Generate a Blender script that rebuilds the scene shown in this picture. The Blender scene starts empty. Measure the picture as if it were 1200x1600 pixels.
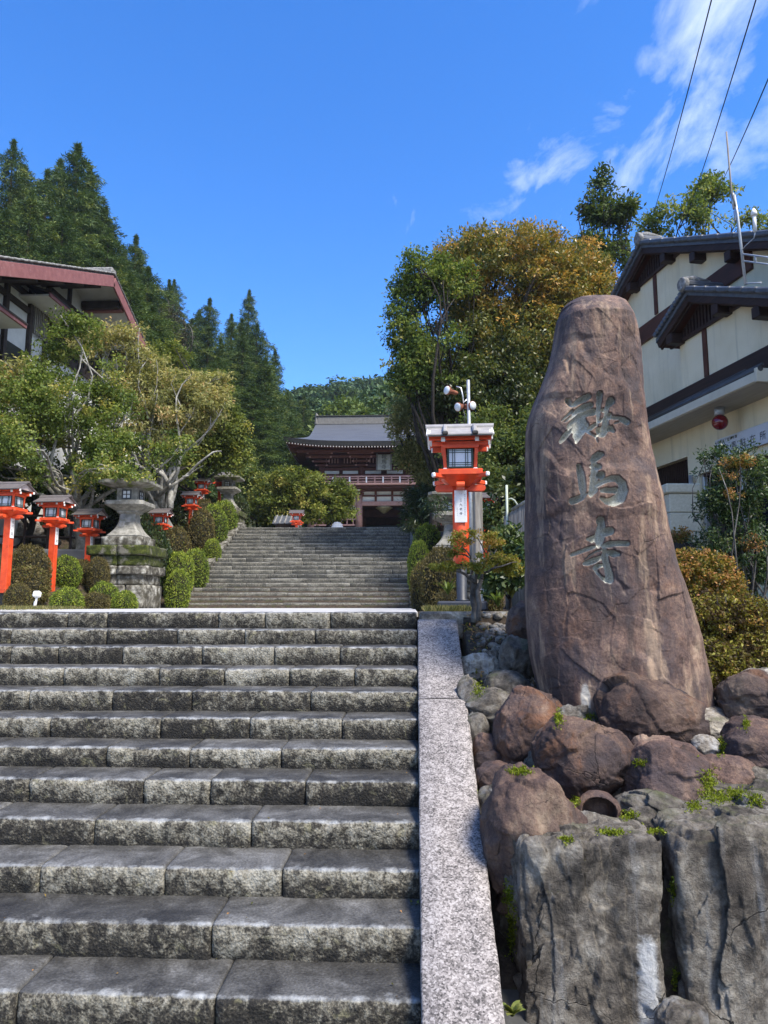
import bpy, math, random
import numpy as np
from mathutils import Vector, Matrix, noise as mnoise
R = math.radians
rng = np.random.default_rng(7)
random.seed(7)
SC = bpy.context.scene
COL = SC.collection

# ------------------------------------------------------------------ camera, sky, sun, exposure
PITCH, YAW, EYE, FPX = R(7.54), R(2.32), 0.06, 1110.0
cam_data = bpy.data.cameras.new('camera')
cam = bpy.data.objects.new('camera', cam_data); COL.objects.link(cam)
cam.location = (0, 0, EYE)
cam.rotation_euler = (R(90) + PITCH, 0, YAW)
cam_data.sensor_fit = 'VERTICAL'; cam_data.sensor_height = 24.0
cam_data.lens = FPX / 1600.0 * 24.0
cam_data.clip_start = 0.05; cam_data.clip_end = 4000
SC.camera = cam

SUN_AZ, SUN_EL = R(132), R(54)
world = bpy.data.worlds.new('World'); SC.world = world; world.use_nodes = True
wn, wl = world.node_tree.nodes, world.node_tree.links
wn.clear()
w_out = wn.new('ShaderNodeOutputWorld'); w_bg = wn.new('ShaderNodeBackground')
sky = wn.new('ShaderNodeTexSky'); sky.sky_type = 'NISHITA'; sky.sun_disc = False
sky.sun_elevation = SUN_EL; sky.sun_rotation = SUN_AZ
sky.altitude = 300; sky.air_density = 1.0; sky.dust_density = 0.25; sky.ozone_density = 3.2
w_bg.inputs['Strength'].default_value = 0.172
# thin wisps of high cloud: stretched noise on the sky direction
w_tc = wn.new('ShaderNodeTexCoord')
w_sep = wn.new('ShaderNodeSeparateXYZ'); wl.new(w_tc.outputs['Generated'], w_sep.inputs[0])
w_zc = wn.new('ShaderNodeMath'); w_zc.operation = 'MAXIMUM'; w_zc.inputs[1].default_value = 0.08
wl.new(w_sep.outputs['Z'], w_zc.inputs[0])
w_dx = wn.new('ShaderNodeMath'); w_dx.operation = 'DIVIDE'; wl.new(w_sep.outputs['X'], w_dx.inputs[0]); wl.new(w_zc.outputs[0], w_dx.inputs[1])
w_dy = wn.new('ShaderNodeMath'); w_dy.operation = 'DIVIDE'; wl.new(w_sep.outputs['Y'], w_dy.inputs[0]); wl.new(w_zc.outputs[0], w_dy.inputs[1])
w_cmb = wn.new('ShaderNodeCombineXYZ'); wl.new(w_dx.outputs[0], w_cmb.inputs[0]); wl.new(w_dy.outputs[0], w_cmb.inputs[1])
w_map = wn.new('ShaderNodeMapping'); w_map.inputs['Rotation'].default_value = (0, 0, R(24)); w_map.inputs['Scale'].default_value = (3.4, 1.5, 1)
wl.new(w_cmb.outputs[0], w_map.inputs[0])
w_n1 = wn.new('ShaderNodeTexNoise'); w_n1.inputs['Scale'].default_value = 1.5; w_n1.inputs['Detail'].default_value = 9; w_n1.inputs['Roughness'].default_value = 0.60; w_n1.inputs['Distortion'].default_value = 0.45
wl.new(w_map.outputs[0], w_n1.inputs[0])
w_n2 = wn.new('ShaderNodeTexNoise'); w_n2.inputs['Scale'].default_value = 0.7; w_n2.inputs['Detail'].default_value = 2
w_map2 = wn.new('ShaderNodeMapping'); w_map2.inputs['Location'].default_value = (3.0, 0.4, 0)
wl.new(w_cmb.outputs[0], w_map2.inputs[0]); wl.new(w_map2.outputs[0], w_n2.inputs[0])
# cloud bank east (+x), enlarged out of view behind to whiten fill; west clear
w_east = wn.new('ShaderNodeMapRange'); w_east.inputs['From Min'].default_value = -.62; w_east.inputs['From Max'].default_value = .40
w_east.inputs['To Min'].default_value = -0.26; w_east.inputs['To Max'].default_value = 0.26
w_se = wn.new('ShaderNodeMath'); w_se.operation = 'MULTIPLY_ADD'; wl.new(w_dy.outputs[0], w_se.inputs[0]); w_se.inputs[1].default_value = -.45; wl.new(w_dx.outputs[0], w_se.inputs[2])
wl.new(w_se.outputs[0], w_east.inputs[0])
w_add = wn.new('ShaderNodeMath'); w_add.operation = 'ADD'; wl.new(w_n2.outputs['Fac'], w_add.inputs[0]); wl.new(w_east.outputs[0], w_add.inputs[1])
w_add2 = wn.new('ShaderNodeMath'); w_add2.operation = 'ADD'; wl.new(w_n1.outputs['Fac'], w_add2.inputs[0]); wl.new(w_add.outputs[0], w_add2.inputs[1])
w_rmp = wn.new('ShaderNodeMapRange'); w_rmp.inputs['From Min'].default_value = 1.03; w_rmp.inputs['From Max'].default_value = 1.44
w_rmp.inputs['To Min'].default_value = 0.0; w_rmp.inputs['To Max'].default_value = 0.85
wl.new(w_add2.outputs[0], w_rmp.inputs[0])
w_hsv = wn.new('ShaderNodeHueSaturation'); w_hsv.inputs['Saturation'].default_value = 1.34; w_hsv.inputs['Hue'].default_value = 0.510
w_mix = wn.new('ShaderNodeMix'); w_mix.data_type = 'RGBA'
wl.new(w_rmp.outputs[0], w_mix.inputs['Factor']); wl.new(w_hsv.outputs[0], w_mix.inputs['A'])
w_mix.inputs['B'].default_value = (4.6, 4.9, 5.3, 1)
wl.new(sky.outputs[0], w_hsv.inputs['Color'])
wl.new(w_mix.outputs['Result'], w_bg.inputs['Color']); wl.new(w_bg.outputs[0], w_out.inputs['Surface'])

sun_data = bpy.data.lights.new('sun', 'SUN'); sun_data.energy = 3.9; sun_data.angle = R(16); sun_data.color = (1.0, 0.93, 0.82)
sun = bpy.data.objects.new('sun', sun_data); COL.objects.link(sun); sun.location = (20, -30, 60)
SUN_V = Vector((math.sin(SUN_AZ) * math.cos(SUN_EL), math.cos(SUN_AZ) * math.cos(SUN_EL), math.sin(SUN_EL)))
sun.rotation_euler = SUN_V.to_track_quat('Z', 'Y').to_euler()
SC.view_settings.view_transform = 'Standard'; SC.view_settings.look = 'None'
SC.view_settings.gamma = 1.0; SC.view_settings.use_curve_mapping = False
SC.view_settings.exposure = 0.95
SC.render.engine = 'CYCLES'
SC.cycles.max_bounces = 6; SC.cycles.diffuse_bounces = 3; SC.cycles.glossy_bounces = 2
SC.cycles.transmission_bounces = 3; SC.cycles.volume_bounces = 0; SC.cycles.transparent_max_bounces = 6
SC.cycles.use_denoising = True

# ------------------------------------------------------------------ a photo pixel into a place of the world
_cp, _sp, _cy, _sy = math.cos(PITCH), math.sin(PITCH), math.cos(YAW), math.sin(YAW)
def ray(px, py):
    x = (px - 600) / FPX; y = (800 - py) / FPX
    fy = _cp - y * _sp; fz = _sp + y * _cp
    return np.array([x * _cy - fy * _sy, x * _sy + fy * _cy, fz])
def at(px, py, Y):
    d = ray(px, py); return d * (Y / d[1]) + np.array([0, 0, EYE])
def at_x(px, py, X):
    d = ray(px, py); return d * (X / d[0]) + np.array([0, 0, EYE])
def at_plane(px, py, P, n):
    d = ray(px, py); o = np.array([0, 0, EYE]); return o + d * (np.dot(np.asarray(P) - o, n) / np.dot(d, n))

# ------------------------------------------------------------------ noise in numpy
def _hash(ix, iy, iz, s):
    h = (ix * 374761393 + iy * 668265263 + iz * 1440662683 + s * 974634209) & 0xFFFFFFFF
    h = ((h ^ (h >> 13)) * 1274126177) & 0xFFFFFFFF
    h = h ^ (h >> 16)
    return (h & 0xFFFFFF) / float(0xFFFFFF) * 2 - 1
def vnoise(p, s=0):
    p = np.asarray(p, float); i = np.floor(p).astype(np.int64); f = p - i; f = f * f * f * (f * (f * 6 - 15) + 10)
    out = 0
    for dx in (0, 1):
        wx = f[:, 0] if dx else 1 - f[:, 0]
        for dy in (0, 1):
            wy = f[:, 1] if dy else 1 - f[:, 1]
            for dz in (0, 1):
                wz = f[:, 2] if dz else 1 - f[:, 2]
                out = out + wx * wy * wz * _hash(i[:, 0] + dx, i[:, 1] + dy, i[:, 2] + dz, s)
    return out
def fbm(p, s=0, o=4, g=0.5, l=2.03):
    p = np.asarray(p, float); a = 1.0; t = 0; n = 0
    for k in range(o):
        t = t + a * vnoise(p, s + k * 17); n += a; a *= g; p = p * l + 11.3
    return t / n
def ridged(p, s=0, o=4):
    p = np.asarray(p, float); a = 1.0; t = 0; n = 0
    for k in range(o):
        t = t + a * (1 - 2 * np.abs(vnoise(p, s + k * 17))); n += a; a *= 0.5; p = p * 2.03 + 7.7
    return t / n

# ------------------------------------------------------------------ meshes and objects
def link(o, parent=None):
    COL.objects.link(o)
    if parent is not None: o.parent = parent
    return o
def tag(o, label=None, cat=None, group=None, kind=None):
    if label: o['label'] = label
    if cat: o['category'] = cat
    if group: o['group'] = group
    if kind: o['kind'] = kind
    return o
def thing(name, label, cat, loc=(0, 0, 0), rz=0.0, group=None):
    o = bpy.data.objects.new(name, None); o.empty_display_size = 0.2
    o.location = loc; o.rotation_euler = (0, 0, rz); link(o)
    return tag(o, label, cat, group)
def setting(name, loc=(0, 0, 0)):
    o = bpy.data.objects.new(name, None); o.location = loc; link(o); return tag(o, kind='structure')
def mobj(name, mesh, parent=None, loc=(0, 0, 0), rot=(0, 0, 0)):
    o = bpy.data.objects.new(name, mesh); o.location = loc; o.rotation_euler = rot
    return link(o, parent)
def copy_tree(o, parent=None):
    c = o.copy(); COL.objects.link(c)
    if parent is not None: c.parent = parent
    for ch in list(o.children): copy_tree(ch, c)
    return c

def fast_mesh(name, V, F, mats, mi=None, smooth=False, fattr=None, vattr=None):
    """V (n,3); F (m,k) one polygon size"""
    me = bpy.data.meshes.new(name)
    V = np.asarray(V, np.float32); F = np.asarray(F, np.int32); m, k = F.shape
    me.vertices.add(len(V)); me.vertices.foreach_set('co', V.ravel())
    me.loops.add(m * k); me.loops.foreach_set('vertex_index', F.ravel())
    me.polygons.add(m); me.polygons.foreach_set('loop_start', np.arange(0, m * k, k, dtype=np.int32))
    if mi is not None: me.polygons.foreach_set('material_index', np.asarray(mi, np.int32))
    if smooth: me.polygons.foreach_set('use_smooth', np.ones(m, bool))
    for mt in (mats if isinstance(mats, (list, tuple)) else [mats]): me.materials.append(mt)
    for d, dom in ((fattr, 'FACE'), (vattr, 'POINT')):
        if d:
            for nm, arr in d.items():
                a = me.attributes.new(nm, 'FLOAT', dom); a.data.foreach_set('value', np.asarray(arr, np.float32))
    me.update(calc_edges=True); me.validate()
    return me

class MB:
    def __init__(s): s.v = []; s.f = []; s.m = []; s.sm = []
    def add(s, V, F, mi=0, smooth=False):
        b = len(s.v); s.v += [tuple(map(float, p)) for p in V]
        for f in F: s.f.append(tuple(b + i for i in f)); s.m.append(mi); s.sm.append(smooth)
        return s
    def box(s, c, d, ch=0.0, rz=0.0, rot=None, mi=0, taper=1.0, taper_y=None):
        """box centred at c, sizes d, chamfer ch; taper scales the top"""
        hx, hy, hz = d[0] / 2, d[1] / 2, d[2] / 2
        ty = taper if taper_y is None else taper_y
        V = []; F = []
        if ch <= 0:
            for z in (-1, 1):
                for y in (-1, 1):
                    for x in (-1, 1): V.append((x * hx * (taper if z > 0 else 1), y * hy * (ty if z > 0 else 1), z * hz))
            F = [(0, 2, 3, 1), (4, 5, 7, 6), (0, 1, 5, 4), (2, 6, 7, 3), (0, 4, 6, 2), (1, 3, 7, 5)]
        else:
            ch = min(ch, hx * .9, hy * .9, hz * .9); idx = {}
            for z in (-1, 1):
                for y in (-1, 1):
                    for x in (-1, 1):
                        tx = taper if z > 0 else 1; tyy = ty if z > 0 else 1
                        for a in range(3):
                            p = [x * hx * tx, y * hy * tyy, z * hz]
                            for b in range(3):
                                if b != a: p[b] -= (x, y, z)[b] * ch
                            idx[(x, y, z, a)] = len(V); V.append(p)
            for a in range(3):
                b, c2 = [(1, 2), (2, 0), (0, 1)][a]
                for sgn in (-1, 1):
                    q = []
                    for (sb, sc) in ((-1, -1), (1, -1), (1, 1), (-1, 1)):
                        k = [0, 0, 0]; k[a] = sgn; k[b] = sb; k[c2] = sc; q.append(idx[(k[0], k[1], k[2], a)])
                    F.append(tuple(q) if sgn > 0 else tuple(q[::-1]))
            for a in range(3):
                b, c2 = [(1, 2), (2, 0), (0, 1)][a]
                for sb in (-1, 1):
                    for sc in (-1, 1):
                        q = []
                        for (sa, ax) in ((-1, b), (1, b), (1, c2), (-1, c2)):
                            k = [0, 0, 0]; k[a] = sa; k[b] = sb; k[c2] = sc; q.append(idx[(k[0], k[1], k[2], ax)])
                        F.append(tuple(q) if sb * sc > 0 else tuple(q[::-1]))
            for x in (-1, 1):
                for y in (-1, 1):
                    for z in (-1, 1):
                        q = [idx[(x, y, z, a)] for a in range(3)]
                        F.append(tuple(q) if x * y * z > 0 else tuple(q[::-1]))
        M = rot if rot is not None else Matrix.Rotation(rz, 3, 'Z')
        V = [M @ Vector(p) + Vector(c) for p in V]
        return s.add(V, F, mi)
    def bar(s, a, b, w, h, mi=0, ch=0.0, up=(0, 0, 1)):
        a = Vector(a); b = Vector(b); d = b - a; L = d.length
        x = d.normalized(); u = Vector(up)
        y = u.cross(x)
        if y.length < 1e-4: y = Vector((0, 1, 0)).cross(x)
        y.normalize(); z = x.cross(y)
        M = Matrix((x, y, z)).transposed()
        return s.box((a + b) / 2, (L, w, h), ch, rot=M, mi=mi)
    def tube(s, pts, rad, n=8, mi=0, cap=True, smooth=True):
        P = [Vector(p) for p in pts]; m = len(P)
        if not hasattr(rad, '__len__'): rad = [rad] * m
        V = []; F = []; ref = None
        for i, p in enumerate(P):
            t = (P[min(i + 1, m - 1)] - P[max(i - 1, 0)]).normalized()
            if ref is None:
                ref = Vector((0, 0, 1)) if abs(t.z) < .9 else Vector((1, 0, 0))
            x = ref - t * ref.dot(t)
            if x.length < 1e-5: x = Vector((0, 1, 0)) - t * t.y
            x.normalize(); ref = x; y = t.cross(x)
            for k in range(n):
                a = 2 * math.pi * k / n; V.append(p + (x * math.cos(a) + y * math.sin(a)) * rad[i])
        for i in range(m - 1):
            for k in range(n):
                k2 = (k + 1) % n; F.append((i * n + k, i * n + k2, (i + 1) * n + k2, (i + 1) * n + k))
        s.add(V, F, mi, smooth)
        if cap:
            b = len(s.v) - len(V)
            s.f.append(tuple(b + k for k in range(n))[::-1]); s.m.append(mi); s.sm.append(False)
            s.f.append(tuple(b + (m - 1) * n + k for k in range(n))); s.m.append(mi); s.sm.append(False)
        return s
    def lathe(s, prof, n=16, c=(0, 0, 0), mi=0, smooth=True, sq=None, rot=None):
        """prof: (r,z) list; sq = superellipse exponent for squarish sections"""
        V = []; F = []
        for r, z in prof:
            for k in range(n):
                a = 2 * math.pi * (k + .5) / n; cx, sx = math.cos(a), math.sin(a)
                if sq:
                    q = (abs(cx) ** sq + abs(sx) ** sq) ** (-1 / sq); cx *= q; sx *= q
                p = Vector((r * cx, r * sx, z))
                if rot is not None: p = rot @ p
                V.append(p + Vector(c))
        for i in range(len(prof) - 1):
            for k in range(n):
                k2 = (k + 1) % n; F.append((i * n + k, i * n + k2, (i + 1) * n + k2, (i + 1) * n + k))
        F.append(tuple(range(n))[::-1]); F.append(tuple((len(prof) - 1) * n + k for k in range(n)))
        return s.add(V, F, mi, smooth)
    def prism(s, poly, a, b, mi=0):
        """polygon (list of 3-vectors) swept from offset a to offset b (3-vectors)"""
        n = len(poly); V = [Vector(p) + Vector(a) for p in poly] + [Vector(p) + Vector(b) for p in poly]
        F = [tuple(range(n))[::-1], tuple(range(n, 2 * n))] + [(i, (i + 1) % n, n + (i + 1) % n, n + i) for i in range(n)]
        return s.add(V, F, mi)
    def mesh(s, name, mats):
        me = bpy.data.meshes.new(name); me.from_pydata(s.v, [], s.f)
        for mt in (mats if isinstance(mats, (list, tuple)) else [mats]): me.materials.append(mt)
        me.polygons.foreach_set('material_index', s.m); me.polygons.foreach_set('use_smooth', s.sm)
        me.update(); return me
    def build(s, name, mats, parent=None, loc=(0, 0, 0), rot=(0, 0, 0)):
        return mobj(name, s.mesh(name, mats), parent, loc, rot)

def text_mesh(txt, size, mat, name='lettering', vertical=False, spacing=1.05, extrude=0.0):
    """lettering as a flat mesh in the local xz plane (read from -y), centred"""
    V = []; F = []; n = len(txt)
    for i, chx in enumerate(txt):
        if chx == ' ': continue
        cu = bpy.data.curves.new('t', 'FONT'); cu.body = chx; cu.size = size; cu.align_x = 'CENTER'; cu.align_y = 'CENTER'
        cu.resolution_u = 2
        ob = bpy.data.objects.new('t', cu); COL.objects.link(ob)
        dg = bpy.context.evaluated_depsgraph_get(); me = ob.evaluated_get(dg).to_mesh()
        b = len(V); off = (i - (n - 1) / 2) * size * spacing
        for v in me.vertices:
            V.append((v.co.x, 0, v.co.y - off) if vertical else (v.co.x + off, 0, v.co.y))
        for p in me.polygons: F.append(tuple(b + k for k in p.vertices))
        ob.evaluated_get(dg).to_mesh_clear(); bpy.data.objects.remove(ob); bpy.data.curves.remove(cu)
    me = bpy.data.meshes.new(name); me.from_pydata(V, [], F); me.materials.append(mat); me.update()
    return me
# ------------------------------------------------------------------ materials
def new_mat(name):
    m = bpy.data.materials.new(name); m.use_nodes = True
    nt = m.node_tree; nt.nodes.clear()
    out = nt.nodes.new('ShaderNodeOutputMaterial'); bs = nt.nodes.new('ShaderNodeBsdfPrincipled')
    nt.links.new(bs.outputs[0], out.inputs['Surface'])
    return m, nt, bs, out
class NG:
    """small helper around a node tree"""
    def __init__(s, nt, stretch=(1, 1, 1), rand=True):
        s.nt = nt; s.n = nt.nodes; s.l = nt.links
        tc = s.n.new('ShaderNodeTexCoord'); s.co = tc.outputs['Object']
        if rand:
            oi = s.n.new('ShaderNodeObjectInfo'); mu = s.n.new('ShaderNodeMath'); mu.operation = 'MULTIPLY'; mu.inputs[1].default_value = 57.0
            s.l.new(oi.outputs['Random'], mu.inputs[0]); s.rnd = oi.outputs['Random']
            va = s.n.new('ShaderNodeVectorMath'); va.operation = 'ADD'; s.l.new(s.co, va.inputs[0]); s.l.new(mu.outputs[0], va.inputs[1]); s.co = va.outputs[0]
        if stretch != (1, 1, 1): s.co = s.map(stretch)
    def map(s, sc, co=None):
        mp = s.n.new('ShaderNodeMapping'); mp.inputs['Scale'].default_value = sc; s.l.new(co or s.co, mp.inputs[0]); return mp.outputs[0]
    def noise(s, scale, detail=5, rough=.55, dist=0.0, co=None):
        t = s.n.new('ShaderNodeTexNoise'); t.inputs['Scale'].default_value = scale; t.inputs['Detail'].default_value = detail
        t.inputs['Roughness'].default_value = rough; t.inputs['Distortion'].default_value = dist; s.l.new(co or s.co, t.inputs[0]); return t.outputs['Fac']
    def mixv(s, k):
        t = s.n.new('ShaderNodeTexNoise'); t.inputs['Scale'].default_value = 3.0; t.inputs['Detail'].default_value = 5; s.l.new(s.co, t.inputs[0])
        m = s.n.new('ShaderNodeMix'); m.data_type = 'VECTOR'; m.inputs['Factor'].default_value = k; s.l.new(s.co, m.inputs['A'] if False else m.inputs[4]); s.l.new(t.outputs['Color'], m.inputs[5]); return m.outputs[1]
    def voro(s, scale, feature='F1', out='Distance', co=None, rnd=1.0):
        t = s.n.new('ShaderNodeTexVoronoi'); t.feature = feature; t.inputs['Scale'].default_value = scale; t.inputs['Randomness'].default_value = rnd
        s.l.new(co or s.co, t.inputs[0]); return t.outputs[out]
    def ramp(s, fac, stops, interp='LINEAR'):
        r = s.n.new('ShaderNodeValToRGB'); r.color_ramp.interpolation = interp; e = r.color_ramp.elements
        while len(e) < len(stops): e.new(0.5)
        for i, (p, c) in enumerate(stops):
            e[i].position = p; e[i].color = (c[0], c[1], c[2], 1) if hasattr(c, '__len__') else (c, c, c, 1)
        s.l.new(fac, r.inputs[0]); return r.outputs['Color']
    def mix(s, fac, a, b, mode='MIX'):
        m = s.n.new('ShaderNodeMix'); m.data_type = 'RGBA'; m.blend_type = mode
        for sock, v in (('Factor', fac), ('A', a), ('B', b)):
            if hasattr(v, 'is_output') or hasattr(v, 'links'): s.l.new(v, m.inputs[sock])
            elif sock == 'Factor': m.inputs[sock].default_value = v
            else: m.inputs[sock].default_value = (v[0], v[1], v[2], 1)
        return m.outputs['Result']
    def math(s, op, a, b=0.5, clamp=False):
        m = s.n.new('ShaderNodeMath'); m.operation = op; m.use_clamp = clamp
        for i, v in enumerate((a, b)):
            if hasattr(v, 'links'): s.l.new(v, m.inputs[i])
            else: m.inputs[i].default_value = v
        return m.outputs[0]
    def mr(s, v, a, b, c=0.0, d=1.0):
        m = s.n.new('ShaderNodeMapRange'); s.l.new(v, m.inputs[0])
        for i, x in enumerate((a, b, c, d)): m.inputs[i + 1].default_value = x
        return m.outputs[0]
    def attr(s, name):
        a = s.n.new('ShaderNodeAttribute'); a.attribute_name = name; return a.outputs['Fac']
    def bump(s, bs, h, strength=.4, dist=.01):
        b = s.n.new('ShaderNodeBump'); b.inputs['Strength'].default_value = strength; b.inputs['Distance'].default_value = dist
        s.l.new(h, b.inputs['Height']); s.l.new(b.outputs[0], bs.inputs['Normal'])
def M(name, stops, scale=6, detail=6, rough=.8, bump=.3, bdist=.004, bscale=40, stretch=(1, 1, 1), spec=.3, metal=0.0, dist=0.0, over=None, rvar=0.0):
    m, nt, bs, out = new_mat(name); g = NG(nt, stretch)
    n = g.noise(scale, detail, .6, dist); c = g.ramp(n, stops)
    if over:   # (scale, lo, hi, colour): patches of another colour
        osc, lo, hi, oc = over; c = g.mix(g.mr(g.noise(osc, 6, .65), lo, hi), c, oc)
    g.l.new(c, bs.inputs['Base Color'])
    bs.inputs['Roughness'].default_value = rough; bs.inputs['Metallic'].default_value = metal
    bs.inputs['Specular IOR Level'].default_value = spec
    if rvar: g.l.new(g.mr(g.noise(scale * 2.3, 4), .3, .7, rough - rvar, rough + rvar), bs.inputs['Roughness'])
    if bump: g.bump(bs, g.noise(bscale, 6, .6), bump, bdist)
    return m
def two(a, b): return [(.32, a), (.68, b)]

# stair stone: pale lichen over dark weathered stone on the fronts, dark damp algae on the treads, worn nosing with sky glint painted in as paler colour
def stair_material(name, lo=1.0):
    m, nt, bs, out = new_mat(name); g = NG(nt)
    big = g.noise(3.2, 3, .5); mid = g.noise(24, 9, .70, .5); fine = g.noise(90, 4, .7)
    patch = g.math('ADD', g.math('MULTIPLY', mid, .75), g.math('MULTIPLY', big, .42))
    patch = g.math('ADD', patch, g.math('MULTIPLY', g.math('SUBTRACT', fine, .5), .35))
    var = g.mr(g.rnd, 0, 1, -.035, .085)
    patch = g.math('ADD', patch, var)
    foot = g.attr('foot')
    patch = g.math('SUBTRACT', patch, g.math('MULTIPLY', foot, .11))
    risr = g.ramp(patch, [(.47, (.020 * lo, .018 * lo, .015 * lo)), (.545, (.062 * lo, .055 * lo, .042 * lo)), (.60, (.160 * lo, .146 * lo, .112 * lo)), (.68, (.275 * lo, .255 * lo, .205 * lo)), (.80, (.43 * lo, .41 * lo, .345 * lo))])
    lich = g.mr(g.noise(9, 5, .6, 1.0), .60, .70)
    risr = g.mix(g.math('MULTIPLY', lich, .5), risr, (.26 * lo, .24 * lo, .14 * lo))
    tm = g.math('ADD', g.math('ADD', g.math('MULTIPLY', g.noise(4, 8, .7, .5), .75), g.math('MULTIPLY', fine, .38)), g.mr(g.rnd, 0, 1, -.07, .04))
    trd = g.ramp(tm, [(.38, (.020, .019, .018)), (.50, (.052, .050, .046)), (.60, (.100, .097, .091)), (.74, (.21, .207, .20))])
    t = g.attr('tread'); tt = g.mr(g.math('ADD', t, g.math('MULTIPLY', g.math('SUBTRACT', g.noise(30, 5, .6), .5), .7)), .42, .62)
    c = g.mix(tt, risr, trd)
    e = g.attr('edge'); ee = g.math('ADD', e, g.math('MULTIPLY', g.math('SUBTRACT', g.noise(12, 5, .65), .5), 1.5))
    ew = g.mr(ee, .66, 1.15, 0, .8)
    c = g.mix(ew, c, (.44, .45, .45))
    if lo < 1: c = g.mix(.40, c, (.135, .135, .122))
    g.l.new(c, bs.inputs['Base Color'])
    rr = g.math('ADD', g.mr(tt, 0, 1, .92, .52), g.math('MULTIPLY', g.math('SUBTRACT', mid, .5), .35))
    g.l.new(rr, bs.inputs['Roughness']); bs.inputs['Specular IOR Level'].default_value = .4
    h = g.math('ADD', g.noise(55, 8, .7), g.math('MULTIPLY', g.voro(70), .5))
    b = g.n.new('ShaderNodeBump'); b.inputs['Distance'].default_value = .011
    g.l.new(g.mr(tt, 0, 1, 1.0, .55), b.inputs['Strength']); g.l.new(h, b.inputs['Height']); g.l.new(b.outputs[0], bs.inputs['Normal'])
    return m
m_step = stair_material('stair_stone')
m_step_far = stair_material('upper_stair_stone', .96)
m_joint = M('joint_dirt', two((.012, .011, .010), (.035, .033, .03)), 20, rough=.95)

def granite_material():
    m, nt, bs, out = new_mat('pink_granite'); g = NG(nt)
    a = g.voro(130, 'F1', 'Color'); sp = g.n.new('ShaderNodeSeparateColor'); g.l.new(a, sp.inputs[0])
    grain = g.math('ADD', g.math('MULTIPLY', sp.outputs[0], .55), g.math('MULTIPLY', g.noise(120, 4, .7), .6))
    dirt = g.noise(4.5, 6, .6); dirt2 = g.noise(26, 6, .7, .4)
    v = g.math('ADD', g.math('ADD', g.math('MULTIPLY', grain, .55), g.math('MULTIPLY', dirt2, .55)), g.math('MULTIPLY', dirt, .32))
    c = g.ramp(v, [(.48, (.028, .025, .025)), (.58, (.068, .061, .057)), (.69, (.165, .146, .136)), (.81, (.285, .255, .238)), (.95, (.42, .385, .36))])
    g.l.new(c, bs.inputs['Base Color']); bs.inputs['Roughness'].default_value = .8; bs.inputs['Specular IOR Level'].default_value = .35
    g.bump(bs, g.noise(60, 7, .7), .55, .005); return m
m_granite = granite_material()

def brown_rock(name, warm=1.0, carve=False, dark=1.0):
    m, nt, bs, out = new_mat(name); g = NG(nt, rand=not carve)
    d = dark
    co = g.map((1, 1, .55))
    n1 = g.noise(2.2, 8, .62, .5, co); n2 = g.noise(10, 8, .7, .3); n3 = g.noise(70, 5, .7)
    v = g.math('ADD', g.math('ADD', g.math('MULTIPLY', n1, .6), g.math('MULTIPLY', n2, .3)), g.math('MULTIPLY', n3, .2))
    c = g.ramp(v, [(.43, (.036 * d, .024 * d, .023 * d)), (.50, (.085 * d, .052 * d, .044 * d)), (.555, (.160 * d, .098 * d, .076 * d)), (.61, (.27 * d, .175 * d, .125 * d)), (.69, (.42 * d, .31 * d, .22 * d))])
    # rusty flushes and purple-grey skin
    rust = g.mr(g.noise(3.6, 8, .68, .8), .54, .64, 0, .78 * warm)
    c = g.mix(rust, c, g.mix(n2, (.07, .028, .014), (.24, .105, .045)))
    pur = g.mr(g.noise(2.4, 7, .66, .5, g.map((1.3, 1.3, .8))), .50, .62, 0, .7)
    c = g.mix(pur, c, (.070 * d, .055 * d, .060 * d))
    # water streaks downwards and pale lichen dots
    st = g.mr(g.noise(5, 6, .62, .15, g.map((2.2, 2.2, .20))), .50, .64, 0, .72 if carve else .4)
    c = g.mix(st, c, (.052 * d, .038 * d, .036 * d))
    if carve:
        s2 = g.mr(g.noise(4.0, 7, .66, .2, g.map((1.8, 1.8, .32))), .55, .66, 0, .6); c = g.mix(s2, c, (.40, .285, .19))
        s3 = g.mr(g.noise(.9, 4, .6, .3, g.map((1, 1, .6))), .52, .64, 0, .5); c = g.mix(s3, c, (.085, .068, .066))
    li = g.mr(g.noise(26, 6, .7), .66, .76, 0, .55); c = g.mix(li, c, (.36 * d, .31 * d, .25 * d))
    ck = g.voro(3.1, 'DISTANCE_TO_EDGE', 'Distance', g.mixv(.16))
    ckm = g.mr(ck, .0, .007, 1, 0); ckm = g.math('MULTIPLY', ckm, g.mr(g.noise(2.6, 4), .54, .62))
    c = g.mix(g.math('MULTIPLY', ckm, .8), c, (.018, .012, .011))
    h = g.math('ADD', g.noise(13, 12, .74, .3), g.math('MULTIPLY', n3, .5)); h = g.math('SUBTRACT', h, g.math('MULTIPLY', ckm, .5))
    if carve:
        k = g.attr('carve'); kk = g.mr(k, .12, .4)
        cc = g.ramp(g.noise(85, 5, .7), [(.35, (.25, .25, .215)), (.55, (.45, .45, .40)), (.75, (.66, .66, .61))])
        c = g.mix(kk, c, cc)
        ef = g.attr('lime'); c = g.mix(g.mr(g.math('ADD', ef, g.math('MULTIPLY', g.math('SUBTRACT', n2, .5), .8)), .45, .75, 0, .8), c, (.55, .52, .45))
    g.l.new(c, bs.inputs['Base Color']); bs.inputs['Roughness'].default_value = .78; bs.inputs['Specular IOR Level'].default_value = .35
    g.l.new(g.mr(n2, .3, .7, .62, .9), bs.inputs['Roughness'])
    g.bump(bs, h, .55 if carve else .9, .014 if carve else .020); return m
m_mon = brown_rock('monument_stone', .35, True, .84)
m_rockA = brown_rock('brown_boulder', 1.0, False, .60)
m_rockB = brown_rock('dark_red_boulder', .7, False, .50)
m_rockC = brown_rock('rusty_boulder', 1.0, False, .72)

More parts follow.
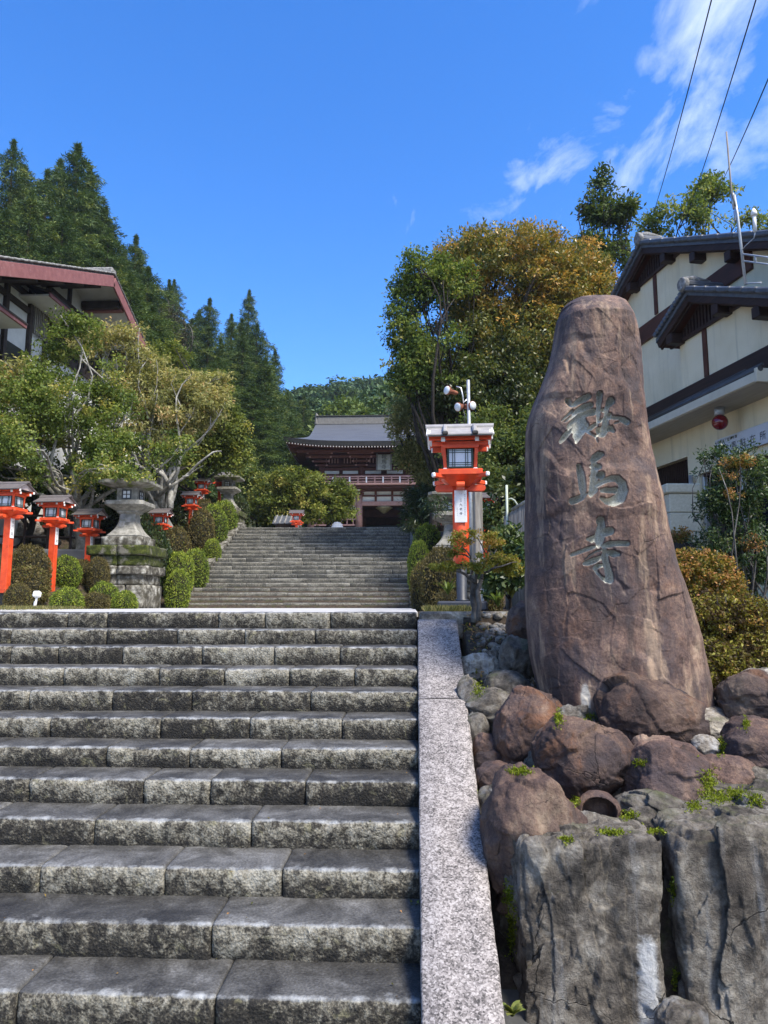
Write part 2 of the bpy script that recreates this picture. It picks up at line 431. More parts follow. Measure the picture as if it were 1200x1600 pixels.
m_rockE = brown_rock('greyish_brown_boulder', .4, False, .92)
def grey_rock(name, lo=1.0, moss=.4):
    m, nt, bs, out = new_mat(name); g = NG(nt)
    n1 = g.noise(3.8, 9, .68, .7); n2 = g.noise(18, 9, .72, .4)
    v = g.math('ADD', g.math('MULTIPLY', n1, .62), g.math('MULTIPLY', n2, .45))
    c = g.ramp(v, [(.40, (.026 * lo, .022 * lo, .018 * lo)), (.47, (.066 * lo, .057 * lo, .047 * lo)), (.53, (.128 * lo, .110 * lo, .089 * lo)), (.60, (.220 * lo, .198 * lo, .164 * lo)), (.70, (.39 * lo, .365 * lo, .32 * lo))])
    ck = g.voro(2.6, 'DISTANCE_TO_EDGE', 'Distance', g.mixv(.22)); ckm = g.math('MULTIPLY', g.mr(ck, 0, .007, 1, 0), g.mr(g.noise(2.4, 4), .48, .56))
    st = g.mr(g.noise(3.2, 5, .6, .2, g.map((2.6, 2.6, .16))), .57, .70, 0, .65); c = g.mix(st, c, (.30 * lo, .305 * lo, .31 * lo))
    lm = g.math('ADD', g.attr('lime'), g.math('MULTIPLY', g.math('SUBTRACT', n2, .5), 1.2)); c = g.mix(g.mr(lm, .42, .8, 0, .85), c, (.52, .53, .54))
    br = g.mr(g.noise(3.5, 5, .6), .55, .7, 0, .55); c = g.mix(br, c, (.075 * lo, .060 * lo, .048 * lo))
    geo = g.n.new('ShaderNodeNewGeometry'); sp = g.n.new('ShaderNodeSeparateXYZ'); g.l.new(geo.outputs['Normal'], sp.inputs[0])
    ms = g.math('MULTIPLY', g.mr(sp.outputs['Z'], .25, .9), g.mr(g.noise(7, 5, .65), .50, .64, 0, moss)); c = g.mix(ms, c, (.075, .095, .020))
    g.l.new(c, bs.inputs['Base Color']); bs.inputs['Roughness'].default_value = .75; bs.inputs['Specular IOR Level'].default_value = .35
    c = g.mix(g.math('MULTIPLY', ckm, .8), c, (.014, .013, .012)); g.l.new(c, bs.inputs['Base Color'])
    g.bump(bs, g.math('SUBTRACT', g.math('ADD', g.noise(9, 14, .76, .4), g.math('MULTIPLY', g.noise(90, 4, .7), .3)), g.math('MULTIPLY', ckm, .5)), 1.0, .030); return m
m_rockG = grey_rock('grey_wall_rock', 1.0, .25)
m_rockL = grey_rock('pale_rock', 1.7, .5)
m_rockD = grey_rock('dark_flat_rock', .85, .5)

m_pave = M('landing_paving', two((.40, .39, .375), (.54, .53, .515)), 3, rough=.75, bump=.3, over=(1.1, .52, .72, (.33, .32, .30)))
m_soil = M('soil', [(.3, (.020, .014, .010)), (.5, (.050, .036, .025)), (.7, (.10, .075, .052))], 14, 8, rough=.95, bump=.8, bdist=.02, bscale=60, over=(5, .52, .66, (.05, .055, .015)))
m_hill = M('hill_soil', [(.3, (.018, .020, .010)), (.55, (.035, .042, .016)), (.75, (.07, .07, .03))], .8, 8, rough=.95, bump=.5, bdist=.05, bscale=6)
m_street = M('street_asphalt', two((.04, .04, .04), (.07, .07, .068)), 8, rough=.9, bump=.5)
m_red = M('vermilion_paint', [(.3, (.54, .050, .012)), (.55, (.70, .078, .018)), (.72, (.76, .120, .036))], 7, 8, rough=.5, bump=.15, bscale=30, spec=.45, over=(9, .60, .76, (.40, .048, .018)), rvar=.12)
m_white = M('white_paint', two((.72, .71, .69), (.82, .81, .79)), 6, rough=.5, bump=.05)
m_bark_roof = M('brown_metal_roof', two((.115, .098, .095), (.16, .14, .135)), 9, rough=.45, bump=.1, spec=.5, rvar=.1)
m_grey_roof = M('weathered_copper_roof', two((.27, .25, .235), (.37, .345, .32)), 9, rough=.5, bump=.1, spec=.5)
m_roof_edge = M('dark_roof_edge', two((.03, .028, .027), (.06, .055, .05)), 12, rough=.6)
m_green = M('dark_green_lattice', two((.018, .035, .028), (.03, .05, .042)), 12, rough=.5)
m_navy = M('navy_base_paint', two((.020, .025, .036), (.034, .040, .054)), 10, rough=.5, spec=.5)
m_black = M('black_base_paint', two((.012, .012, .013), (.03, .03, .03)), 10, rough=.6)
m_ink = M('ink', two((.015, .015, .015), (.03, .03, .03)), 10, rough=.7, bump=0)
m_ink_soft = M('faded_ink', two((.22, .22, .23), (.30, .30, .31)), 10, rough=.7, bump=0)
m_paper = M('milky_panel', two((.60, .63, .66), (.72, .75, .78)), 4, rough=.3, bump=0, spec=.5)
m_stone = M('lantern_granite', [(.3, (.13, .125, .108)), (.5, (.25, .24, .21)), (.7, (.37, .36, .32))], 9, 8, rough=.88, bump=.5, bdist=.006, bscale=70, over=(3.2, .56, .70, (.12, .115, .10)))
m_stone_old = M('lichen_block', [(.36, (.04, .036, .030)), (.48, (.12, .11, .09)), (.58, (.26, .25, .215)), (.70, (.50, .49, .45))], 7, 8, rough=.9, bump=.7, bdist=.012, bscale=40, over=(2.8, .50, .62, (.055, .05, .035)))
m_moss = M('moss', [(.3, (.016, .020, .006)), (.5, (.048, .060, .012)), (.72, (.11, .125, .025))], 12, 9, rough=1, bump=1.0, bdist=.03, bscale=40, over=(3.4, .50, .60, (.17, .16, .13)))
m_cream = M('cream_stucco', [(.3, (.66, .57, .385)), (.7, (.75, .66, .47))], 2.2, 6, rough=.92, bump=.35, bdist=.003, bscale=160)
_g = NG(m_cream.node_tree); _b = [n for n in m_cream.node_tree.nodes if n.type == 'BSDF_PRINCIPLED'][0]; _c = _b.inputs['Base Color'].links[0].from_socket
_g.l.new(_g.mix(_g.mr(_g.noise(3.2, 6, .62, .1, _g.map((2.4, 2.4, .14))), .54, .74, 0, .5), _c, (.36, .32, .22)), _b.inputs['Base Color'])
m_dwood = M('dark_stained_wood', two((.020, .011, .009), (.048, .024, .018)), 7, rough=.55, bump=.3, stretch=(1, .25, 4), bscale=20)
m_rwood = M('reddish_dark_wood', two((.055, .020, .013), (.10, .036, .022)), 7, rough=.5, bump=.3, stretch=(3, .3, 1), bscale=20)
m_ltile = M('slate_blue_tile', two((.055, .062, .075), (.105, .115, .135)), 10, rough=.45, bump=.15, spec=.5, rvar=.12)
m_conc = M('pale_concrete', [(.3, (.47, .43, .33)), (.7, (.58, .54, .43))], 3, 7, rough=.85, bump=.2, over=(1.5, .56, .72, (.34, .32, .26)))
m_soffit = M('board_marked_soffit', [(.3, (.36, .33, .27)), (.7, (.46, .43, .36))], 5, 7, rough=.85, bump=.25, stretch=(4, .4, 1))
m_pier = M('pier_stone', [(.35, (.52, .47, .34)), (.7, (.63, .58, .45))], 30, 8, rough=.9, bump=.4, bscale=120, over=(60, .66, .74, (.14, .13, .11)))
m_gutter = M('dark_gutter', two((.025, .025, .027), (.05, .05, .052)), 8, rough=.4, spec=.5)
m_alu = M('dull_aluminium', two((.48, .49, .50), (.60, .61, .62)), 8, rough=.4, metal=.7, bump=.1)
m_galv = M('galvanised_pipe', two((.34, .36, .38), (.48, .50, .52)), 10, rough=.45, metal=.5, bump=.1)
m_rust = M('rusty_paint', two((.18, .055, .030), (.30, .12, .07)), 14, rough=.7, bump=.3)
m_redglass, _nt, _bs, _o = new_mat('red_lamp_glass'); _bs.inputs['Base Color'].default_value = (.16, .004, .010, 1); _bs.inputs['Roughness'].default_value = .12; _bs.inputs['Coat Weight'].default_value = .5
m_glass, _nt, _bs, _o = new_mat('dark_window_glass'); _bs.inputs['Base Color'].default_value = (.012, .014, .016, 1); _bs.inputs['Roughness'].default_value = .08
m_signw = M('sign_white', two((.50, .52, .56), (.56, .58, .62)), 3, rough=.4, bump=0)
m_wplaster = M('white_plaster', two((.60, .60, .575), (.72, .72, .69)), 2.5, rough=.9, bump=.15)
m_greyw = M('weathered_grey_wood', [(.3, (.13, .115, .10)), (.55, (.25, .23, .20)), (.75, (.38, .36, .32))], 9, 8, rough=.85, bump=.5, stretch=(4, 4, .3), bscale=16)
m_timber = M('dark_brown_timber', two((.030, .022, .019), (.065, .048, .040)), 6, rough=.7, bump=.3)
m_barge = M('dull_red_barge_paint', two((.20, .075, .070), (.28, .115, .105)), 5, rough=.6, bump=.2, over=(9, .58, .75, (.33, .19, .17)))
m_oldtile = M('lichened_grey_tile', [(.3, (.09, .088, .085)), (.5, (.21, .205, .195)), (.72, (.42, .41, .39))], 14, 8, rough=.85, bump=.6, bdist=.02)
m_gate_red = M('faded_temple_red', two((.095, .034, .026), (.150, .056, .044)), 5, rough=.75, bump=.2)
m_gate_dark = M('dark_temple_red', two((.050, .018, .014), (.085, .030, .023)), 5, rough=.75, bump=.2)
m_gate_pink = M('pale_temple_red', two((.34, .18, .155), (.46, .28, .25)), 6, rough=.8, bump=.2)  # paler pinkish red, for the gate's front pillars, lintel and railings
m_gate_roof = M('slate_blue_copper_roof', [(.3, (.058, .064, .078)), (.7, (.098, .107, .126))], 2.5, 6, rough=.6, bump=.5, bdist=.03, bscale=5, stretch=(.35, 1, 6), spec=.4)
m_gate_ridge = M('pale_ridge', two((.13, .125, .115), (.20, .19, .175)), 6, rough=.8)
m_plaque = M('plaque_board', two((.25, .25, .22), (.34, .34, .30)), 6, rough=.7)
m_bronze = M('gilt_bronze', two((.20, .17, .09), (.34, .29, .17)), 8, rough=.5, metal=.4)
m_bark = M('grey_bark', [(.3, (.035, .030, .026)), (.5, (.095, .085, .075)), (.72, (.26, .25, .225))], 9, 8, rough=.95, bump=.8, bdist=.02, bscale=30, stretch=(1, 1, .5))
m_bark_pale = M('pale_lichened_bark', [(.3, (.12, .11, .095)), (.55, (.30, .29, .26)), (.75, (.50, .49, .45))], 9, 8, rough=.95, bump=.6, bdist=.01, bscale=30)
m_bark_dark = M('dark_bark', [(.3, (.016, .013, .012)), (.6, (.042, .035, .030)), (.8, (.11, .10, .09))], 9, 8, rough=.95, bump=.8, bdist=.02, bscale=30)
m_bark_brown = M('red_brown_bark', [(.3, (.045, .028, .020)), (.6, (.10, .065, .048)), (.8, (.18, .13, .10))], 8, 8, rough=.95, bump=.6, bdist=.03, bscale=12, stretch=(3, 3, .3))
m_cable = M('cable', two((.012, .014, .018), (.02, .022, .026)), 5, rough=.6, bump=0)

def leaf_mat(name, stops, trans=.35, rough=.55, spec=.25):
    m, nt, bs, out = new_mat(name); g = NG(nt, rand=False)
    oi = g.n.new('ShaderNodeObjectInfo')
    t = g.math('ADD', g.attr('tint'), g.mr(oi.outputs['Random'], 0, 1, -.07, .07))
    c = g.ramp(t, stops)
    g.l.new(c, bs.inputs['Base Color']); bs.inputs['Roughness'].default_value = rough; bs.inputs['Specular IOR Level'].default_value = spec
    tr = g.n.new('ShaderNodeBsdfTranslucent'); g.l.new(g.mix(1.0, c, (1.25, 1.2, .7), 'MULTIPLY'), tr.inputs['Color'])
    mx = g.n.new('ShaderNodeMixShader'); mx.inputs[0].default_value = trans
    g.l.new(bs.outputs[0], mx.inputs[1]); g.l.new(tr.outputs[0], mx.inputs[2]); g.l.new(mx.outputs[0], out.inputs['Surface'])
    return m
lf_cypress = leaf_mat('cypress_needles', [(.1, (0.0247, 0.0500, 0.0173)), (.45, (0.0592, 0.1041, 0.0312)), (.75, (0.1234, 0.1770, 0.0450)), (.95, (0.2219, 0.2499, 0.0624))], .2)
lf_far = leaf_mat('far_forest_leaves', [(.1, (0.0211, 0.0494, 0.0260)), (.5, (0.0468, 0.0926, 0.0390)), (.9, (0.0994, 0.1544, 0.0585))], .2)
lf_lime = leaf_mat('light_green_leaves', [(.1, (0.0450, 0.0780, 0.0150)), (.5, (0.0975, 0.1482, 0.0300)), (.9, (0.1800, 0.2340, 0.0600))], .35)
lf_maple = leaf_mat('green_maple_leaves', [(.1, (0.0543, 0.0902, 0.0177)), (.4, (0.1221, 0.1778, 0.0354)), (.7, (0.2240, 0.2730, 0.0607)), (.95, (0.4071, 0.3606, 0.1075))], .4)
lf_cherry = leaf_mat('yellowing_cherry_leaves', [(.1, (0.1344, 0.1495, 0.0495)), (.4, (0.2688, 0.2760, 0.0990)), (.65, (0.4144, 0.3795, 0.1540)), (.85, (0.5152, 0.4255, 0.1980)), (.98, (0.4704, 0.2530, 0.1100))], .4)
lf_olive = leaf_mat('olive_maple_leaves', [(.1, (0.0600, 0.0825, 0.0176)), (.45, (0.1440, 0.1850, 0.0352)), (.75, (0.2580, 0.2812, 0.0638)), (.95, (0.4080, 0.3500, 0.0935))], .4)
lf_oak = leaf_mat('evergreen_oak_leaves', [(.05, (0.0287, 0.0469, 0.0127)), (.30, (0.0791, 0.1034, 0.0228)), (.52, (0.1796, 0.1794, 0.0380)), (.72, (0.3306, 0.2414, 0.0531)), (.92, (0.5463, 0.3036, 0.0696))], .3, .4, .4)
lf_dark = leaf_mat('dark_green_leaves', [(.1, (0.0146, 0.0308, 0.0112)), (.5, (0.0400, 0.0678, 0.0196)), (.9, (0.1092, 0.1309, 0.0392))], .25, .4, .4)  # dark green leaf colour for pine, low maple and undergrowth
lf_fresh = leaf_mat('mid_green_leaves', [(.1, (0.0418, 0.0697, 0.0190)), (.5, (0.1044, 0.1505, 0.0349)), (.9, (0.2506, 0.2614, 0.0713))], .35)
lf_box = leaf_mat('clipped_green_leaves', [(.1, (0.0491, 0.0837, 0.0152)), (.45, (0.1365, 0.1923, 0.0266)), (.75, (0.2869, 0.3449, 0.0417)), (.95, (0.4644, 0.4928, 0.0664))], .25)
lf_boxb = leaf_mat('clipped_brownish_leaves', [(.1, (0.0389, 0.0356, 0.0149)), (.45, (0.0972, 0.0810, 0.0297)), (.75, (0.1702, 0.1328, 0.0446)), (.95, (0.1782, 0.2026, 0.0446))], .25)
lf_azalea = leaf_mat('turning_azalea_leaves', [(.05, (0.0455, 0.0540, 0.0120)), (.35, (0.1170, 0.1200, 0.0216)), (.6, (0.2470, 0.1980, 0.0420)), (.8, (0.4290, 0.2280, 0.0720)), (.97, (0.5460, 0.2640, 0.1440))], .35)
lf_azlow = leaf_mat('bronze_azalea_leaves', [(.05, (0.0488, 0.0293, 0.0187)), (.35, (0.1056, 0.0731, 0.0281)), (.6, (0.1787, 0.1706, 0.0281)), (.85, (0.3250, 0.3087, 0.0468)), (.97, (0.4225, 0.2600, 0.0936))], .3)
lf_pads = leaf_mat('layered_azalea_leaves', [(.05, (.07, .085, .015)), (.35, (.16, .18, .03)), (.65, (.28, .27, .05)), (.88, (.38, .24, .07))], .4)
lf_nandina = leaf_mat('nandina_leaves', [(.05, (0.0168, 0.0360, 0.0144)), (.4, (0.0480, 0.0900, 0.0288)), (.7, (0.1020, 0.1500, 0.0480)), (.95, (0.2040, 0.2400, 0.0900))], .3, .4, .4)
lf_grass = leaf_mat('dry_grass', [(.1, (.06, .075, .02)), (.5, (.14, .14, .045)), (.9, (.30, .24, .10))], .3)
lf_mossy = leaf_mat('bright_moss', [(.1, (.10, .13, .008)), (.5, (.19, .24, .015)), (.9, (.32, .36, .04))], .3)
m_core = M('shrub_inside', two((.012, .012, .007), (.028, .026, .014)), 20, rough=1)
# ------------------------------------------------------------------ ground
def sm(x): x = np.clip(x, 0, 1); return x * x * (3 - 2 * x)
def terrain(X, Y):
    X = np.asarray(X, float); Y = np.asarray(Y, float)
    z = np.clip((Y - 18.4) / 6.6, 0, 1) * 2.68 + np.clip(Y - 25, 0, 25) * .105 + np.clip(Y - 50, 0, 230) * .25
    z = z + np.clip(-X - 8.5, 0, 120) * .40 * sm((Y - 12) / 7) + np.clip(X - 4.5, 0, 120) * .38 * sm((Y - 15) / 7)
    z = z - .04
    z = z + np.clip((Y - 12.4) * .17, 0, .85) * sm((-X - 6.9) / .8) * sm((19.5 - Y) / 1.5)
    wob = np.sin(X * .21 + 1.3) * np.cos(Y * .17) * .5 + np.sin(X * .07) * np.sin(Y * .05 + 2) * 2.0
    z = z + wob * sm((Y - 40) / 40)
    low = -1.93
    left = low + (z - low) * sm((Y - 3.4) / 3.0)
    st = np.maximum(low, -.40 - np.clip(6.45 - Y, 0, 9) * .461)
    md = np.where(Y > 3.62, -.12 - np.clip(6.3 - Y, 0, 9) * .375 - .16 * np.clip((6.0 - Y) / .6, 0, 1), low)
    rl = .46 * sm((X - 1.75) / .6) * sm((8.8 - Y) / 2.4)
    md = np.where(Y > 3.62, md - rl, md); z = z - rl
    fr = np.where(X < -6.25, left, np.where(X < .44 + .16 * np.clip(5.8 - Y, 0, 1), st, md))
    return np.where(Y < 6.4, fr, np.where((Y < 6.76) & (X > -6.25) & (X < .44), st, z))
xs = np.unique(np.round(np.concatenate([np.arange(-1500, -200, 130), np.arange(-200, -40, 8), np.arange(-40, -8, 1.0), np.arange(-8, 8, .2), np.arange(8, 40, 1.0), np.arange(40, 200, 8), np.arange(200, 1501, 130), [-6.26, -6.24, .43, .45, .59, .61]]), 3))
ys = np.unique(np.round(np.concatenate([np.arange(-1500, -100, 140), np.arange(-100, 0, 8), np.arange(0, 8, .15), [3.6, 3.64, 6.39, 6.41, 6.75, 6.77], np.arange(8, 30, .5), np.arange(30, 100, 2.0), np.arange(100, 420, 8), np.arange(420, 1501, 90)]), 3))
GX, GY = np.meshgrid(xs, ys)
GZ = terrain(GX, GY)
GZ = GZ + np.where((GY > 6.6) & ~((GX > -9) & (GX < .2) & (GY < 26)), fbm(np.stack([GX.ravel() * .8, GY.ravel() * .8, GX.ravel() * 0], 1), 3, 3).reshape(GX.shape) * .06, 0)
nx, ny = len(xs), len(ys)
ii = (np.arange(ny - 1)[:, None] * nx + np.arange(nx - 1)[None, :]).ravel()
F = np.stack([ii, ii + 1, ii + nx + 1, ii + nx], 1)
cx, cyy = GX.ravel()[F].mean(1), GY.ravel()[F].mean(1)
mi = np.where(cyy < 3.6, 2, np.where(cyy < 30, 0, 1))
tag(mobj('ground', fast_mesh('ground', np.stack([GX.ravel(), GY.ravel(), GZ.ravel()], 1), F, [m_soil, m_hill, m_street], mi, True)), kind='structure')

# the paved landing between the two flights
pv = setting('landing')
mb = MB()
PX = [(-8.6, -5.6), (-5.6, -2.9), (-2.9, .05)]
for (a, b) in PX:
    for y0 in np.arange(6.95, 18.6, 2.35):
        y1 = min(y0 + 2.35, 18.62)
        if a < -5.7 and y0 < 7.0: continue
        mb = MB(); mb.box(((a + b) / 2, (y0 + y1) / 2, -.10), (b - a - .012, y1 - y0 - .012, .212), .006)
        mb.build('paving_slab', m_pave, pv)

# ------------------------------------------------------------------ the lower flight: every stone a part
NOS = [958, 983.3, 1010.8, 1044.7, 1080.8, 1123.3, 1170.8, 1222, 1285.8, 1361, 1450, 1563.7]
Y0, TREAD = 6.489, .304
def ny_(k): return Y0 - TREAD * k
def nz_(k): return at(640, NOS[k], ny_(k))[2] if k < 12 else at(640, NOS[11], ny_(11))[2] - .14 * (k - 11)
NZ = [float(nz_(k)) for k in range(14)]
NZ[0] = 0.004
JOINTS = [[-150, -60, 105, 167, 341, 414, 516], [16, 166, 276, 382, 492], [16, 90, 191, 315, 428, 531], [-60, 99, 248, 350, 452, 554],
          [45, 175, 299, 485], [-40, 78, 250, 390, 534], [-20, 166, 296, 439], [44, 223, 328, 477], [-30, 146, 392], [60, 256, 440], [-140, 330], [23, 335], [-80, 190, 470], [60, 400]]
def stone_mesh(x0, x1, Yk, zk, h, D, seed, cs, far=False):
    w = x1 - x0
    n = max(3, int(w / cs))
    X = np.concatenate([[x0, x0 + .010], np.linspace(x0 + .028, x1 - .028, n), [x1 - .010, x1]])
    inset = np.zeros(len(X)); inset[[0, -1]] = .014; inset[[1, -2]] = .004
    r = np.random.default_rng(seed)
    prof = np.array([(.010, -h - .012), (.002, -h * .82), (0, -h * .6), (-.002, -h * .4), (-.001, -h * .2), (.001, -.020), (.006, -.008), (.014, -.002), (.030, 0), (.075, .001), (.14, 0), (.22, 0), (D, 0)])
    tread = np.array([0, 0, 0, 0, 0, .18, .42, .75, 1, 1, 1, 1, 1.])
    edge = np.array([0, 0, 0, 0, .0, .35, .78, .80, .66, .40, .15, .08, 0])
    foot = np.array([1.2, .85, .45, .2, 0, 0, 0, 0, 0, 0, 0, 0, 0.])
    m = len(prof); nX = len(X)
    P = np.zeros((nX, m, 3)); P[:, :, 0] = X[:, None]; P[:, :, 1] = Yk + prof[None, :, 0] + inset[:, None] * (tread < .7); P[:, :, 2] = zk + prof[None, :, 1] - inset[:, None] * .5 * (tread > .3)
    q = P.reshape(-1, 3)
    so = r.uniform(0, 90)
    nf = fbm(q * [16, 16, 22] + so, seed % 91, 4, .6).reshape(nX, m)
    lo = fbm(q * [3.5, 3.5, 3.5] + so, seed % 71 + 5, 2).reshape(nX, m)
    amp = .017 * (tread < .3) + .009 * ((tread >= .3) & (tread < .8)) + .0018 * (tread >= .8)
    P[:, :, 1] += -(nf * amp + lo * .006 * (tread < .8))
    P[:, :, 2] += (nf * .0035 + lo * .004) * (tread >= .18)
    # chipped arris
    chip = np.clip(fbm(np.stack([X * 9, X * 0 + so, X * 0 + zk * 7], 1), seed % 53, 4, .65) - .12, 0, 1)
    P[:, 5:9, 1] += chip[:, None] * np.array([.03, .045, .03, .01]); P[:, 5:9, 2] -= chip[:, None] * np.array([.0, .03, .03, .01])
    V = P.reshape(-1, 3)
    I = (np.arange(nX - 1)[:, None] * m + np.arange(m - 1)[None, :]).ravel()
    Fq = np.stack([I, I + m, I + m + 1, I + 1], 1)
    # end faces as fans to a back-bottom vertex row (quads with the matching back point)
    V = np.concatenate([V, [[x0 + .004, Yk + D, zk - h], [x1 - .004, Yk + D, zk - h]]])
    b0, b1 = nX * m, nX * m + 1
    E0 = np.array([[i, i + 1, b0, b0] for i in range(m - 1)]); E1 = np.array([[(nX - 1) * m + i + 1, (nX - 1) * m + i, b1, b1] for i in range(m - 1)])
    tr = np.concatenate([E0[:, :3], E1[:, :3]])
    me = bpy.data.meshes.new('step_stone')
    tri = np.concatenate([Fq[:, [0, 1, 2]], Fq[:, [0, 2, 3]], tr])
    at_ = lambda a: np.concatenate([np.tile(a, nX), [0, 0]])
    bpy.data.meshes.remove(me)
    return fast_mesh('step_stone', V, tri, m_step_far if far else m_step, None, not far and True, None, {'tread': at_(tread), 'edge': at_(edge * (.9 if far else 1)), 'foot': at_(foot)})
stairs = setting('lower_stairs')
SX1 = 0.034
for k in range(14):
    Yk, zk = ny_(k), NZ[k]
    h = (NZ[k] - NZ[k + 1]) if k < 13 else .14
    J = [float(at(j, NOS[min(k, 11)] if k < 12 else 1600, Yk)[0]) if k < 12 else float(at(j, 1600, ny_(11))[0]) for j in JOINTS[k]]
    J = sorted(J); r = np.random.default_rng(300 + k)
    x = J[0]
    left = []
    while x > -6.2: x -= r.uniform(.6, 1.1); left.append(max(x, -6.2))
    J = left[::-1] + J + [SX1]
    for i in range(len(J) - 1):
        if J[i + 1] - J[i] < .12: continue
        vis = J[i + 1] > -4.6
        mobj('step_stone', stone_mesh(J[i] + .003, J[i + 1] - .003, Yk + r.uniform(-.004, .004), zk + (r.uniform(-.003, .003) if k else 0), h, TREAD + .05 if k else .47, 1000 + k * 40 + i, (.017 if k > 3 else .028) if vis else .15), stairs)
# bedding behind the joints
V = []; Fb = []
pts = []
for k in range(14):
    pts += [(ny_(k) + .035, NZ[k] - .022), (ny_(k) + .035, NZ[k] - (NZ[k] - NZ[k + 1] if k < 13 else .14) - .022)]
pts = [(6.9, -.022)] + pts
V = [(-6.2, y, z) for y, z in pts] + [(SX1, y, z) for y, z in pts]; n = len(pts)
mb = MB(); mb.add(V, [(i, i + 1, n + i + 1, n + i) for i in range(n - 1)]); mb.build('bedding', m_joint, stairs)

# granite string course on the right of the lower flight
kerb = setting('stair_border')
def bz(y): return -.043 - .421 * (6.45 - y)
def border_piece(y0, y1, seed):
    nyy = int((y1 - y0) / .035); ysx = np.linspace(y0 + .004, y1 - .004, nyy); r = np.random.default_rng(seed)
    V = []; prof = [(0, -.30), (0, -.05), (0, -.010), (.010, 0), (.12, .002), (.24, .002), (1, 0), (2, -.010), (2, -.06), (2, -.30)]
    for i, y in enumerate(ysx):
        xl = .040 + .004 * (6.45 - y) * -1.2; xr = .392 - .0135 * (6.45 - y)
        e = .010 if i in (0, nyy - 1) else 0
        for (a, dz) in prof:
            X_ = xl if a == 0 else (xl + a if a < .9 else (xr - .012 if a == 1 else xr))
            V.append((X_, y, bz(y) + dz - e))
    V = np.array(V); d = fbm(V * 14, seed, 4, .6) * .004; V[:, 2] += d; V[:, 0] += fbm(V * 9 + 40, seed, 3) * .005
    m = len(prof); I = (np.arange(nyy - 1)[:, None] * m + np.arange(m - 1)[None, :]).ravel()
    Fq = np.stack([I, I + 1, I + m + 1, I + m], 1)[:, ::-1]
    tri = np.concatenate([Fq[:, [0, 1, 2]], Fq[:, [0, 2, 3]], [[0, i + 1, i] for i in range(1, m - 1)], [[(nyy - 1) * m, (nyy - 1) * m + i, (nyy - 1) * m + i + 1] for i in range(1, m - 1)]])
    mobj('border_stone', fast_mesh('border_stone', V, tri, m_granite, None, False), kerb)
yj = 5.17
border_piece(yj, 6.44, 5); border_piece(2.35, yj, 6)

# kerb right of the top step, level with the landing
kb = setting('landing_kerb')
for i, (a, b) in enumerate([(.05, .62), (.63, 1.15), (1.16, 1.80), (1.81, 2.6)]):
    mb = MB(); mb.box(((a + b) / 2, 6.62, -.11), (b - a - .01, .32, .24), .02); o = mb.build('kerb_stone', m_rockL, kb)

# ------------------------------------------------------------------ the upper flight
up = setting('upper_stairs')
UY, UT, UR, UN = 18.7, .316, .1405, 20
unit = {}
r = np.random.default_rng(55)
for k in range(UN):
    x = -6.1 - r.uniform(0, .5); z = UR * (k + 1); y = UY + UT * k
    while x < -.12:
        w = r.choice([.55, .7, .85, 1.0, 1.2]); a, b = max(x, -6.1), min(x + w, -.10); x += w
        if b - a < .15: continue
        wq = round((b - a) / .05) * .05; key = (wq, int(r.integers(0, 3)))
        if key not in unit: unit[key] = stone_mesh(-wq / 2 + .002, wq / 2 - .002, 0, 0, UR, UT + .05, 5000 + int(wq * 100) * 3 + key[1], .12, True)
        mobj('step_stone', unit[key], up, ((a + b) / 2, y + r.uniform(-.006, .006), z + r.uniform(-.006, .006)))
mb = MB(); pts = []
for k in range(UN): pts += [(UY + UT * k + .04, UR * k - .03), (UY + UT * k + .04, UR * (k + 1) - .025)]
pts.append((UY + UT * UN + .5, UR * UN - .025)); n = len(pts)
mb.add([(-6.1, y, z) for y, z in pts] + [(-.1, y, z) for y, z in pts], [(i, n + i, n + i + 1, i + 1) for i in range(n - 1)]); mb.build('bedding', m_joint, up)
ub = setting('upper_stair_border')
for (xa, xb) in ((-6.42, -6.11), (-.09, .18)):
    for i in range(5):
        ya, yb = UY - .15 + i * 1.32, UY - .15 + (i + 1) * 1.32 - .015
        za, zb = .10 + (ya - UY + .15) * UR / UT, .10 + (yb - UY + .15) * UR / UT
        mb = MB(); mb.prism([(xa, ya, za - .35), (xa, yb, zb - .35), (xa, yb, zb), (xa, ya, za)], (0, 0, 0), (xb - xa, 0, 0))
        mb.build('border_stone', m_step_far if xa > -1 else m_stone_old, ub)
# path from the stair head up to the gate
mb = MB(); mb.add([(-6.0, 25.0, UR * UN - .01), (-.1, 25.0, UR * UN - .01), (-.1, 46, 5.0), (-6.0, 46, 5.0)], [(0, 1, 2, 3)])
tag(mb.build('path', m_pave), kind='structure')
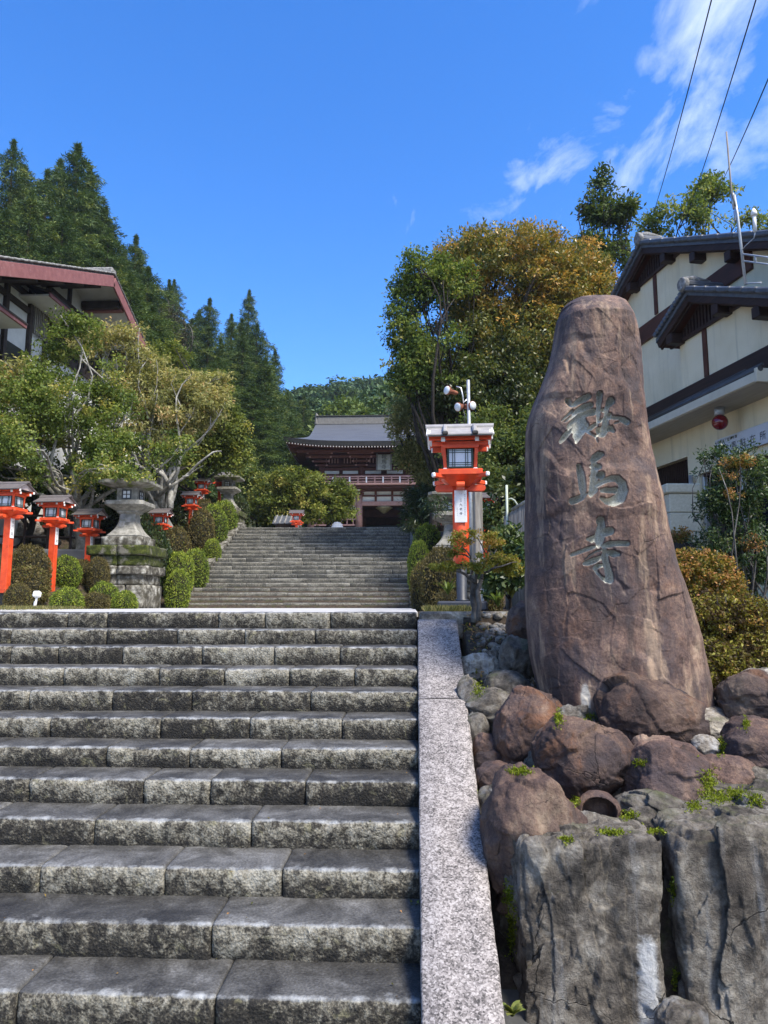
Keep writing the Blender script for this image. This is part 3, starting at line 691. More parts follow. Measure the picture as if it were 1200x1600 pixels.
# ------------------------------------------------------------------ rocks
def cube_sphere(n):
    V = []; F = []; idx = {}
    def vid(p):
        k = tuple(np.round(p, 5))
        if k not in idx: idx[k] = len(V); V.append(p)
        return idx[k]
    g = np.tan(np.linspace(-1, 1, n + 1) * math.pi / 4)
    for a in range(3):
        b, c = (a + 1) % 3, (a + 2) % 3
        for s in (-1, 1):
            ids = np.zeros((n + 1, n + 1), int)
            for i in range(n + 1):
                for j in range(n + 1):
                    p = [0, 0, 0]; p[a] = s; p[b] = g[i]; p[c] = g[j]; ids[i, j] = vid(tuple(p))
            for i in range(n):
                for j in range(n):
                    q = (ids[i, j], ids[i + 1, j], ids[i + 1, j + 1], ids[i, j + 1]); F.append(q if s > 0 else q[::-1])
    return np.array(V, float), np.array(F)
_cs = {}
def facets_of(p, seed, K, h, slope, st=(1, 1, 1)):
    """angular fracture faces: each point takes the tilted plane of its nearest seed"""
    r = np.random.default_rng(seed); st = np.asarray(st, float); q = p * st
    q = q + .10 * np.stack([fbm(p * 3 + k * 9, seed % 61 + k, 3) for k in range(3)], 1)
    S = q[r.integers(0, len(q), K)]; H = r.uniform(-h, h, K); G = r.normal(size=(K, 3)) * slope
    out = np.empty(len(p))
    for a in range(0, len(p), 20000):
        d2 = ((q[a:a + 20000, None, :] - S[None]) ** 2).sum(2); k = d2.argmin(1)
        out[a:a + 20000] = H[k] + ((q[a:a + 20000] - S[k]) * G[k]).sum(1)
    return out
def rock_mesh(name, dims, seed, mat, n=22, e=2.3, facets=9, amp=.10, rough=.05, fine=.030, cut=(.80, 1.06), frac=None):
    if n not in _cs: _cs[n] = cube_sphere(n)
    V, F = _cs[n]; V = V.copy(); r = np.random.default_rng(seed)
    d = V / np.linalg.norm(V, axis=1, keepdims=True)
    p = d * ((np.abs(d) ** e).sum(1, keepdims=True)) ** (-1 / e)
    p = p * (1 + amp * fbm(d * 1.1 + seed * 3.7, seed % 97, 3)[:, None] * 1.8)
    for k in range(facets):
        nn = r.normal(size=3); nn /= np.linalg.norm(nn); off = r.uniform(*cut)
        t = p @ nn - off; p = p - np.clip(t, 0, None)[:, None] * nn * .9
    p = p / np.percentile(np.abs(p), 99.2, axis=0)
    p = p + d * (rough * fbm(p * 3.2 + seed, seed % 89, 5, .6) + rough * .8 * np.minimum(0, ridged(p * 2.1 + seed * 2, seed % 83, 3) * -1 + .55))[:, None]
    tr = fbm(p * 1.7 + seed * 5.1, seed % 67, 3, .55) * 5; p = p + d * (rough * .75 * (np.floor(tr) + np.clip((tr - np.floor(tr)) * 6 - 5, 0, 1)) / 5)[:, None]
    for (K, hh, sl, st) in (frac or [(26, .022, .10, (1, 1, 1))]): p = p + d * (facets_of(p, seed + K, K, hh, sl, st) * (np.where(p[:, 2] > .9, .4, 1.0) if e > 6 else 1.0))[:, None]
    if fine: p = p + d * (fine * fbm(p * 9 + seed, seed % 79, 5, .65))[:, None]
    return fast_mesh(name, p * np.asarray(dims) / 2, F, mat, None, True)
def boulder(px, py, w, h, Y, mat, label, seed, name='boulder', rot=0.0, depth=1.0, n=22, cat='boulder', group='boulders heaped at the foot of the monument', tilt=0.0, **kw):
    c = at(px, py, Y); s = Y / FPX * 1.045
    n = max(n, int(n * 1.45)) if w > 60 else n
    dims = (w * s, (w + h) / 2 * s * depth, h * s)
    o = mobj(name, rock_mesh(name, dims, seed, mat, n, **kw), None, c, (0, tilt, rot))
    return tag(o, label, cat, group)
boulder(820, 1138, 96, 124, 4.75, m_rockC, 'tall brown boulder with a rusty split edge, next to the granite border', 11, tilt=.12, n=30, amp=.12)
boulder(906, 1190, 142, 122, 4.35, m_rockA, 'smooth brown egg-shaped boulder in the middle of the heap', 12, tilt=.35, n=32, facets=6, amp=.07)
boulder(829, 1305, 152, 205, 3.85, m_rockA, 'largest dark brown boulder, standing beside the granite border behind the grey wall block', 13, n=36, amp=.10)
boulder(1010, 1118, 138, 116, 4.85, m_rockB, 'dark reddish boulder leaning against the foot of the monument', 14, n=34, e=2.6, facets=12, amp=.12)
boulder(1038, 1214, 120, 112, 4.22, m_rockE, 'round grey-brown boulder right of the smooth egg-shaped one', 15, n=30, facets=8)
boulder(1180, 1096, 108, 82, 5.0, m_rockB, 'half pink half black boulder under the orange shrub at the right edge', 16, n=28)
boulder(1188, 1174, 112, 92, 4.55, m_rockC, 'purplish rounded boulder below the half pink one at the right edge', 17, n=28, facets=6)
boulder(1046, 1273, 142, 56, 3.98, m_rockD, 'flat dark stone lying below the round grey-brown boulder', 18, tilt=.18, n=28)
boulder(1165, 1290, 108, 48, 3.85, m_rockD, 'flat black stone resting on the right wall block', 19, n=26)
boulder(972, 1309, 136, 32, 3.72, m_rockB, 'long thin reddish slab on top of the left wall block', 20, n=24, depth=.7)
boulder(1100, 1140, 96, 66, 5.0, m_rockL, 'pale granite stone between the dark reddish boulder and the right edge', 21, n=26)
boulder(1136, 1212, 80, 56, 4.4, m_rockE, 'low pinkish brown stone left of the purplish boulder', 22, n=24)
boulder(1100, 1166, 40, 34, 4.6, m_rockL, 'fist-sized pale stone behind the low pinkish stone', 23, n=18)
boulder(758, 1168, 34, 46, 4.75, m_rockC, 'small orange stone beside the granite border', 24, n=18)
boulder(772, 1216, 56, 46, 4.45, m_rockC, 'small pinkish stone under the small orange one', 25, n=18)
boulder(766, 1190, 46, 36, 4.7, m_rockA, 'small brown stone squeezed between two other small stones by the border', 26, n=18)
boulder(765, 1115, 88, 72, 5.15, m_rockD, 'grey rough stone left of the tall brown boulder', 27, n=24)
boulder(756, 1042, 76, 48, 5.75, m_rockL, 'light grey slab set on edge below the planted soil', 28, n=22, e=4, depth=.5)
boulder(806, 1030, 54, 70, 5.6, m_rockD, 'rough mossy grey stone wedged left of the monument foot', 29, n=24)
boulder(790, 1075, 70, 50, 5.35, m_rockD, 'low grey stone between the light slab and the monument', 30, n=22)
boulder(815, 975, 46, 64, 5.95, m_rockA, 'small upright brown boulder tucked behind the left side of the monument', 31, n=22)
boulder(905, 1122, 90, 56, 5.0, m_rockD, 'grey stone wedged under the monument above the egg-shaped boulder', 32, n=24)
boulder(1095, 1110, 80, 40, 5.25, m_rockL, 'pale flat stone under the right corner of the monument', 33, n=22)
boulder(1140, 1250, 130, 44, 4.2, m_rockD, 'wide dark ledge stone below the purplish boulder', 34, n=26)
boulder(1190, 1065, 90, 40, 5.6, m_rockL, 'pale grey stone behind the half pink boulder', 35, n=22)
boulder(1195, 1245, 60, 46, 4.1, m_rockD, 'dark wedge stone at the right edge under the purplish boulder', 36, n=20)
boulder(668 + 310, 1262, 40, 40, 4.05, m_rockD, 'small dark stone right of the broken hollow stone', 37, n=18)
boulder(912, 1300, 52, 26, 3.8, m_rockL, 'small pale moss-edged stone at the left end of the thin slab', 38, n=18)
boulder(945, 1140, 70, 60, 5.0, m_rockD, 'dark stone between the egg-shaped boulder and the dark reddish boulder', 39, n=20)
boulder(1000, 1172, 60, 40, 4.7, m_rockD, 'dark stone hidden in the gap below the dark reddish boulder', 40, n=18)
boulder(880, 1262, 46, 40, 4.25, m_rockD, 'dark stone in the gap left of the broken hollow stone', 41, n=18)
boulder(990, 1300, 110, 40, 4.0, m_rockD, 'dark filling stone behind the thin reddish slab', 42, n=18)
boulder(1090, 1300, 120, 46, 3.9, m_rockD, 'dark filling stone behind the right wall block', 43, n=18)

r_ = np.random.default_rng(17)
for i, (px, py, w, h, Y, mt, lb) in enumerate([(1060, 1160, 70, 50, 4.85, m_rockD, 'dark stone behind the round grey-brown boulder'), (1150, 1130, 70, 50, 5.05, m_rockA, 'brown stone behind the purplish boulder'), (980, 1235, 60, 50, 4.35, m_rockD, 'dark stone between the egg-shaped and the round grey-brown boulders'), (1095, 1235, 60, 44, 4.25, m_rockD, 'dark mossy stone right of the round grey-brown boulder'),
        (850, 1200, 60, 60, 4.55, m_rockD, 'dark stone in the gap left of the egg-shaped boulder'), (870, 1110, 60, 50, 5.1, m_rockA, 'brown stone behind the tall split boulder'), (735, 1090, 40, 60, 5.25, m_rockD, 'dark stone against the upper part of the border'), (745, 1140, 40, 50, 4.95, m_rockD, 'dark stone against the border beside the tall split boulder'), (765, 1262, 40, 60, 4.25, m_rockD, 'dark stone between the border and the largest boulder'),
        (1170, 1215, 70, 40, 4.4, m_rockL, 'pale flat stone under the purplish boulder'), (1110, 1265, 90, 40, 4.05, m_rockD, 'dark flat stone above the right wall block'), (1180, 1262, 70, 44, 4.0, m_rockD, 'dark stone at the right edge above the wall block'), (920, 1285, 60, 30, 3.95, m_rockD, 'dark stone under the broken hollow stone'), (800, 1415, 60, 90, 3.95, m_rockD, 'dark stone under the largest boulder beside the gutter'), (1150, 1150, 50, 40, 4.9, m_rockL, 'small pale stone between the two right edge boulders')]):
    boulder(px, py, w, h, Y, mt, lb, 200 + i, n=18)
for i, (px, py, w, h, Y, mt, lb) in enumerate([(1290, 1180, 120, 100, 4.6, m_rockA, 'round brown boulder right of the purplish boulder'), (1300, 1270, 130, 80, 4.05, m_rockB, 'dark boulder above the third wall block'), (1400, 1230, 140, 110, 4.3, m_rockC, 'rusty boulder above the third wall block'), (1290, 1100, 120, 80, 5.1, m_rockD, 'grey boulder at the right end of the rock heap'), (1540, 1240, 150, 110, 4.3, m_rockA, 'brown boulder above the fourth wall block'), (1420, 1130, 130, 90, 4.9, m_rockD, 'grey boulder behind the rusty boulder')]):
    boulder(px, py, w, h, Y, mt, lb, 260 + i, n=20)
# the broken hollow stone: a shell with an open mouth
def hollow_stone():
    V, F = _cs.setdefault(24, cube_sphere(24)); d = V / np.linalg.norm(V, axis=1, keepdims=True)
    c = at(935, 1267, 3.95); s = 3.95 / FPX
    rim = np.array([-.16, -.95, .05]); rim /= np.linalg.norm(rim)
    k = d @ rim; side = d - k[:, None] * rim
    p = d * (1 + .10 * fbm(d * 1.6, 5, 3)[:, None])
    lat = np.linalg.norm(side * [1.15, 1, .95], axis=1)
    hole = np.clip((k - .62) / .16, 0, 1)
    p = p - rim * (hole * 1.15)[:, None]
    p = p + d * (.03 * fbm(d * 6, 8, 4))[:, None]
    o = mobj('hollow_stone', fast_mesh('hollow_stone', p * np.array([66, 60, 58]) / 2 * s, F, m_rockC, None, True), None, c)
    tag(o, 'broken hollow orange stone with an open arched mouth on the left wall block', 'stone', 'boulders heaped at the foot of the monument')
hollow_stone()

# two big quarried blocks of the retaining wall, and a third lower stone between them
def wall_block(x0, y0, x1, y1, Y, seed, label, depth=.85, lime=0.0, mat=None, n=96):
    a, b = at(x0, y0, Y), at(x1, y1, Y); c = (a + b) / 2; w = b[0] - a[0]; h = a[2] - b[2]
    me = rock_mesh('wall_block', (w * 1.02, depth, h * 1.04), seed, mat or m_rockG, n, e=16, facets=6, amp=.02, rough=.030, fine=.020, cut=(1.28, 1.55), frac=[(20, .040, .13, (1, 1, .85)), (110, .016, .12, (1, 1, .75)), (600, .006, .16, (1, 1, 1))])
    co = np.empty(len(me.vertices) * 3, np.float32); me.vertices.foreach_get('co', co); co = co.reshape(-1, 3)
    xs_ = co[:, 0] + c[0] - (at(1012, 1500, Y)[0] + .02 * co[:, 2]); li = np.exp(-(xs_ / .055) ** 2) * np.clip((c[2] + h * .22 - co[:, 2] - c[2]) / .12, 0, 1) * (lime)
    a_ = me.attributes.new('lime', 'FLOAT', 'POINT'); a_.data.foreach_set('value', li.astype(np.float32))
    tag(mobj('wall_block', me, None, (c[0], Y + depth / 2, c[2])), label, 'stone block', 'quarried blocks of the low retaining wall')
wall_block(812, 1316, 1053, 1760, 3.45, 61, 'left grey quarried block of the retaining wall, with a white lime streak', .44, 1.0)
wall_block(1060, 1308, 1330, 1760, 3.48, 62, 'right grey quarried block of the retaining wall at the picture edge', .48)
wall_block(1338, 1320, 1600, 1760, 3.55, 65, 'third grey quarried block, right of the other two wall blocks', .5)
wall_block(1608, 1310, 1900, 1760, 3.6, 66, 'fourth grey quarried block at the far right end of the low wall', .5)
boulder(1068, 1608, 70, 70, 3.30, m_rockG, 'small grey stone at the ground between the two wall blocks', 63, n=22, group='quarried blocks of the low retaining wall')
boulder(840, 1440, 60, 150, 3.75, m_rockD, 'dark stone in the gap behind the left wall block', 64, n=22)

# ------------------------------------------------------------------ the inscribed monument
OUT_L = [(1106, 846), (1080, 836), (1040, 826), (1000, 822), (960, 820), (920, 818), (880, 817), (830, 816), (780, 817), (730, 818), (690, 819), (660, 822), (640, 828), (620, 836), (590, 848), (560, 858), (530, 864), (505, 868), (490, 872), (478, 880), (469, 896), (462, 920)]
OUT_R = [(1106, 1117), (1080, 1112), (1040, 1104), (1000, 1092), (960, 1081), (920, 1068), (880, 1056), (830, 1043), (780, 1031), (730, 1019), (690, 1011), (660, 1006), (640, 1004), (620, 1004), (590, 1003), (560, 1000), (530, 994), (505, 988), (490, 984), (478, 979), (469, 970), (462, 945)]
MY = 5.25
STROKES = [
 [(126, 128, 19), (148, 160, 14), (172, 158, 14), (205, 132, 18), (245, 112, 22), (275, 98, 18)],
 [(162, 228, 9), (200, 200, 16), (245, 175, 20), (295, 158, 17)],
 [(78, 276, 5), (110, 248, 9), (155, 205, 9)], [(100, 285, 6), (150, 250, 9), (190, 220, 10)],
 [(132, 322, 16), (165, 285, 18), (205, 250, 20), (255, 222, 20), (312, 208, 24)],
 [(225, 235, 22), (218, 290, 40), (205, 340, 46), (195, 385, 30), (188, 432, 9)],
 [(72, 428, 12), (95, 400, 17), (122, 368, 17), (150, 345, 14)],
 [(258, 300, 14), (266, 335, 15), (295, 328, 14), (330, 300, 12)],
 [(240, 330, 20), (270, 352, 12), (300, 370, 6)],
 [(356, 82, 21), (356, 130, 16), (352, 200, 14), (348, 255, 11), (342, 310, 6)],
 [(357, 280, 9), (400, 258, 10), (450, 245, 11), (505, 250, 13), (535, 266, 18), (560, 284, 18)],
 [(470, 290, 4), (508, 280, 6)],
 [(440, 132, 27), (420, 165, 15), (408, 200, 14), (412, 240, 18), (402, 290, 20), (400, 335, 26), (378, 372, 22), (345, 380, 9)],
 [(385, 195, 14), (400, 200, 12)], [(435, 228, 16), (420, 250, 14)],
 [(415, 325, 16), (445, 330, 20), (462, 345, 13)], [(358, 348, 26), (352, 380, 10)], [(270, 365, 4), (330, 385, 9), (345, 430, 4)],
 [(372, 520, 16), (350, 528, 25), (325, 548, 25), (300, 565, 12)],
 [(312, 570, 18), (322, 615, 20), (314, 650, 22), (312, 690, 24), (310, 740, 27), (308, 780, 30), (292, 815, 18)],
 [(345, 615, 21)], [(362, 678, 25)], [(295, 610, 10)], [(285, 690, 8)],
 [(340, 745, 18), (395, 715, 17), (445, 698, 18), (490, 700, 22), (525, 735, 26), (533, 785, 32), (510, 840, 36), (460, 868, 32), (410, 868, 20), (360, 845, 8)],
 [(365, 790, 12), (410, 785, 18), (475, 785, 20)],
 [(205, 604, 16), (213, 650, 22), (220, 700, 23), (226, 760, 24), (236, 825, 15)],
 [(155, 865, 21), (185, 856, 22), (225, 838, 18), (265, 808, 5)],
 [(368, 1005, 28), (376, 1040, 26), (370, 1100, 34), (362, 1150, 30), (358, 1198, 10)],
 [(440, 1082, 26), (405, 1090, 28)], [(272, 1140, 9), (310, 1142, 20), (345, 1130, 20)],
 [(160, 1256, 11), (215, 1236, 12), (280, 1212, 13), (335, 1196, 10)],
 [(388, 1192, 12), (430, 1180, 19), (500, 1170, 18), (570, 1174, 16)],
 [(400, 1205, 12), (408, 1250, 20), (414, 1300, 20), (428, 1350, 22), (440, 1400, 26), (448, 1440, 24), (420, 1448, 14), (380, 1420, 9), (350, 1385, 9), (335, 1355, 14), (360, 1335, 16), (398, 1335, 10)],
 [(435, 1240, 16), (470, 1246, 22), (502, 1252, 15)],
 [(254, 1322, 10), (290, 1312, 18), (335, 1295, 19), (385, 1275, 14)], [(256, 1300, 4), (290, 1262, 5), (340, 1232, 5), (388, 1218, 6)],
]
def monument():
    lz = np.array([at(870, y, MY)[2] for y, _ in OUT_L]); lx = np.array([at(x, y, MY)[0] for y, x in OUT_L]); rx = np.array([at(x, y, MY)[0] for y, x in OUT_R])
    zb = lz[0] - .12; zt = lz[-1] - .035; lz = np.where(np.arange(len(lz)) > 16, lz - .035 * (np.arange(len(lz)) - 16) / 5, lz)
    zs = np.concatenate([np.arange(zb, zt - .10, .0062), zt - .10 * (1 - np.sin(np.linspace(0, 1, 26) * math.pi / 2)) * 1.0]); zs = np.unique(zs)
    xl = np.interp(zs, lz, lx); xr = np.interp(zs, lz, rx)
    w = 5; ker = np.ones(31) / 31
    pad = lambda a: np.convolve(np.concatenate([np.full(15, a[0]), a, np.full(15, a[-1])]), ker, 'valid')
    tb = zs < zt - .12
    xl = np.where(tb, pad(xl), xl); xr = np.where(tb, pad(xr), xr)
    q0 = np.stack([zs * 2.2, zs * 0, zs * 0], 1)
    mid_ = (xl + xr) / 2; xl = mid_ + (xl - mid_) * .984; xr = mid_ + (xr - mid_) * .984
    xl = xl + .018 * fbm(q0 * 1.0 + 3, 4, 5, .6); xr = xr + .018 * fbm(q0 * 1.0 + 33, 9, 5, .6)
    nu = 236
    u = np.linspace(-1, 1, nu); u = np.sign(u) * (1 - (1 - np.abs(u)) ** 1.25) if False else np.sin(u * math.pi / 2) * .35 + u * .65
    XX = (xl[:, None] + xr[:, None]) / 2 + (xr - xl)[:, None] / 2 * u[None, :]
    ZZ = np.repeat(zs[:, None], nu, 1)
    topf = np.clip((zt - zs) / .22, 0, 1) ** .5
    depth = (.30 + .10 * np.clip((zt - zs) / 3, 0, 1)) * np.maximum(topf, .12)
    prof = (1 - np.abs(u) ** 3.2) ** (1 / 2.2)
    front = -depth[:, None] * prof[None, :]
    P = np.stack([XX.ravel(), ZZ.ravel(), ZZ.ravel() * 0], 1)
    rel = .045 * fbm(P * 1.1 + 5, 12, 3) + .009 * fbm(P * [6, 2.6, 1] + 2, 13, 4, .55) + .006 * fbm(P * [22, 12, 1], 14, 5, .65) + facets_of(P * [1, 1, 0], 77, 46, .0045, .013, (1.6, 1, 0)) + facets_of(P * [1, 1, 0], 78, 400, .002, .014, (1.5, 1, 0))
    crk = ridged(P * [2.6, 1.6, 1] + 9, 21, 3); crack = np.clip(crk - .80, 0, 1) * .22 * np.clip(fbm(P * 1.2 + 30, 25, 2) + .25, 0, 1)
    step = np.clip(fbm(P * 2.3 + 50, 31, 2) * 12, -1, 1) * .010
    edgef = np.repeat(np.clip((1 - np.abs(u)) * 5, 0, 1)[None, :], len(zs), 0).ravel()
    # the carved characters
    FR = front.ravel()
    Yf = MY + FR
    pxl = np.zeros((len(FR), 2))
    # where each surface point appears: project its place on the mean front face
    v = np.stack([XX.ravel(), Yf, ZZ.ravel() - EYE], 1)
    cxr = np.array([_cy, _sy, 0]); fwd = np.array([-_sy * _cp, _cy * _cp, _sp]); upv = np.array([_sy * _sp, -_cy * _sp, _cp])
    dep = v @ fwd; pu = 600 + FPX * (v @ cxr) / dep; pvv = 800 - FPX * (v @ upv) / dep
    zx = (pu - 860) * 4.707; zy = (pvv - 600) * 4.707
    carve = np.zeros(len(FR)); sel = (zx > 30) & (zx < 630) & (zy > 30) & (zy < 1500)
    sx, sy = zx[sel], zy[sel]; best = np.zeros(sel.sum())
    wob = fbm(np.stack([sx * .03, sy * .03, sx * 0], 1), 3, 3) * 4
    for s in STROKES:
        if len(s) == 1: s = [s[0], (s[0][0] + 1, s[0][1], s[0][2])]
        for (ax, ay, ar), (bx, by, br) in zip(s[:-1], s[1:]):
            dx, dy = bx - ax, by - ay; L = dx * dx + dy * dy + 1e-6
            t = np.clip(((sx - ax) * dx + (sy - ay) * dy) / L, 0, 1)
            dd = np.hypot(sx - ax - t * dx, sy - ay - t * dy) + wob * .5; rr = (ar + (br - ar) * t) * 1.12
            k = np.clip((rr + 1.5 - dd) / (rr + 1.5), 0, 1)
            best = np.maximum(best, np.sqrt(np.clip(k * (2 - k), 0, 1)) * np.clip(rr / 20, .35, 1.25))
    carve[sel] = best
    cd = carve * .062
    rel = rel * edgef + step * edgef
    smooth_under = np.clip(1 - carve * 2, 0, 1)
    Yv = Yf - rel + crack * edgef * smooth_under + cd
    lime = np.exp(-((pu - 915) / 9) ** 2) * np.clip((pvv - 1055) / 30, 0, 1) * 1.1 + np.exp(-((pu - 984) / 5) ** 2) * np.clip((pvv - 1050) / 40, 0, 1) * .6
    V = np.stack([XX.ravel(), Yv, ZZ.ravel()], 1)
    nz = len(zs); I = (np.arange(nz - 1)[:, None] * nu + np.arange(nu - 1)[None, :]).ravel()
    Fq = np.stack([I, I + 1, I + nu + 1, I + nu], 1)
    # back
    nb = 40; ub_ = np.linspace(1, -1, nb); bz_ = np.linspace(0, nz - 1, 80).astype(int)
    base = len(V); Vb = []
    for i in bz_:
        c0, hw = (xl[i] + xr[i]) / 2, (xr[i] - xl[i]) / 2
        for uu in ub_: Vb.append((c0 + hw * uu, MY + .8 * depth[i] * (1 - abs(uu) ** 3) ** .45, zs[i]))
    Vb = np.array(Vb); Vb[:, 1] += .03 * fbm(Vb * 2, 44, 3) * (Vb[:, 1] > MY + .02)
    Ib = (np.arange(79)[:, None] * nb + np.arange(nb - 1)[None, :]).ravel() + base
    Fb_ = np.stack([Ib, Ib + 1, Ib + nb + 1, Ib + nb], 1)
    top = np.arange((nz - 1) * nu, nz * nu); tb_ = base + 79 * nb + np.arange(nb)[::-1]
    # top cap strip between front and back last rows
    cap = []
    for i in range(nb - 1):
        a = top[int(i * (nu - 1) / (nb - 1))]; b = top[int((i + 1) * (nu - 1) / (nb - 1))]
        cap.append((a, b, tb_[i + 1], tb_[i]))
    Fall = np.concatenate([Fq, Fb_, np.array(cap)])
    ca = np.concatenate([carve, np.zeros(len(Vb))]); li = np.concatenate([lime, np.zeros(len(Vb))])
    V = np.concatenate([V, Vb])
    org = np.array([float((lx[0] + rx[0]) / 2), MY, float(zb)])
    o = mobj('stone_monument', fast_mesh('stone_monument', V - org, Fall, m_mon, None, True, None, {'carve': ca, 'lime': li}), None, org)
    tag(o, 'tall tapering brown stone monument carved with three pale characters reading 鞍馬寺', 'monument')
monument()
# drill rod left in the stone's flank
# ------------------------------------------------------------------ vermilion lanterns
def lantern(label, loc, rz=0.0, s=1.0, big=False, group=None, text=None, roof=None, ext=0.0):
    t = thing('red_lantern', label, 'lantern', loc, rz, group); t.scale = (s, s, s)
    rm = roof or (m_grey_roof if big else m_bark_roof)
    sw = .205 if big else .165
    if big:
        MB().box((0, 0, .06), (.61, .61, .12), .02).build('base_slab', m_navy, t)
        MB().lathe([(.085, .118), (.085, .14), (.066, .15), (.066, .60)], 20).build('base_column', m_navy, t)
        MB().lathe([(.098, .585), (.1025, .59), (.1025, 1.56)], 28).build('shaft', m_red, t)
    else:
        MB().box((0, 0, .19 - ext), (.13, .13, .44), .008).build('base_post', m_black, t)
        MB().box((0, 0, .97 - ext / 2), (sw, sw, 1.20 + ext), .006).build('shaft', m_red, t)
    for a in (0, 1):
        L = .64; w = .10; mb = MB(); poly = []
        for q in np.linspace(-math.pi / 2, math.pi / 2, 7): poly.append((L / 2 - .04 + .04 * math.cos(q), 0, 1.55 + .04 * math.sin(q)))
        for q in np.linspace(math.pi / 2, 3 * math.pi / 2, 7): poly.append((-L / 2 + .04 + .04 * math.cos(q), 0, 1.55 + .04 * math.sin(q)))
        mb.prism([(x, 0, z + .002 * a) for x, y, z in poly], (0, -w / 2, 0), (0, w / 2, 0)); o = mb.build('cross_arm', m_red, t)
        if a: o.rotation_euler = (0, 0, R(90))
    mb = MB(); mb.box((0, 0, 1.625), (.22, .22, .12), 0, taper=2.28); mb.build('bracket', m_red, t)
    MB().box((0, 0, 1.720), (.55, .55, .075), .008).build('platform', m_red, t)
    for k in range(2):
        o = MB().bar((-.455, 0, 1.672), (.455, 0, 1.672), .05, .055, 0, .008).build('corner_beam', m_red, t); o.rotation_euler = (0, 0, R(45 + 90 * k)); o.location.z = .004 * k
        [MB().box((q, 0, 1.672), (.038, .054, .058), .012).build('white_tip', m_white if big else m_red, o) for q in (.470, -.470)]
    # lamp house: four leaning posts, each with a white foot, and a latticed window on each side
    def lean(z): return .185 + (z - 1.76) * .07
    for sx in (-1, 1):
        for sy in (-1, 1):
            mb = MB(); mb.bar((sx * lean(1.775), sy * lean(1.775), 1.775), (sx * lean(2.04), sy * lean(2.04), 2.04), .042, .042, 0, .004, up=(0, 1, 0)); p = mb.build('corner_post', m_red, t)
            MB().box((sx * .188, sy * .188, 1.768), (.056, .056, .026), .008).build('post_foot', m_white, p)
    for k in range(4):
        tl = -math.atan(.07)
        w = thing('window', None, None); w.parent = t; w.rotation_euler = (0, 0, R(90 * k)); 
        del_ = MB().box((0, 0, 0), (.315, .012, .262), 0)
        pan = del_.build('pane', m_paper, w, (0, -.186 - .009, 1.906), (tl, 0, 0))
        mb = MB()
        for (cx_, cz_, dx_, dz_) in ((-.150, 0, .024, .262), (.150, 0, .024, .262), (0, .122, .276, .022), (0, -.122, .276, .022)): mb.box((cx_, -.012, cz_), (dx_, .018, dz_), .003)
        for q in (-.095, -.068, .068, .095): mb.box((q, -.010, 0), (.008, .012, .222))
        for q in (-.088, -.062, .070, .094): mb.box((0, -.009, q), (.276, .010, .007))
        mb.build('lattice', m_green, w, (0, -.186 - .009, 1.906), (tl, 0, 0))
    MB().box((0, 0, 2.055), (.47, .47, .05), .005).build('top_plate', m_red, t)
    for sy in (-1, 1):
        for (z, L, y) in ((2.095, .73, .19), (2.150, .80, .27)):
            b = MB().box((0, sy * y, z), (L - .02, .05, .052), .004).build('purlin', m_red, t)
            for sx in (-1, 1): MB().box((sx * (L / 2 - .004), sy * y, z), (.020, .054, .056), .004).build('white_tip', m_white, b)
    for sx in (-1, 1):
        mb = MB(); mb.bar((sx * .21, -.30, 2.125), (sx * .21, .30, 2.125), .045, .05, 0, .004); b = mb.build('cross_beam', m_red, t)
        [MB().box((sx * .21, q, 2.125), (.050, .018, .056), .004).build('white_tip', m_white, b) for q in (-.306, .306)]
    zr, ze, hd = 2.375, 2.175, .385
    for sx in (-1, 1):
        mb = MB(); mb.prism([(sx * .34, -hd * .86, ze + .012), (sx * .34, hd * .86, ze + .012), (sx * .34, 0, zr - .045)], (-.012, 0, 0), (.012, 0, 0)); mb.build('gable_panel', m_red if big else m_barge_white, t)
        for sy in (-1, 1): mb = MB(); mb.bar((sx * .392, sy * hd, ze - .012), (sx * .392, 0, zr - .022), .022, .055, 0, .003, up=(1, 0, 0)); mb.build('barge_board', m_white if big else m_bark_roof, t)
    mb = MB()
    for sy in (-1, 1):
        n = 6; top = []; bot = []
        for i in range(n + 1):
            q = i / n; y = sy * hd * 1.03 * (1 - q); z = ze + (zr - ze) * (q ** 1.12)
            top.append((y, z)); bot.append((y, z - .022))
        V = [(-.405, y, z) for y, z in top] + [(.405, y, z) for y, z in top] + [(-.405, y, z) for y, z in bot] + [(.405, y, z) for y, z in bot]
        m = n + 1; F = []
        for i in range(n): F += [(i, m + i, m + i + 1, i + 1), (2 * m + i, 2 * m + i + 1, 3 * m + i + 1, 3 * m + i), (i, i + 1, 2 * m + i + 1, 2 * m + i), (m + i, 3 * m + i, 3 * m + i + 1, m + i + 1)]
        F += [(0, 2 * m, 3 * m, m)]
        mb.add(V, F, 0)
        mb.box((0, sy * (hd * 1.03 - .004), ze - .022), (.79, .014, .018), 0, mi=1)
    rf = mb.build('roof', [rm, m_roof_edge], t)
    mb = MB()
    for sy in (-1, 1):
        mb.bar((0, sy * .001, zr + .005), (0, sy * .085, zr - .036), .88, .024, up=(0, 0, 1)) if False else mb.add([(-.44, 0, zr + .022), (.44, 0, zr + .022), (.43, sy * .10, zr - .030), (-.43, sy * .10, zr - .030), (-.44, 0, zr - .01), (.44, 0, zr - .01), (.43, sy * .10, zr - .055), (-.43, sy * .10, zr - .055)], [(0, 1, 2, 3), (3, 2, 6, 7), (0, 3, 7, 4), (1, 5, 6, 2), (4, 7, 6, 5)])
    mb.build('ridge_cap', rm, rf)
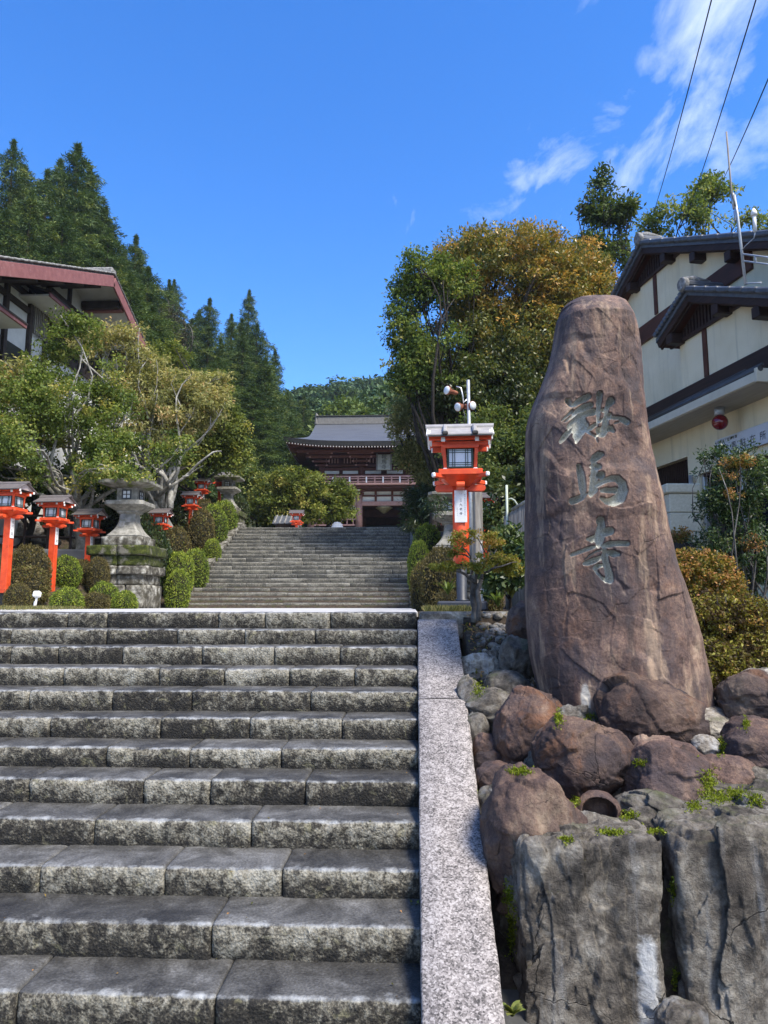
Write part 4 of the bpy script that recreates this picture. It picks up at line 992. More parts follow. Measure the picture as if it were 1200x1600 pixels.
    if big:
        for sx in (-1, 1):
            mb = MB(); mb.bar((sx * .185, -hd * 1.0, ze + .030), (sx * .185, -.09, zr - .022), .055, .05, 0, .015); mb.build('roof_batten', rm, rf)
            mb = MB(); mb.box((sx * .185, -hd * 1.03, ze + .008), (.075, .05, .045), .012); mb.build('batten_end', m_roof_edge, rf)
            mb = MB(); mb.bar((sx * .185, hd * 1.0, ze + .030), (sx * .185, .09, zr - .022), .055, .05, 0, .015); mb.build('roof_batten', rm, rf)
    if ext:
        for ch in t.children: ch.location.z += ext
    return t
m_barge_white = M('weathered_pinkish_white_paint', two((.52, .40, .37), (.68, .58, .55)), 8, rough=.6, bump=.1)

# the large lantern by the border: plaque with lettering on its front
bl = lantern('large red lantern with a pale roof and white lettered plaque, behind the granite border', at(722, 953, 9.0) * [1, 1, 0] + [0, 0, .0], R(-3), 1.0, True)
pq = MB().box((0, -.112, 1.305), (.155, .016, .41), .003).build('plaque', m_white, bl)
def letter(txt, size, x, z, mat, vertical=True, parent=None, y=-.1215, sp=1.06):
    return mobj('lettering', text_mesh(txt, size, mat, 'lettering', vertical, sp), parent, (x, y, z))
letter('くら', .020, .002, 1.463, m_ink_soft, False, pq)
letter('山井', .030, .002, 1.382, m_ink_soft, True, pq)
letter('九老寺', .038, .002, 1.265, m_ink, True, pq, sp=1.45)
letter('鞍馬山参道商店会奉納燈籠', .0155, .052, 1.322, m_ink_soft, True, pq, sp=1.5)
letter('昭和五十年', .014, -.044, 1.235, m_ink_soft, True, pq, sp=1.6)

LG = 'smaller red lanterns along the left side of the stairs'
def small_lantern(px, py_top, py_bot, Y, s, label, rz=0.0, txt=True, group=LG):
    s = s * .80; ext = .60; p = at(px, py_top, Y); z = p[2] - (2.39 + ext) * s; zg = float(terrain(p[0], Y)) - .05
    if z > zg: ext += (z - zg) / s; z = zg
    t = lantern(label, (p[0], p[1], z), rz, s, False, group, ext=ext)
    b = MB().box((.0835 + .006, -.01, 1.28 + ext), (.012, .135, .46), .002).build('plaque', m_white, t)
    o = letter('奉納灯籠', .085, 0, 0, m_ink_soft, True, b); o.location = (.0965, -.01, 1.28 + ext); o.rotation_euler = (0, 0, R(90))
    return t
small_lantern(19, 753, 945, 13.0, 1.0, 'leftmost red lantern, nearest of the row and cut by the picture edge', R(-4))
small_lantern(88, 774, 945, 14.9, 1.0, 'second red lantern from the left, between two rounded brown shrubs', R(-4))
small_lantern(142, 795, 950, 16.9, .97, 'red lantern just left of the mossy stone lantern pedestal', R(-6))
small_lantern(252, 795, 860, 19.8, .86, 'red lantern right of the mossy stone lantern, its post half sunk in shrubs', R(-4))
small_lantern(300, 768, 840, 22.2, .86, 'red lantern on the slope beside the upper stairs, under the bare pale branch', R(-4))
small_lantern(317, 747, 800, 24.5, .82, 'red lantern partly covered by the lantern in front of it, near the stair head', R(-4))
small_lantern(344, 738, 790, 27.0, .80, 'topmost red lantern in front of the grey stone lantern at the stair head', R(-4))
small_lantern(464, 797, 880, 27.5, .84, 'red lantern at the top of the upper stairs before the maple trees', R(0))
RG = 'red lanterns on the right of the stairs'
small_lantern(757, 770, 880, 15.5, .80, 'red lantern half hidden behind the grey wooden post', R(3), group=RG)
small_lantern(700, 788, 880, 17.5, .74, 'small red lantern glimpsed behind the shaft of the large lantern', R(3), group=RG)

# ------------------------------------------------------------------ stone lanterns
def stone_lantern(label, loc, s=1.0, full=True, group='granite stone lanterns beside the upper stairs'):
    t = thing('stone_lantern', label, 'stone lantern', loc, 0, group); t.scale = (s, s, s)
    def block(name, cx, cy, cz, dx, dy, dz, mat, ch=.03, seed=0):
        V, F = cube_sphere(10) if 10 not in _cs else _cs[10]
        _cs[10] = (V, F)
        p = np.sign(V) * np.abs(V) ** .55 if False else V / np.abs(V).max(1, keepdims=True)
        g = p * np.array([dx, dy, dz]) / 2
        rr = ch; inner = np.clip(g, -np.array([dx, dy, dz]) / 2 + rr, np.array([dx, dy, dz]) / 2 - rr)
        dd = g - inner; ln = np.linalg.norm(dd, axis=1, keepdims=True); g = inner + np.where(ln > 1e-9, dd / np.maximum(ln, 1e-9) * np.minimum(ln, rr), 0)
        g = g + .018 * fbm(g * 4 + seed * 9.1, seed, 4, .6)[:, None] * np.sign(g)
        return mobj(name, fast_mesh(name, g, F, mat, None, False), t, (cx, cy, cz))
    z = 0
    if full:
        # rough stacked pedestal, each stone a piece
        for (zz, hh, W, D, n, mat) in ((0, .55, 1.30, 1.25, 3, m_stone_old), (.55, .24, 1.22, 1.2, 2, m_stone_old), (.79, .20, 1.42, 1.36, 2, m_stone_old), (.99, .24, 1.32, 1.26, 2, m_moss), (1.23, .24, 1.46, 1.40, 2, m_moss)):
            xs_ = np.linspace(-W / 2, W / 2, n + 1)
            for i in range(n):
                block('pedestal_stone', (xs_[i] + xs_[i + 1]) / 2, 0, zz + hh / 2, W / n - .012, D, hh + .01, mat, .035, int(zz * 10) + i)
    block('base_block', 0, 0, 1.58, .98, .96, .24, m_stone_old, .04, 31)
    mb = MB(); prof = [(.41, 1.69), (.42, 1.72), (.39, 1.75)]
    for q in np.linspace(0, 1, 10): prof.append((.19 + .19 * (1 - q) ** 2.6, 1.76 + .50 * q))
    prof += [(.235, 2.28), (.25, 2.30), (.25, 2.335)]
    mb.lathe(prof, 40, sq=12, smooth=False); mb.build('post', m_stone, t)
    mb = MB(); mb.lathe([(.26, 2.33), (.44, 2.44), (.47, 2.46), (.47, 2.545), (.44, 2.56)], 40, sq=16, smooth=False); mb.build('platform', m_stone, t)
    fb = MB().box((0, 0, 2.73), (.50, .50, .36), .02).build('fire_box', m_stone, t)
    for k in range(4):
        w = thing('window', None, None); w.parent = t; w.rotation_euler = (0, 0, R(90 * k))
        MB().box((0, -.252, 2.72), (.20, .012, .20)).build('pane', m_paper, w)
        mb = MB()
        for (a, b, c, d) in ((-.10, 2.72, .03, .23), (.10, 2.72, .03, .23), (0, 2.72, .018, .2), (0, 2.82, .2, .03), (0, 2.62, .2, .03), (0, 2.72, .2, .018)): mb.box((a, -.262, b), (c, .014 + abs(a) * .02, d))
        mb.build('lattice', m_gutter, w)
    mb = MB(); mb.lathe([(.30, 2.88), (.57, 2.95), (.60, 2.97), (.60, 3.03), (.42, 3.08), (.26, 3.13), (.12, 3.16), (.10, 3.17)], 40, sq=14, smooth=False); rf = mb.build('roof', m_stone_moss, t)
    mb = MB(); mb.lathe([(.09, 3.15), (.13, 3.17), (.10, 3.20), (.12, 3.23), (.10, 3.27), (.02, 3.31)], 16); mb.build('finial', m_stone, rf)
    o = mobj('lettering', text_mesh('奉献', .16, m_ink_soft, 'lettering', True, 1.1), t, (-.07, -.262, 2.08)); o.rotation_euler = (R(-8), 0, 0)
    o = mobj('lettering', text_mesh('燈', .13, m_ink_soft, 'lettering', True, 1.1), t, (.08, -.265, 2.1)); o.rotation_euler = (R(-8), 0, 0)
    return t
m_stone_moss = M('mossy_lantern_roof', [(.3, (.10, .095, .08)), (.5, (.22, .21, .18)), (.7, (.36, .35, .31))], 6, 8, rough=.9, bump=.6, bdist=.01, over=(2.6, .50, .62, (.09, .11, .02)))
p = at(196, 955, 16.85); stone_lantern('granite lantern on a tall mossy stacked pedestal left of the upper stairs', (p[0], p[1], 0.0), 1.0)
s_ = .86; p = at(357, 771, 26.6); stone_lantern('granite lantern at the left head of the upper stairs behind a red lantern', (p[0], p[1], p[2] - 2.33 * s_), s_)
s_ = .92; p = at(706, 862, 16.6); stone_lantern('granite lantern hidden behind the large red lantern, right of the stairs', (p[0], p[1], p[2] - 1.58 * s_), s_)
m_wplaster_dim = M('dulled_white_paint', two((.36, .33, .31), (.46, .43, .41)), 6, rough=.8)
# ------------------------------------------------------------------ two-storey temple gate on the hill
GX, GY_, GZ0 = -1.95, 48.0, 5.0
gate = thing('temple_gate', 'two storey dark red temple gate with a curved slate blue roof above the stairs', 'temple gate', (GX, GY_, GZ0))
def gz(py): return float(at(600, py, GY_)[2]) - GZ0
K = GY_ / FPX * 1.005
# lower storey: pillars, beams, white panels
for x in (-5.0, -1.70, 1.70, 5.0):
    for y in (0, 2.2, 4.4):
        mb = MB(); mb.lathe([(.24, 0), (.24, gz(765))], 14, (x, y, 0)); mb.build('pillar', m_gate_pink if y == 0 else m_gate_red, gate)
        if y == 0:
            mb = MB(); mb.lathe([(.42, -.25), (.42, .05), (.34, .14)], 14, (x, y, 0)); mb.build('pillar_base', m_stone, gate)
MB().box((0, .0, gz(787)), (10.6, .30, .30), .02).build('lintel_beam', m_gate_pink, gate)
MB().box((0, .06, gz(774.5)), (10.4, .24, .10), .02).build('tie_beam', m_gate_red, gate)
MB().box((0, .06, gz(766.5)), (10.4, .26, .12), .02).build('tie_beam', m_gate_red, gate)
for x in (-1.05, -.0, 1.05): pass
for i, x in enumerate((-1.13, 0, 1.13)):
    MB().box((x, .10, gz(779.5)), (.98, .08, gz(775.5) - gz(783.3))).build('white_panel', m_wplaster, gate)
    MB().box((x, .10, gz(770.5)), (.98, .08, gz(768) - gz(773.5))).build('white_panel', m_wplaster, gate)
for i, x in enumerate((-.565, .565)): MB().box((x, .02, gz(775)), (.14, .2, gz(767) - gz(784)), .01).build('strut', m_gate_red, gate)
for sx in (-1, 1):
    MB().box((sx * 3.35, .10, gz(779)), (2.8, .08, gz(775.5) - gz(783.3))).build('white_panel', m_wplaster, gate)
    MB().box((sx * 3.35, .10, gz(796)), (2.9, .06, gz(790) - gz(803))).build('white_panel', m_wplaster, gate)
    # barred bays with the guardian figures behind
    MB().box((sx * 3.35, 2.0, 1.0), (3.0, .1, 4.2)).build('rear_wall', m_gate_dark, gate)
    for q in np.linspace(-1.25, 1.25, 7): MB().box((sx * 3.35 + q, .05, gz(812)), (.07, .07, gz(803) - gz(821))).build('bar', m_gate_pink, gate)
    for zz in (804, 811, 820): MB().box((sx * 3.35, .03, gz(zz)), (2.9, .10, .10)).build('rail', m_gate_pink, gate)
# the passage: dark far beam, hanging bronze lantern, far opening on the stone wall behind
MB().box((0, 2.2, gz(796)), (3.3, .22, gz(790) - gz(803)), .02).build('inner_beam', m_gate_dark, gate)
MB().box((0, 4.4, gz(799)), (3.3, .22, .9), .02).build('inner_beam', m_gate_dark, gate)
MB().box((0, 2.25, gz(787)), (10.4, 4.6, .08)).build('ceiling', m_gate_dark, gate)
hl = thing('hanging_lantern', 'gilt bronze lotus ornament hanging in the temple gate passage', 'hanging ornament', (GX, GY_ + .3, GZ0 + gz(795)))
MB().lathe([(.05, .50), (.10, .42), (.50, .16), (.60, .10), (.42, -.02), (.30, -.12), (.15, -.25), (.05, -.30)], 16).build('body', m_bronze, hl)
MB().tube([(0, 0, .5), (0, 0, .75)], .02, 6).build('chain', m_gutter, hl)
# balcony
zb = gz(761)
MB().box((0, 1.9, zb), (11.4, 6.6, .14), .02).build('balcony_floor', m_gate_pink, gate)
MB().box((0, 1.9, zb - .17), (11.0, 6.2, .16), .02).build('balcony_beam', m_gate_dark, gate)
for zz, w in ((757.2, .07), (753.0, .07), (749.5, .10)):
    mb = MB(); mb.bar((-5.7, -1.3, gz(zz)), (5.7, -1.3, gz(zz)), .08, w, 0, .01); mb.build('railing', m_gate_pink, gate)
    for sx in (-1, 1): mb = MB(); mb.bar((sx * 5.6, -1.3, gz(zz)), (sx * 5.6, 5, gz(zz)), .08, w, 0, .01); mb.build('railing', m_gate_pink, gate)
for i, x in enumerate(np.linspace(-5.6, 5.6, 21)):
    MB().box((x, -1.3, gz(755)), (.10, .09, gz(750) - gz(760)), .01).build('railing_post', m_gate_pink if i % 2 else m_white, gate)
for sx in (-1, 1):
    mb = MB(); mb.lathe([(.10, gz(760)), (.10, gz(749)), (.15, gz(748.5)), (.15, gz(747.5)), (.09, gz(747)), (.14, gz(746)), (.02, gz(744.5))], 10, (sx * 5.65, -1.3, 0)); mb.build('finial_post', m_gate_pink, gate)
# brackets under the balcony, white tipped
for x in (-5.0, -1.70, 1.70, 5.0):
    for j, py in enumerate((772, 768.5, 765)):
        b = MB().box((x, -.25 - .28 * j, gz(py)), (.7 + .12 * j, .22, .14), .02).build('bracket', m_gate_red, gate)
        MB().box((x, -.46 - .30 * j, gz(py)), (.17, .05, .13), .01).build('white_tip', m_white, b)
# upper storey wall
zu0, zu1 = gz(752), gz(706)
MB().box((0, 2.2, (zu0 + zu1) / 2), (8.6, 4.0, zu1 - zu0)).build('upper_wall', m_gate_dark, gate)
for x in (-4.3, -1.55, 1.55, 4.3):
    mb = MB(); mb.lathe([(.19, zu0), (.19, gz(722))], 12, (x, .15, 0)); mb.build('upper_pillar', m_gate_red, gate)
for py, d in ((746, .16), (741, .10), (732.5, .18), (727, .12)):
    MB().box((0, .12, gz(py)), (9.0, .18, d), .01).build('tie_beam', m_gate_red, gate)
for a, b in ((-4.1, -3.1), (-2.85, -1.80), (-1.3, -.2), (.2, 1.3), (1.80, 2.85), (3.1, 4.1)):
    MB().box(((a + b) / 2, .155, gz(737)), (b - a, .06, .22)).build('white_panel', m_wplaster, gate)
    for q in np.linspace(a + .1, b - .1, 5):
        MB().box((q, .15, gz(719)), (.07, .05, .32)).build('white_strip', m_gate_pink, gate)
# stepped bracket complexes
for x in (-4.3, -1.55, 1.55, 4.3):
    for j, (py, w) in enumerate(((727, .8), (722, 1.15), (717, 1.5), (712, 1.7))):
        b = MB().box((x, -.05 - .32 * j, gz(py)), (w, .22, .15), .02).build('bracket', m_gate_red, gate)
        for sx in (-1, 1): MB().box((x + sx * (w / 2 - .03), -.05 - .32 * j - .12, gz(py)), (.13, .04, .12), .01).build('white_tip', m_gate_pink, b)
for j, py in enumerate((716, 711)): MB().box((0, -.7 - .7 * j, gz(py)), (10.6 + 1.0 * j, .18, .16), .01).build('eave_purlin', m_gate_red, gate)
# roof: hip below, gable above; curved in both directions
ze = gz(703) ; zr_y, zr = 3.0, float(at(600, 661, GY_ + 3.0)[2]) - GZ0
yF, yB = -2.75, 8.75; yc = 3.0
hwE, hwR = 6.5, 5.15
def roof_pt(t, s, side):
    """t 0 eave .. 1 ridge; ring position: side front(-1)/back(1), s in -1..1"""
    hw = hwR + (hwE - hwR) * (1 - min(t / .42, 1)) ** 1.7
    hd = (yc - yF) * (1 - t)
    z = ze + (zr - ze) * (t ** 1.30)
    lift = .36 * abs(s) ** 3.2 * (1 - t) ** 3
    return (hw * s, yc + side * hd, z + lift)
nt, ns = 18, 32
V = []; F = []
for side in (-1, 1):
    b = len(V)
    for i in range(nt + 1):
        for j in range(ns + 1): V.append(roof_pt(i / nt, -1 + 2 * j / ns, side))
    for i in range(nt):
        for j in range(ns):
            q = (b + i * (ns + 1) + j, b + i * (ns + 1) + j + 1, b + (i + 1) * (ns + 1) + j + 1, b + (i + 1) * (ns + 1) + j); F.append(q if side < 0 else q[::-1])
mb = MB(); mb.add(V, F, 0, True)
# hipped sides below the gables
for sx in (-1, 1):
    b = len(mb.v); Vs = []; Fs = []; ng, nq = 8, 12
    for i in range(ng + 1):
        t = .42 * i / ng
        f = roof_pt(t, sx, -1); k = roof_pt(t, sx, 1)
        for j in range(nq + 1):
            q = j / nq; y = f[1] + (k[1] - f[1]) * q
            lift = .36 * (abs(2 * q - 1) ** 3.2 - 1) * (1 - t) ** 3
            Vs.append((f[0], y, f[2] + lift))
    for i in range(ng):
        for j in range(nq):
            q = (i * (nq + 1) + j, i * (nq + 1) + j + 1, (i + 1) * (nq + 1) + j + 1, (i + 1) * (nq + 1) + j); Fs.append(q if sx < 0 else q[::-1])
    mb.add(Vs, Fs, 0, True)
roof = mb.build('roof', m_gate_roof, gate)
# thick dark eave edge and soffit with white tipped rafters
edge = MB()
for side in (-1, 1):
    P_ = [roof_pt(0, -1 + 2 * j / ns, side) for j in range(ns + 1)]
    V = [(x, y, z) for x, y, z in P_] + [(x * .992, y - side * .10, z - .30) for x, y, z in P_]; n = ns + 1
    edge.add(V, [(j, j + 1, n + j + 1, n + j) for j in range(ns)])
for sx in (-1, 1):
    f = roof_pt(0, sx, -1); k = roof_pt(0, sx, 1); V = []; n = 13
    for j in range(n):
        q = j / 12; lift = .36 * (abs(2 * q - 1) ** 3.2 - 1); V.append((f[0], f[1] + (k[1] - f[1]) * q, f[2] + lift))
    V += [(x - sx * .08, y, z - .30) for x, y, z in V]
    edge.add(V, [(j, j + 1, n + j + 1, n + j) for j in range(n - 1)])
edge.build('eave_edge', m_roof_edge, roof)
sof = MB(); V = []; F = []
ring0 = [roof_pt(0, -1 + 2 * j / ns, -1) for j in range(ns + 1)]
def soffit_strip(P_, Q_):
    n = len(P_); sof.add(list(P_) + list(Q_), [(j, j + 1, n + j + 1, n + j) for j in range(n - 1)])
fr = [(x * .985, y + .12, z - .28) for x, y, z in ring0]
soffit_strip(fr, [(max(-4.4, min(4.4, x * .63)), .1, zu1 + .35) for x, y, z in fr])
for sx in (-1, 1):
    P_ = []
    for j in range(13):
        q = j / 12; lift = .36 * abs(2 * q - 1) ** 3.2; P_.append((sx * hwE * .985, yF + .12 + (yB - yF - .24) * q, ze + lift - .28))
    soffit_strip(P_, [(sx * 4.4, max(.1, min(4.3, y)), zu1 + .35) for x, y, z in P_])
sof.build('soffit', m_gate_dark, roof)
rf_ = MB(); tp = MB()
for j in range(66):
    s = -1 + 2 * (j + .5) / 66; p = roof_pt(0, s, -1)
    a = (p[0] * .985, p[1] + .16, p[2] - .36); b = (max(-4.4, min(4.4, p[0] * .78)), .1, zu1 + .26)
    rf_.bar(a, b, .09, .11); tp.box((a[0], a[1] - .03, a[2]), (.07, .04, .08))
for sx in (-1, 1):
    for j in range(34):
        q = (j + .5) / 34; lift = .36 * abs(2 * q - 1) ** 3.2; y = yF + .16 + (yB - yF - .3) * q
        a = (sx * hwE * .97, y, ze + lift - .36); b = (sx * 4.4, max(.1, min(4.3, y)), zu1 + .26); rf_.bar(a, b, .09, .11); tp.box((a[0] + sx * .03, a[1], a[2]), (.04, .10, .12))
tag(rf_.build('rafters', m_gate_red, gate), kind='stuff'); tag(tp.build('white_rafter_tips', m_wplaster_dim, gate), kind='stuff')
# gable walls, ridge and its end ornaments
for sx in (-1, 1):
    a = roof_pt(.42, sx, -1); b = roof_pt(.42, sx, 1)
    mb = MB(); mb.prism([(sx * (hwR - .6), a[1] + .5, a[2] - .3), (sx * (hwR - .6), b[1] - .5, b[2] - .3), (sx * (hwR - .6), yc, zr - .3)], (-.05, 0, 0), (.05, 0, 0)); mb.build('gable_wall', m_gate_red, roof)
MB().box((0, yc, zr + .16), (hwR * 2 - .2, .50, .62), .05).build('ridge', m_gate_ridge, roof)
MB().box((0, yc, zr + .50), (hwR * 2 - .1, .62, .08), .03).build('ridge_cap', m_roof_edge, roof)
for sx in (-1, 1): MB().box((sx * (hwR - .05), yc, zr + .30), (.30, .62, .95), .10, taper=.7).build('ridge_end_tile', m_gate_ridge, roof)
# name board
nb = MB().box((0.05, -1.05, gz(727)), (.95, .10, gz(715) - gz(740)), .03, rot=Matrix.Rotation(R(-9), 3, 'X')).build('name_board', m_plaque, gate)
o = mobj('lettering', text_mesh('鞍馬寺', .36, m_ink, 'lettering', True, 1.0), nb, (0.05, -1.11, gz(727)), (R(-9), 0, 0))
for sx in (-1, 1): mb = MB(); mb.box((.05 + sx * .47, -1.08, gz(727)), (.10, .12, gz(714) - gz(741)), .02, rot=Matrix.Rotation(R(-9), 3, 'X')); mb.build('frame', m_gate_ridge, nb)
# rubble wall seen through the passage
rw = thing('rubble_wall', 'rough stone wall seen through the open passage of the temple gate', 'wall', (GX, 58, 5.0))
r = np.random.default_rng(3)
MB().box((0, .6, 1.2), (9, .6, 3.2)).build('backing', m_joint, rw)
sh = [rock_mesh('wall_stone', (.62, .5, .5), 900 + i, m_rockL if i % 2 else m_rockG, 7) for i in range(5)]
for i in range(14):
    for j in range(5):
        mobj('wall_stone', sh[int(r.integers(0, 5))], rw, (-4 + i * .58 + r.uniform(-.1, .1) + (j % 2) * .3, .2, .15 + j * .46 + r.uniform(-.06, .06)), (0, r.uniform(-.4, .4), 0))
# little tiled roofs and fittings at the stair head
def small_roof(px, py, Y, w, label):
    p = at(px, py, Y); t = thing('small_shed', label, 'shed', (p[0], p[1], p[2] - 1.0))
    MB().box((0, 0, .3), (w * .8, .8, .8)).build('wall', m_timber, t)
    mb = MB(); mb.prism([(-w / 2, -.6, .62), (-w / 2, .6, .62), (-w / 2, 0, 1.0)], (0, 0, 0), (w, 0, 0)); rf = mb.build('roof', m_ltile, t)
    for q in np.linspace(-w / 2 + .1, w / 2 - .1, 5):
        mb = MB(); mb.bar((q, -.62, .63), (q, 0, 1.02), .05, .05); mb.build('tile_rib', m_oldtile, rf)
small_roof(449, 806, 28.5, 1.0, 'small grey tiled roof behind the red lantern at the stair head')
ws = at(527, 818, 27); t = thing('stone_jar', 'small round white stone jar at the head of the upper stairs', 'jar', (ws[0], ws[1], 2.78))
MB().lathe([(.16, 0), (.23, .08), (.24, .26), (.19, .36), (.20, .40)], 16).build('body', m_white, t); MB().lathe([(.17, .40), (.12, .46), (.02, .48)], 14).build('lid', m_wplaster, t)
# ------------------------------------------------------------------ cream house on the right (police box)
RZ = R(12.0); nin = np.array([math.cos(RZ), math.sin(RZ), 0]); aw = np.array([-math.sin(RZ), math.cos(RZ), 0])
HP = at(1006, 675, 12.0)
def Lp(px, py, w):
    q = at_plane(px, py, HP + nin * w, -nin) - HP
    return float(q @ aw), float(q[2] + HP[2])
house = thing('police_house', 'two storey cream plastered house with dark timber and two tiled gables behind the monument', 'house', (HP[0], HP[1], 0), RZ)
def gable(wv, ww, apex_px, far_px, near_len, vent_px, post_px, zbot, depth, far_ext):
    (va, za) = Lp(*apex_px, wv); (vf, zf) = Lp(*far_px, wv); sl = (za - zf) / (vf - va)
    vn = va - near_len; vf2 = va + far_ext
    def zz(v): return za - sl * abs(v - va)
    T = .07
    # roof slabs with dark soffit boards
    for (v0, v1) in ((va, vf2), (va, vn)):
        mb = MB(); mb.prism([(wv, v0, zz(v0) - .05), (wv, v1, zz(v1) - .05), (wv, v1, zz(v1) - .05 - T), (wv, v0, zz(v0) - .05 - T)], (.02, 0, 0), (depth, 0, 0)); mb.build('roof', m_ltile, house)
        n = 12
        for i in range(n):
            a = v0 + (v1 - v0) * i / n; b = v0 + (v1 - v0) * (i + 1) / n; s = 1 if v1 > v0 else -1
            # verge tiles: a lapped row of round-backed tiles along the gable edge
            mb = MB(); mb.bar((wv + .03, a, zz(a) - .012), (wv + .03, b, zz(b) - .002), .15, .085, 0, .02, up=(0, 0, 1)); mb.build('verge_tile', m_ltile, house)
        mb = MB(); mb.bar((wv + .07, v0, zz(v0) - .155), (wv + .07, v1, zz(v1) - .155), .05, .15, 0, .006); mb.build('barge_board', m_dwood, house)
        mb = MB(); mb.bar((wv + .115, v0, zz(v0) - .205), (wv + .115, v1, zz(v1) - .205), .04, .10, 0, .006); mb.build('barge_board', m_dwood, house)
        mb = MB(); mb.prism([(wv + .1, v0, zz(v0) - .16), (wv + .1, v1, zz(v1) - .16), (wv + .1, v1, zz(v1) - .20), (wv + .1, v0, zz(v0) - .20)], (.02, 0, 0), (ww - wv + .1, 0, 0)); mb.build('soffit', m_rwood, house)
    # ridge with a round end tile
    mb = MB(); mb.bar((wv - .02, va, za + .05), (depth, va, za + .05), .20, .13, 0, .04); mb.build('ridge_tile', m_ltile, house)
    mb = MB(); mb.lathe([(.01, -.05), (.105, -.05), (.115, -.02), (.115, .03), (.09, .05), (.075, .035), (.01, .05)], 18, (wv - .03, va, za + .06), rot=Matrix.Rotation(R(-90), 3, 'Y')); mb.build('ridge_end_tile', m_oldtile, house)
    mb = MB(); mb.tube([(wv - .04, va, za + .13), (wv + .15, va, za + .16), (wv + .45, va, za + .12)], [.05, .06, .04], 8); mb.build('ridge_cap_tile', m_oldtile, house)
    # wall
    mb = MB(); mb.prism([(ww, vn + .3, zbot), (ww, vf2 - .25, zbot), (ww, vf2 - .25, zz(vf2 - .25) - .12), (ww, va, za - .12), (ww, vn + .3, zz(vn + .3) - .12)], (0, 0, 0), (.16, 0, 0)); mb.build('wall', m_cream, house)
    # triangular slatted vent under the ridge
    zv = Lp(*vent_px, ww)[1]; hv = (za - .2 - zv) / sl
    mb = MB(); mb.prism([(ww - .02, va - hv, zv), (ww - .02, va + hv, zv), (ww - .02, va, za - .2)], (0, 0, 0), (.015, 0, 0)); vt = mb.build('vent', m_dwood, house)
    for q in np.arange(-hv + .05, hv - .04, .085):
        top = za - .24 - sl * abs(q)
        if top - zv > .03: MB().box((ww - .035, va + q, (zv + top) / 2), (.03, .045, top - zv)).build('slat', m_dwood, vt)
    MB().box((ww - .03, va, zv - .02), (.05, 2 * hv, .06), .005).build('rail', m_dwood, vt)
    # purlin ends
    for q in (-.62, .62, -1.5, -2.4, 1.35):
        if va + q > vf2 - .1: continue
        MB().box((wv + .26, va + q, zz(va + q) - .33), (.42, .15, .17), .01).build('purlin_end', m_dwood, house)
    zp = Lp(*post_px, ww)[1]
    MB().box((ww - .012, va, (zp + zv) / 2), (.03, .10, zv - zp)).build('post', m_rwood, house)
    return va, za, zz
vaU, zaU, zU = gable(.70, .98, (1000, 378), (955, 465), 4.6, (1003, 444), (1028, 490), 3.2, 7.5, 1.75)
vaL, zaL, zL = gable(.30, .61, (1070, 450), (1000, 562), 3.3, (1070, 530), (1106, 588), 3.1, 1.6, .95)
def band(px0, py0, px1, py1, py0b, w, t, mat, name, v0=None, v1=None):
    a, b = Lp(px0, py0, w), Lp(px1, py1, w); z1 = (a[1] + b[1]) / 2; z0 = Lp(px0, py0b, w)[1] + (z1 - a[1])
    va, vb = (v1 if v1 is not None else a[0]), (v0 if v0 is not None else b[0])
    return MB().box((w + t / 2, (va + vb) / 2, (z0 + z1) / 2), (t, abs(va - vb), abs(z1 - z0)), .008).build(name, mat, house)
band(1000, 508, 1150, 404, 536, .93, .06, m_rwood, 'floor_beam', Lp(1172, 404, .93)[0], 2.6)
band(1004, 637, 1200, 542, 662, .54, .10, m_dwood, 'floor_beam', -3.6, 1.3)
zc = HP[2]; vc = Lp(1179.5, 598.5, 0)[0]
MB().box((.9, (vc + 1.2) / 2, zc + .065), (1.8, 1.2 - vc, .13), .008).build('canopy', m_conc, house)
MB().box((.34, (vc + 1.2) / 2, zc - .004), (.62, 1.2 - vc - .05, .012)).build('canopy_soffit', m_soffit, house)
mb = MB(); mb.tube([(.06, vc - .05, zc + .17), (.06, 1.2, zc + .17)], .04, 10); mb.build('gutter', m_gutter, house)
mb = MB(); mb.tube([(.10, vc - .05, zc + .235), (.10, 1.2, zc + .225)], .018, 8); mb.build('cable_pipe', m_gutter, house)
mb = MB(); mb.tube([(.11, vc + .3, zc + .27), (.11, 1.2, zc + .25)], .012, 8); mb.build('cable_pipe', m_gutter, house)
# near end of the canopy continues with a paler fascia
MB().box((.95, vc - .02, zc + .085), (1.9, .05, .19), .006).build('fascia', m_conc, house)
# ground floor wall with openings (built as pieces round them)
vd0, vd1 = Lp(1075, 730, .62)[0], Lp(1016, 730, .62)[0]
zd = Lp(1075, 713, .62)[1]; vw1 = Lp(1092, 740, .62)[0]; zw = Lp(1092, 741, .62)[1]
def wallp(v0, v1, z0, z1, mat=m_cream): MB().box((.70, (v0 + v1) / 2, (z0 + z1) / 2), (.16, v1 - v0, z1 - z0)).build('wall', mat, house)
wallp(-5.0, 2.6, max(zd, zw), zc); wallp(vd1, 2.6, 0, max(zd, zw)); wallp(vw1, vd0, 0, max(zd, zw))
if zw < zd: wallp(-5.0, vw1, zw, zd)
wallp(-5.0, vw1, -.05, .45)
MB().box((.78, (vd0 + vd1) / 2, zd / 2), (.03, vd1 - vd0, zd)).build('slatted_door', m_dwood, house)
for q in np.arange(vd0 + .03, vd1, .055): MB().box((.755, q, zd / 2), (.02, .028, zd)).build('slat', m_dwood, house)
MB().box((.78, (vw1 - 5.0) / 2, (zw + .45) / 2), (.02, vw1 + 5.0, zw - .45)).build('window_glass', m_glass, house)
for q in (vw1 - .03, vw1 - .95, vw1 - 1.9): MB().box((.70, q, (zw + .45) / 2), (.07, .055, zw - .45), .004).build('window_frame', m_alu, house)
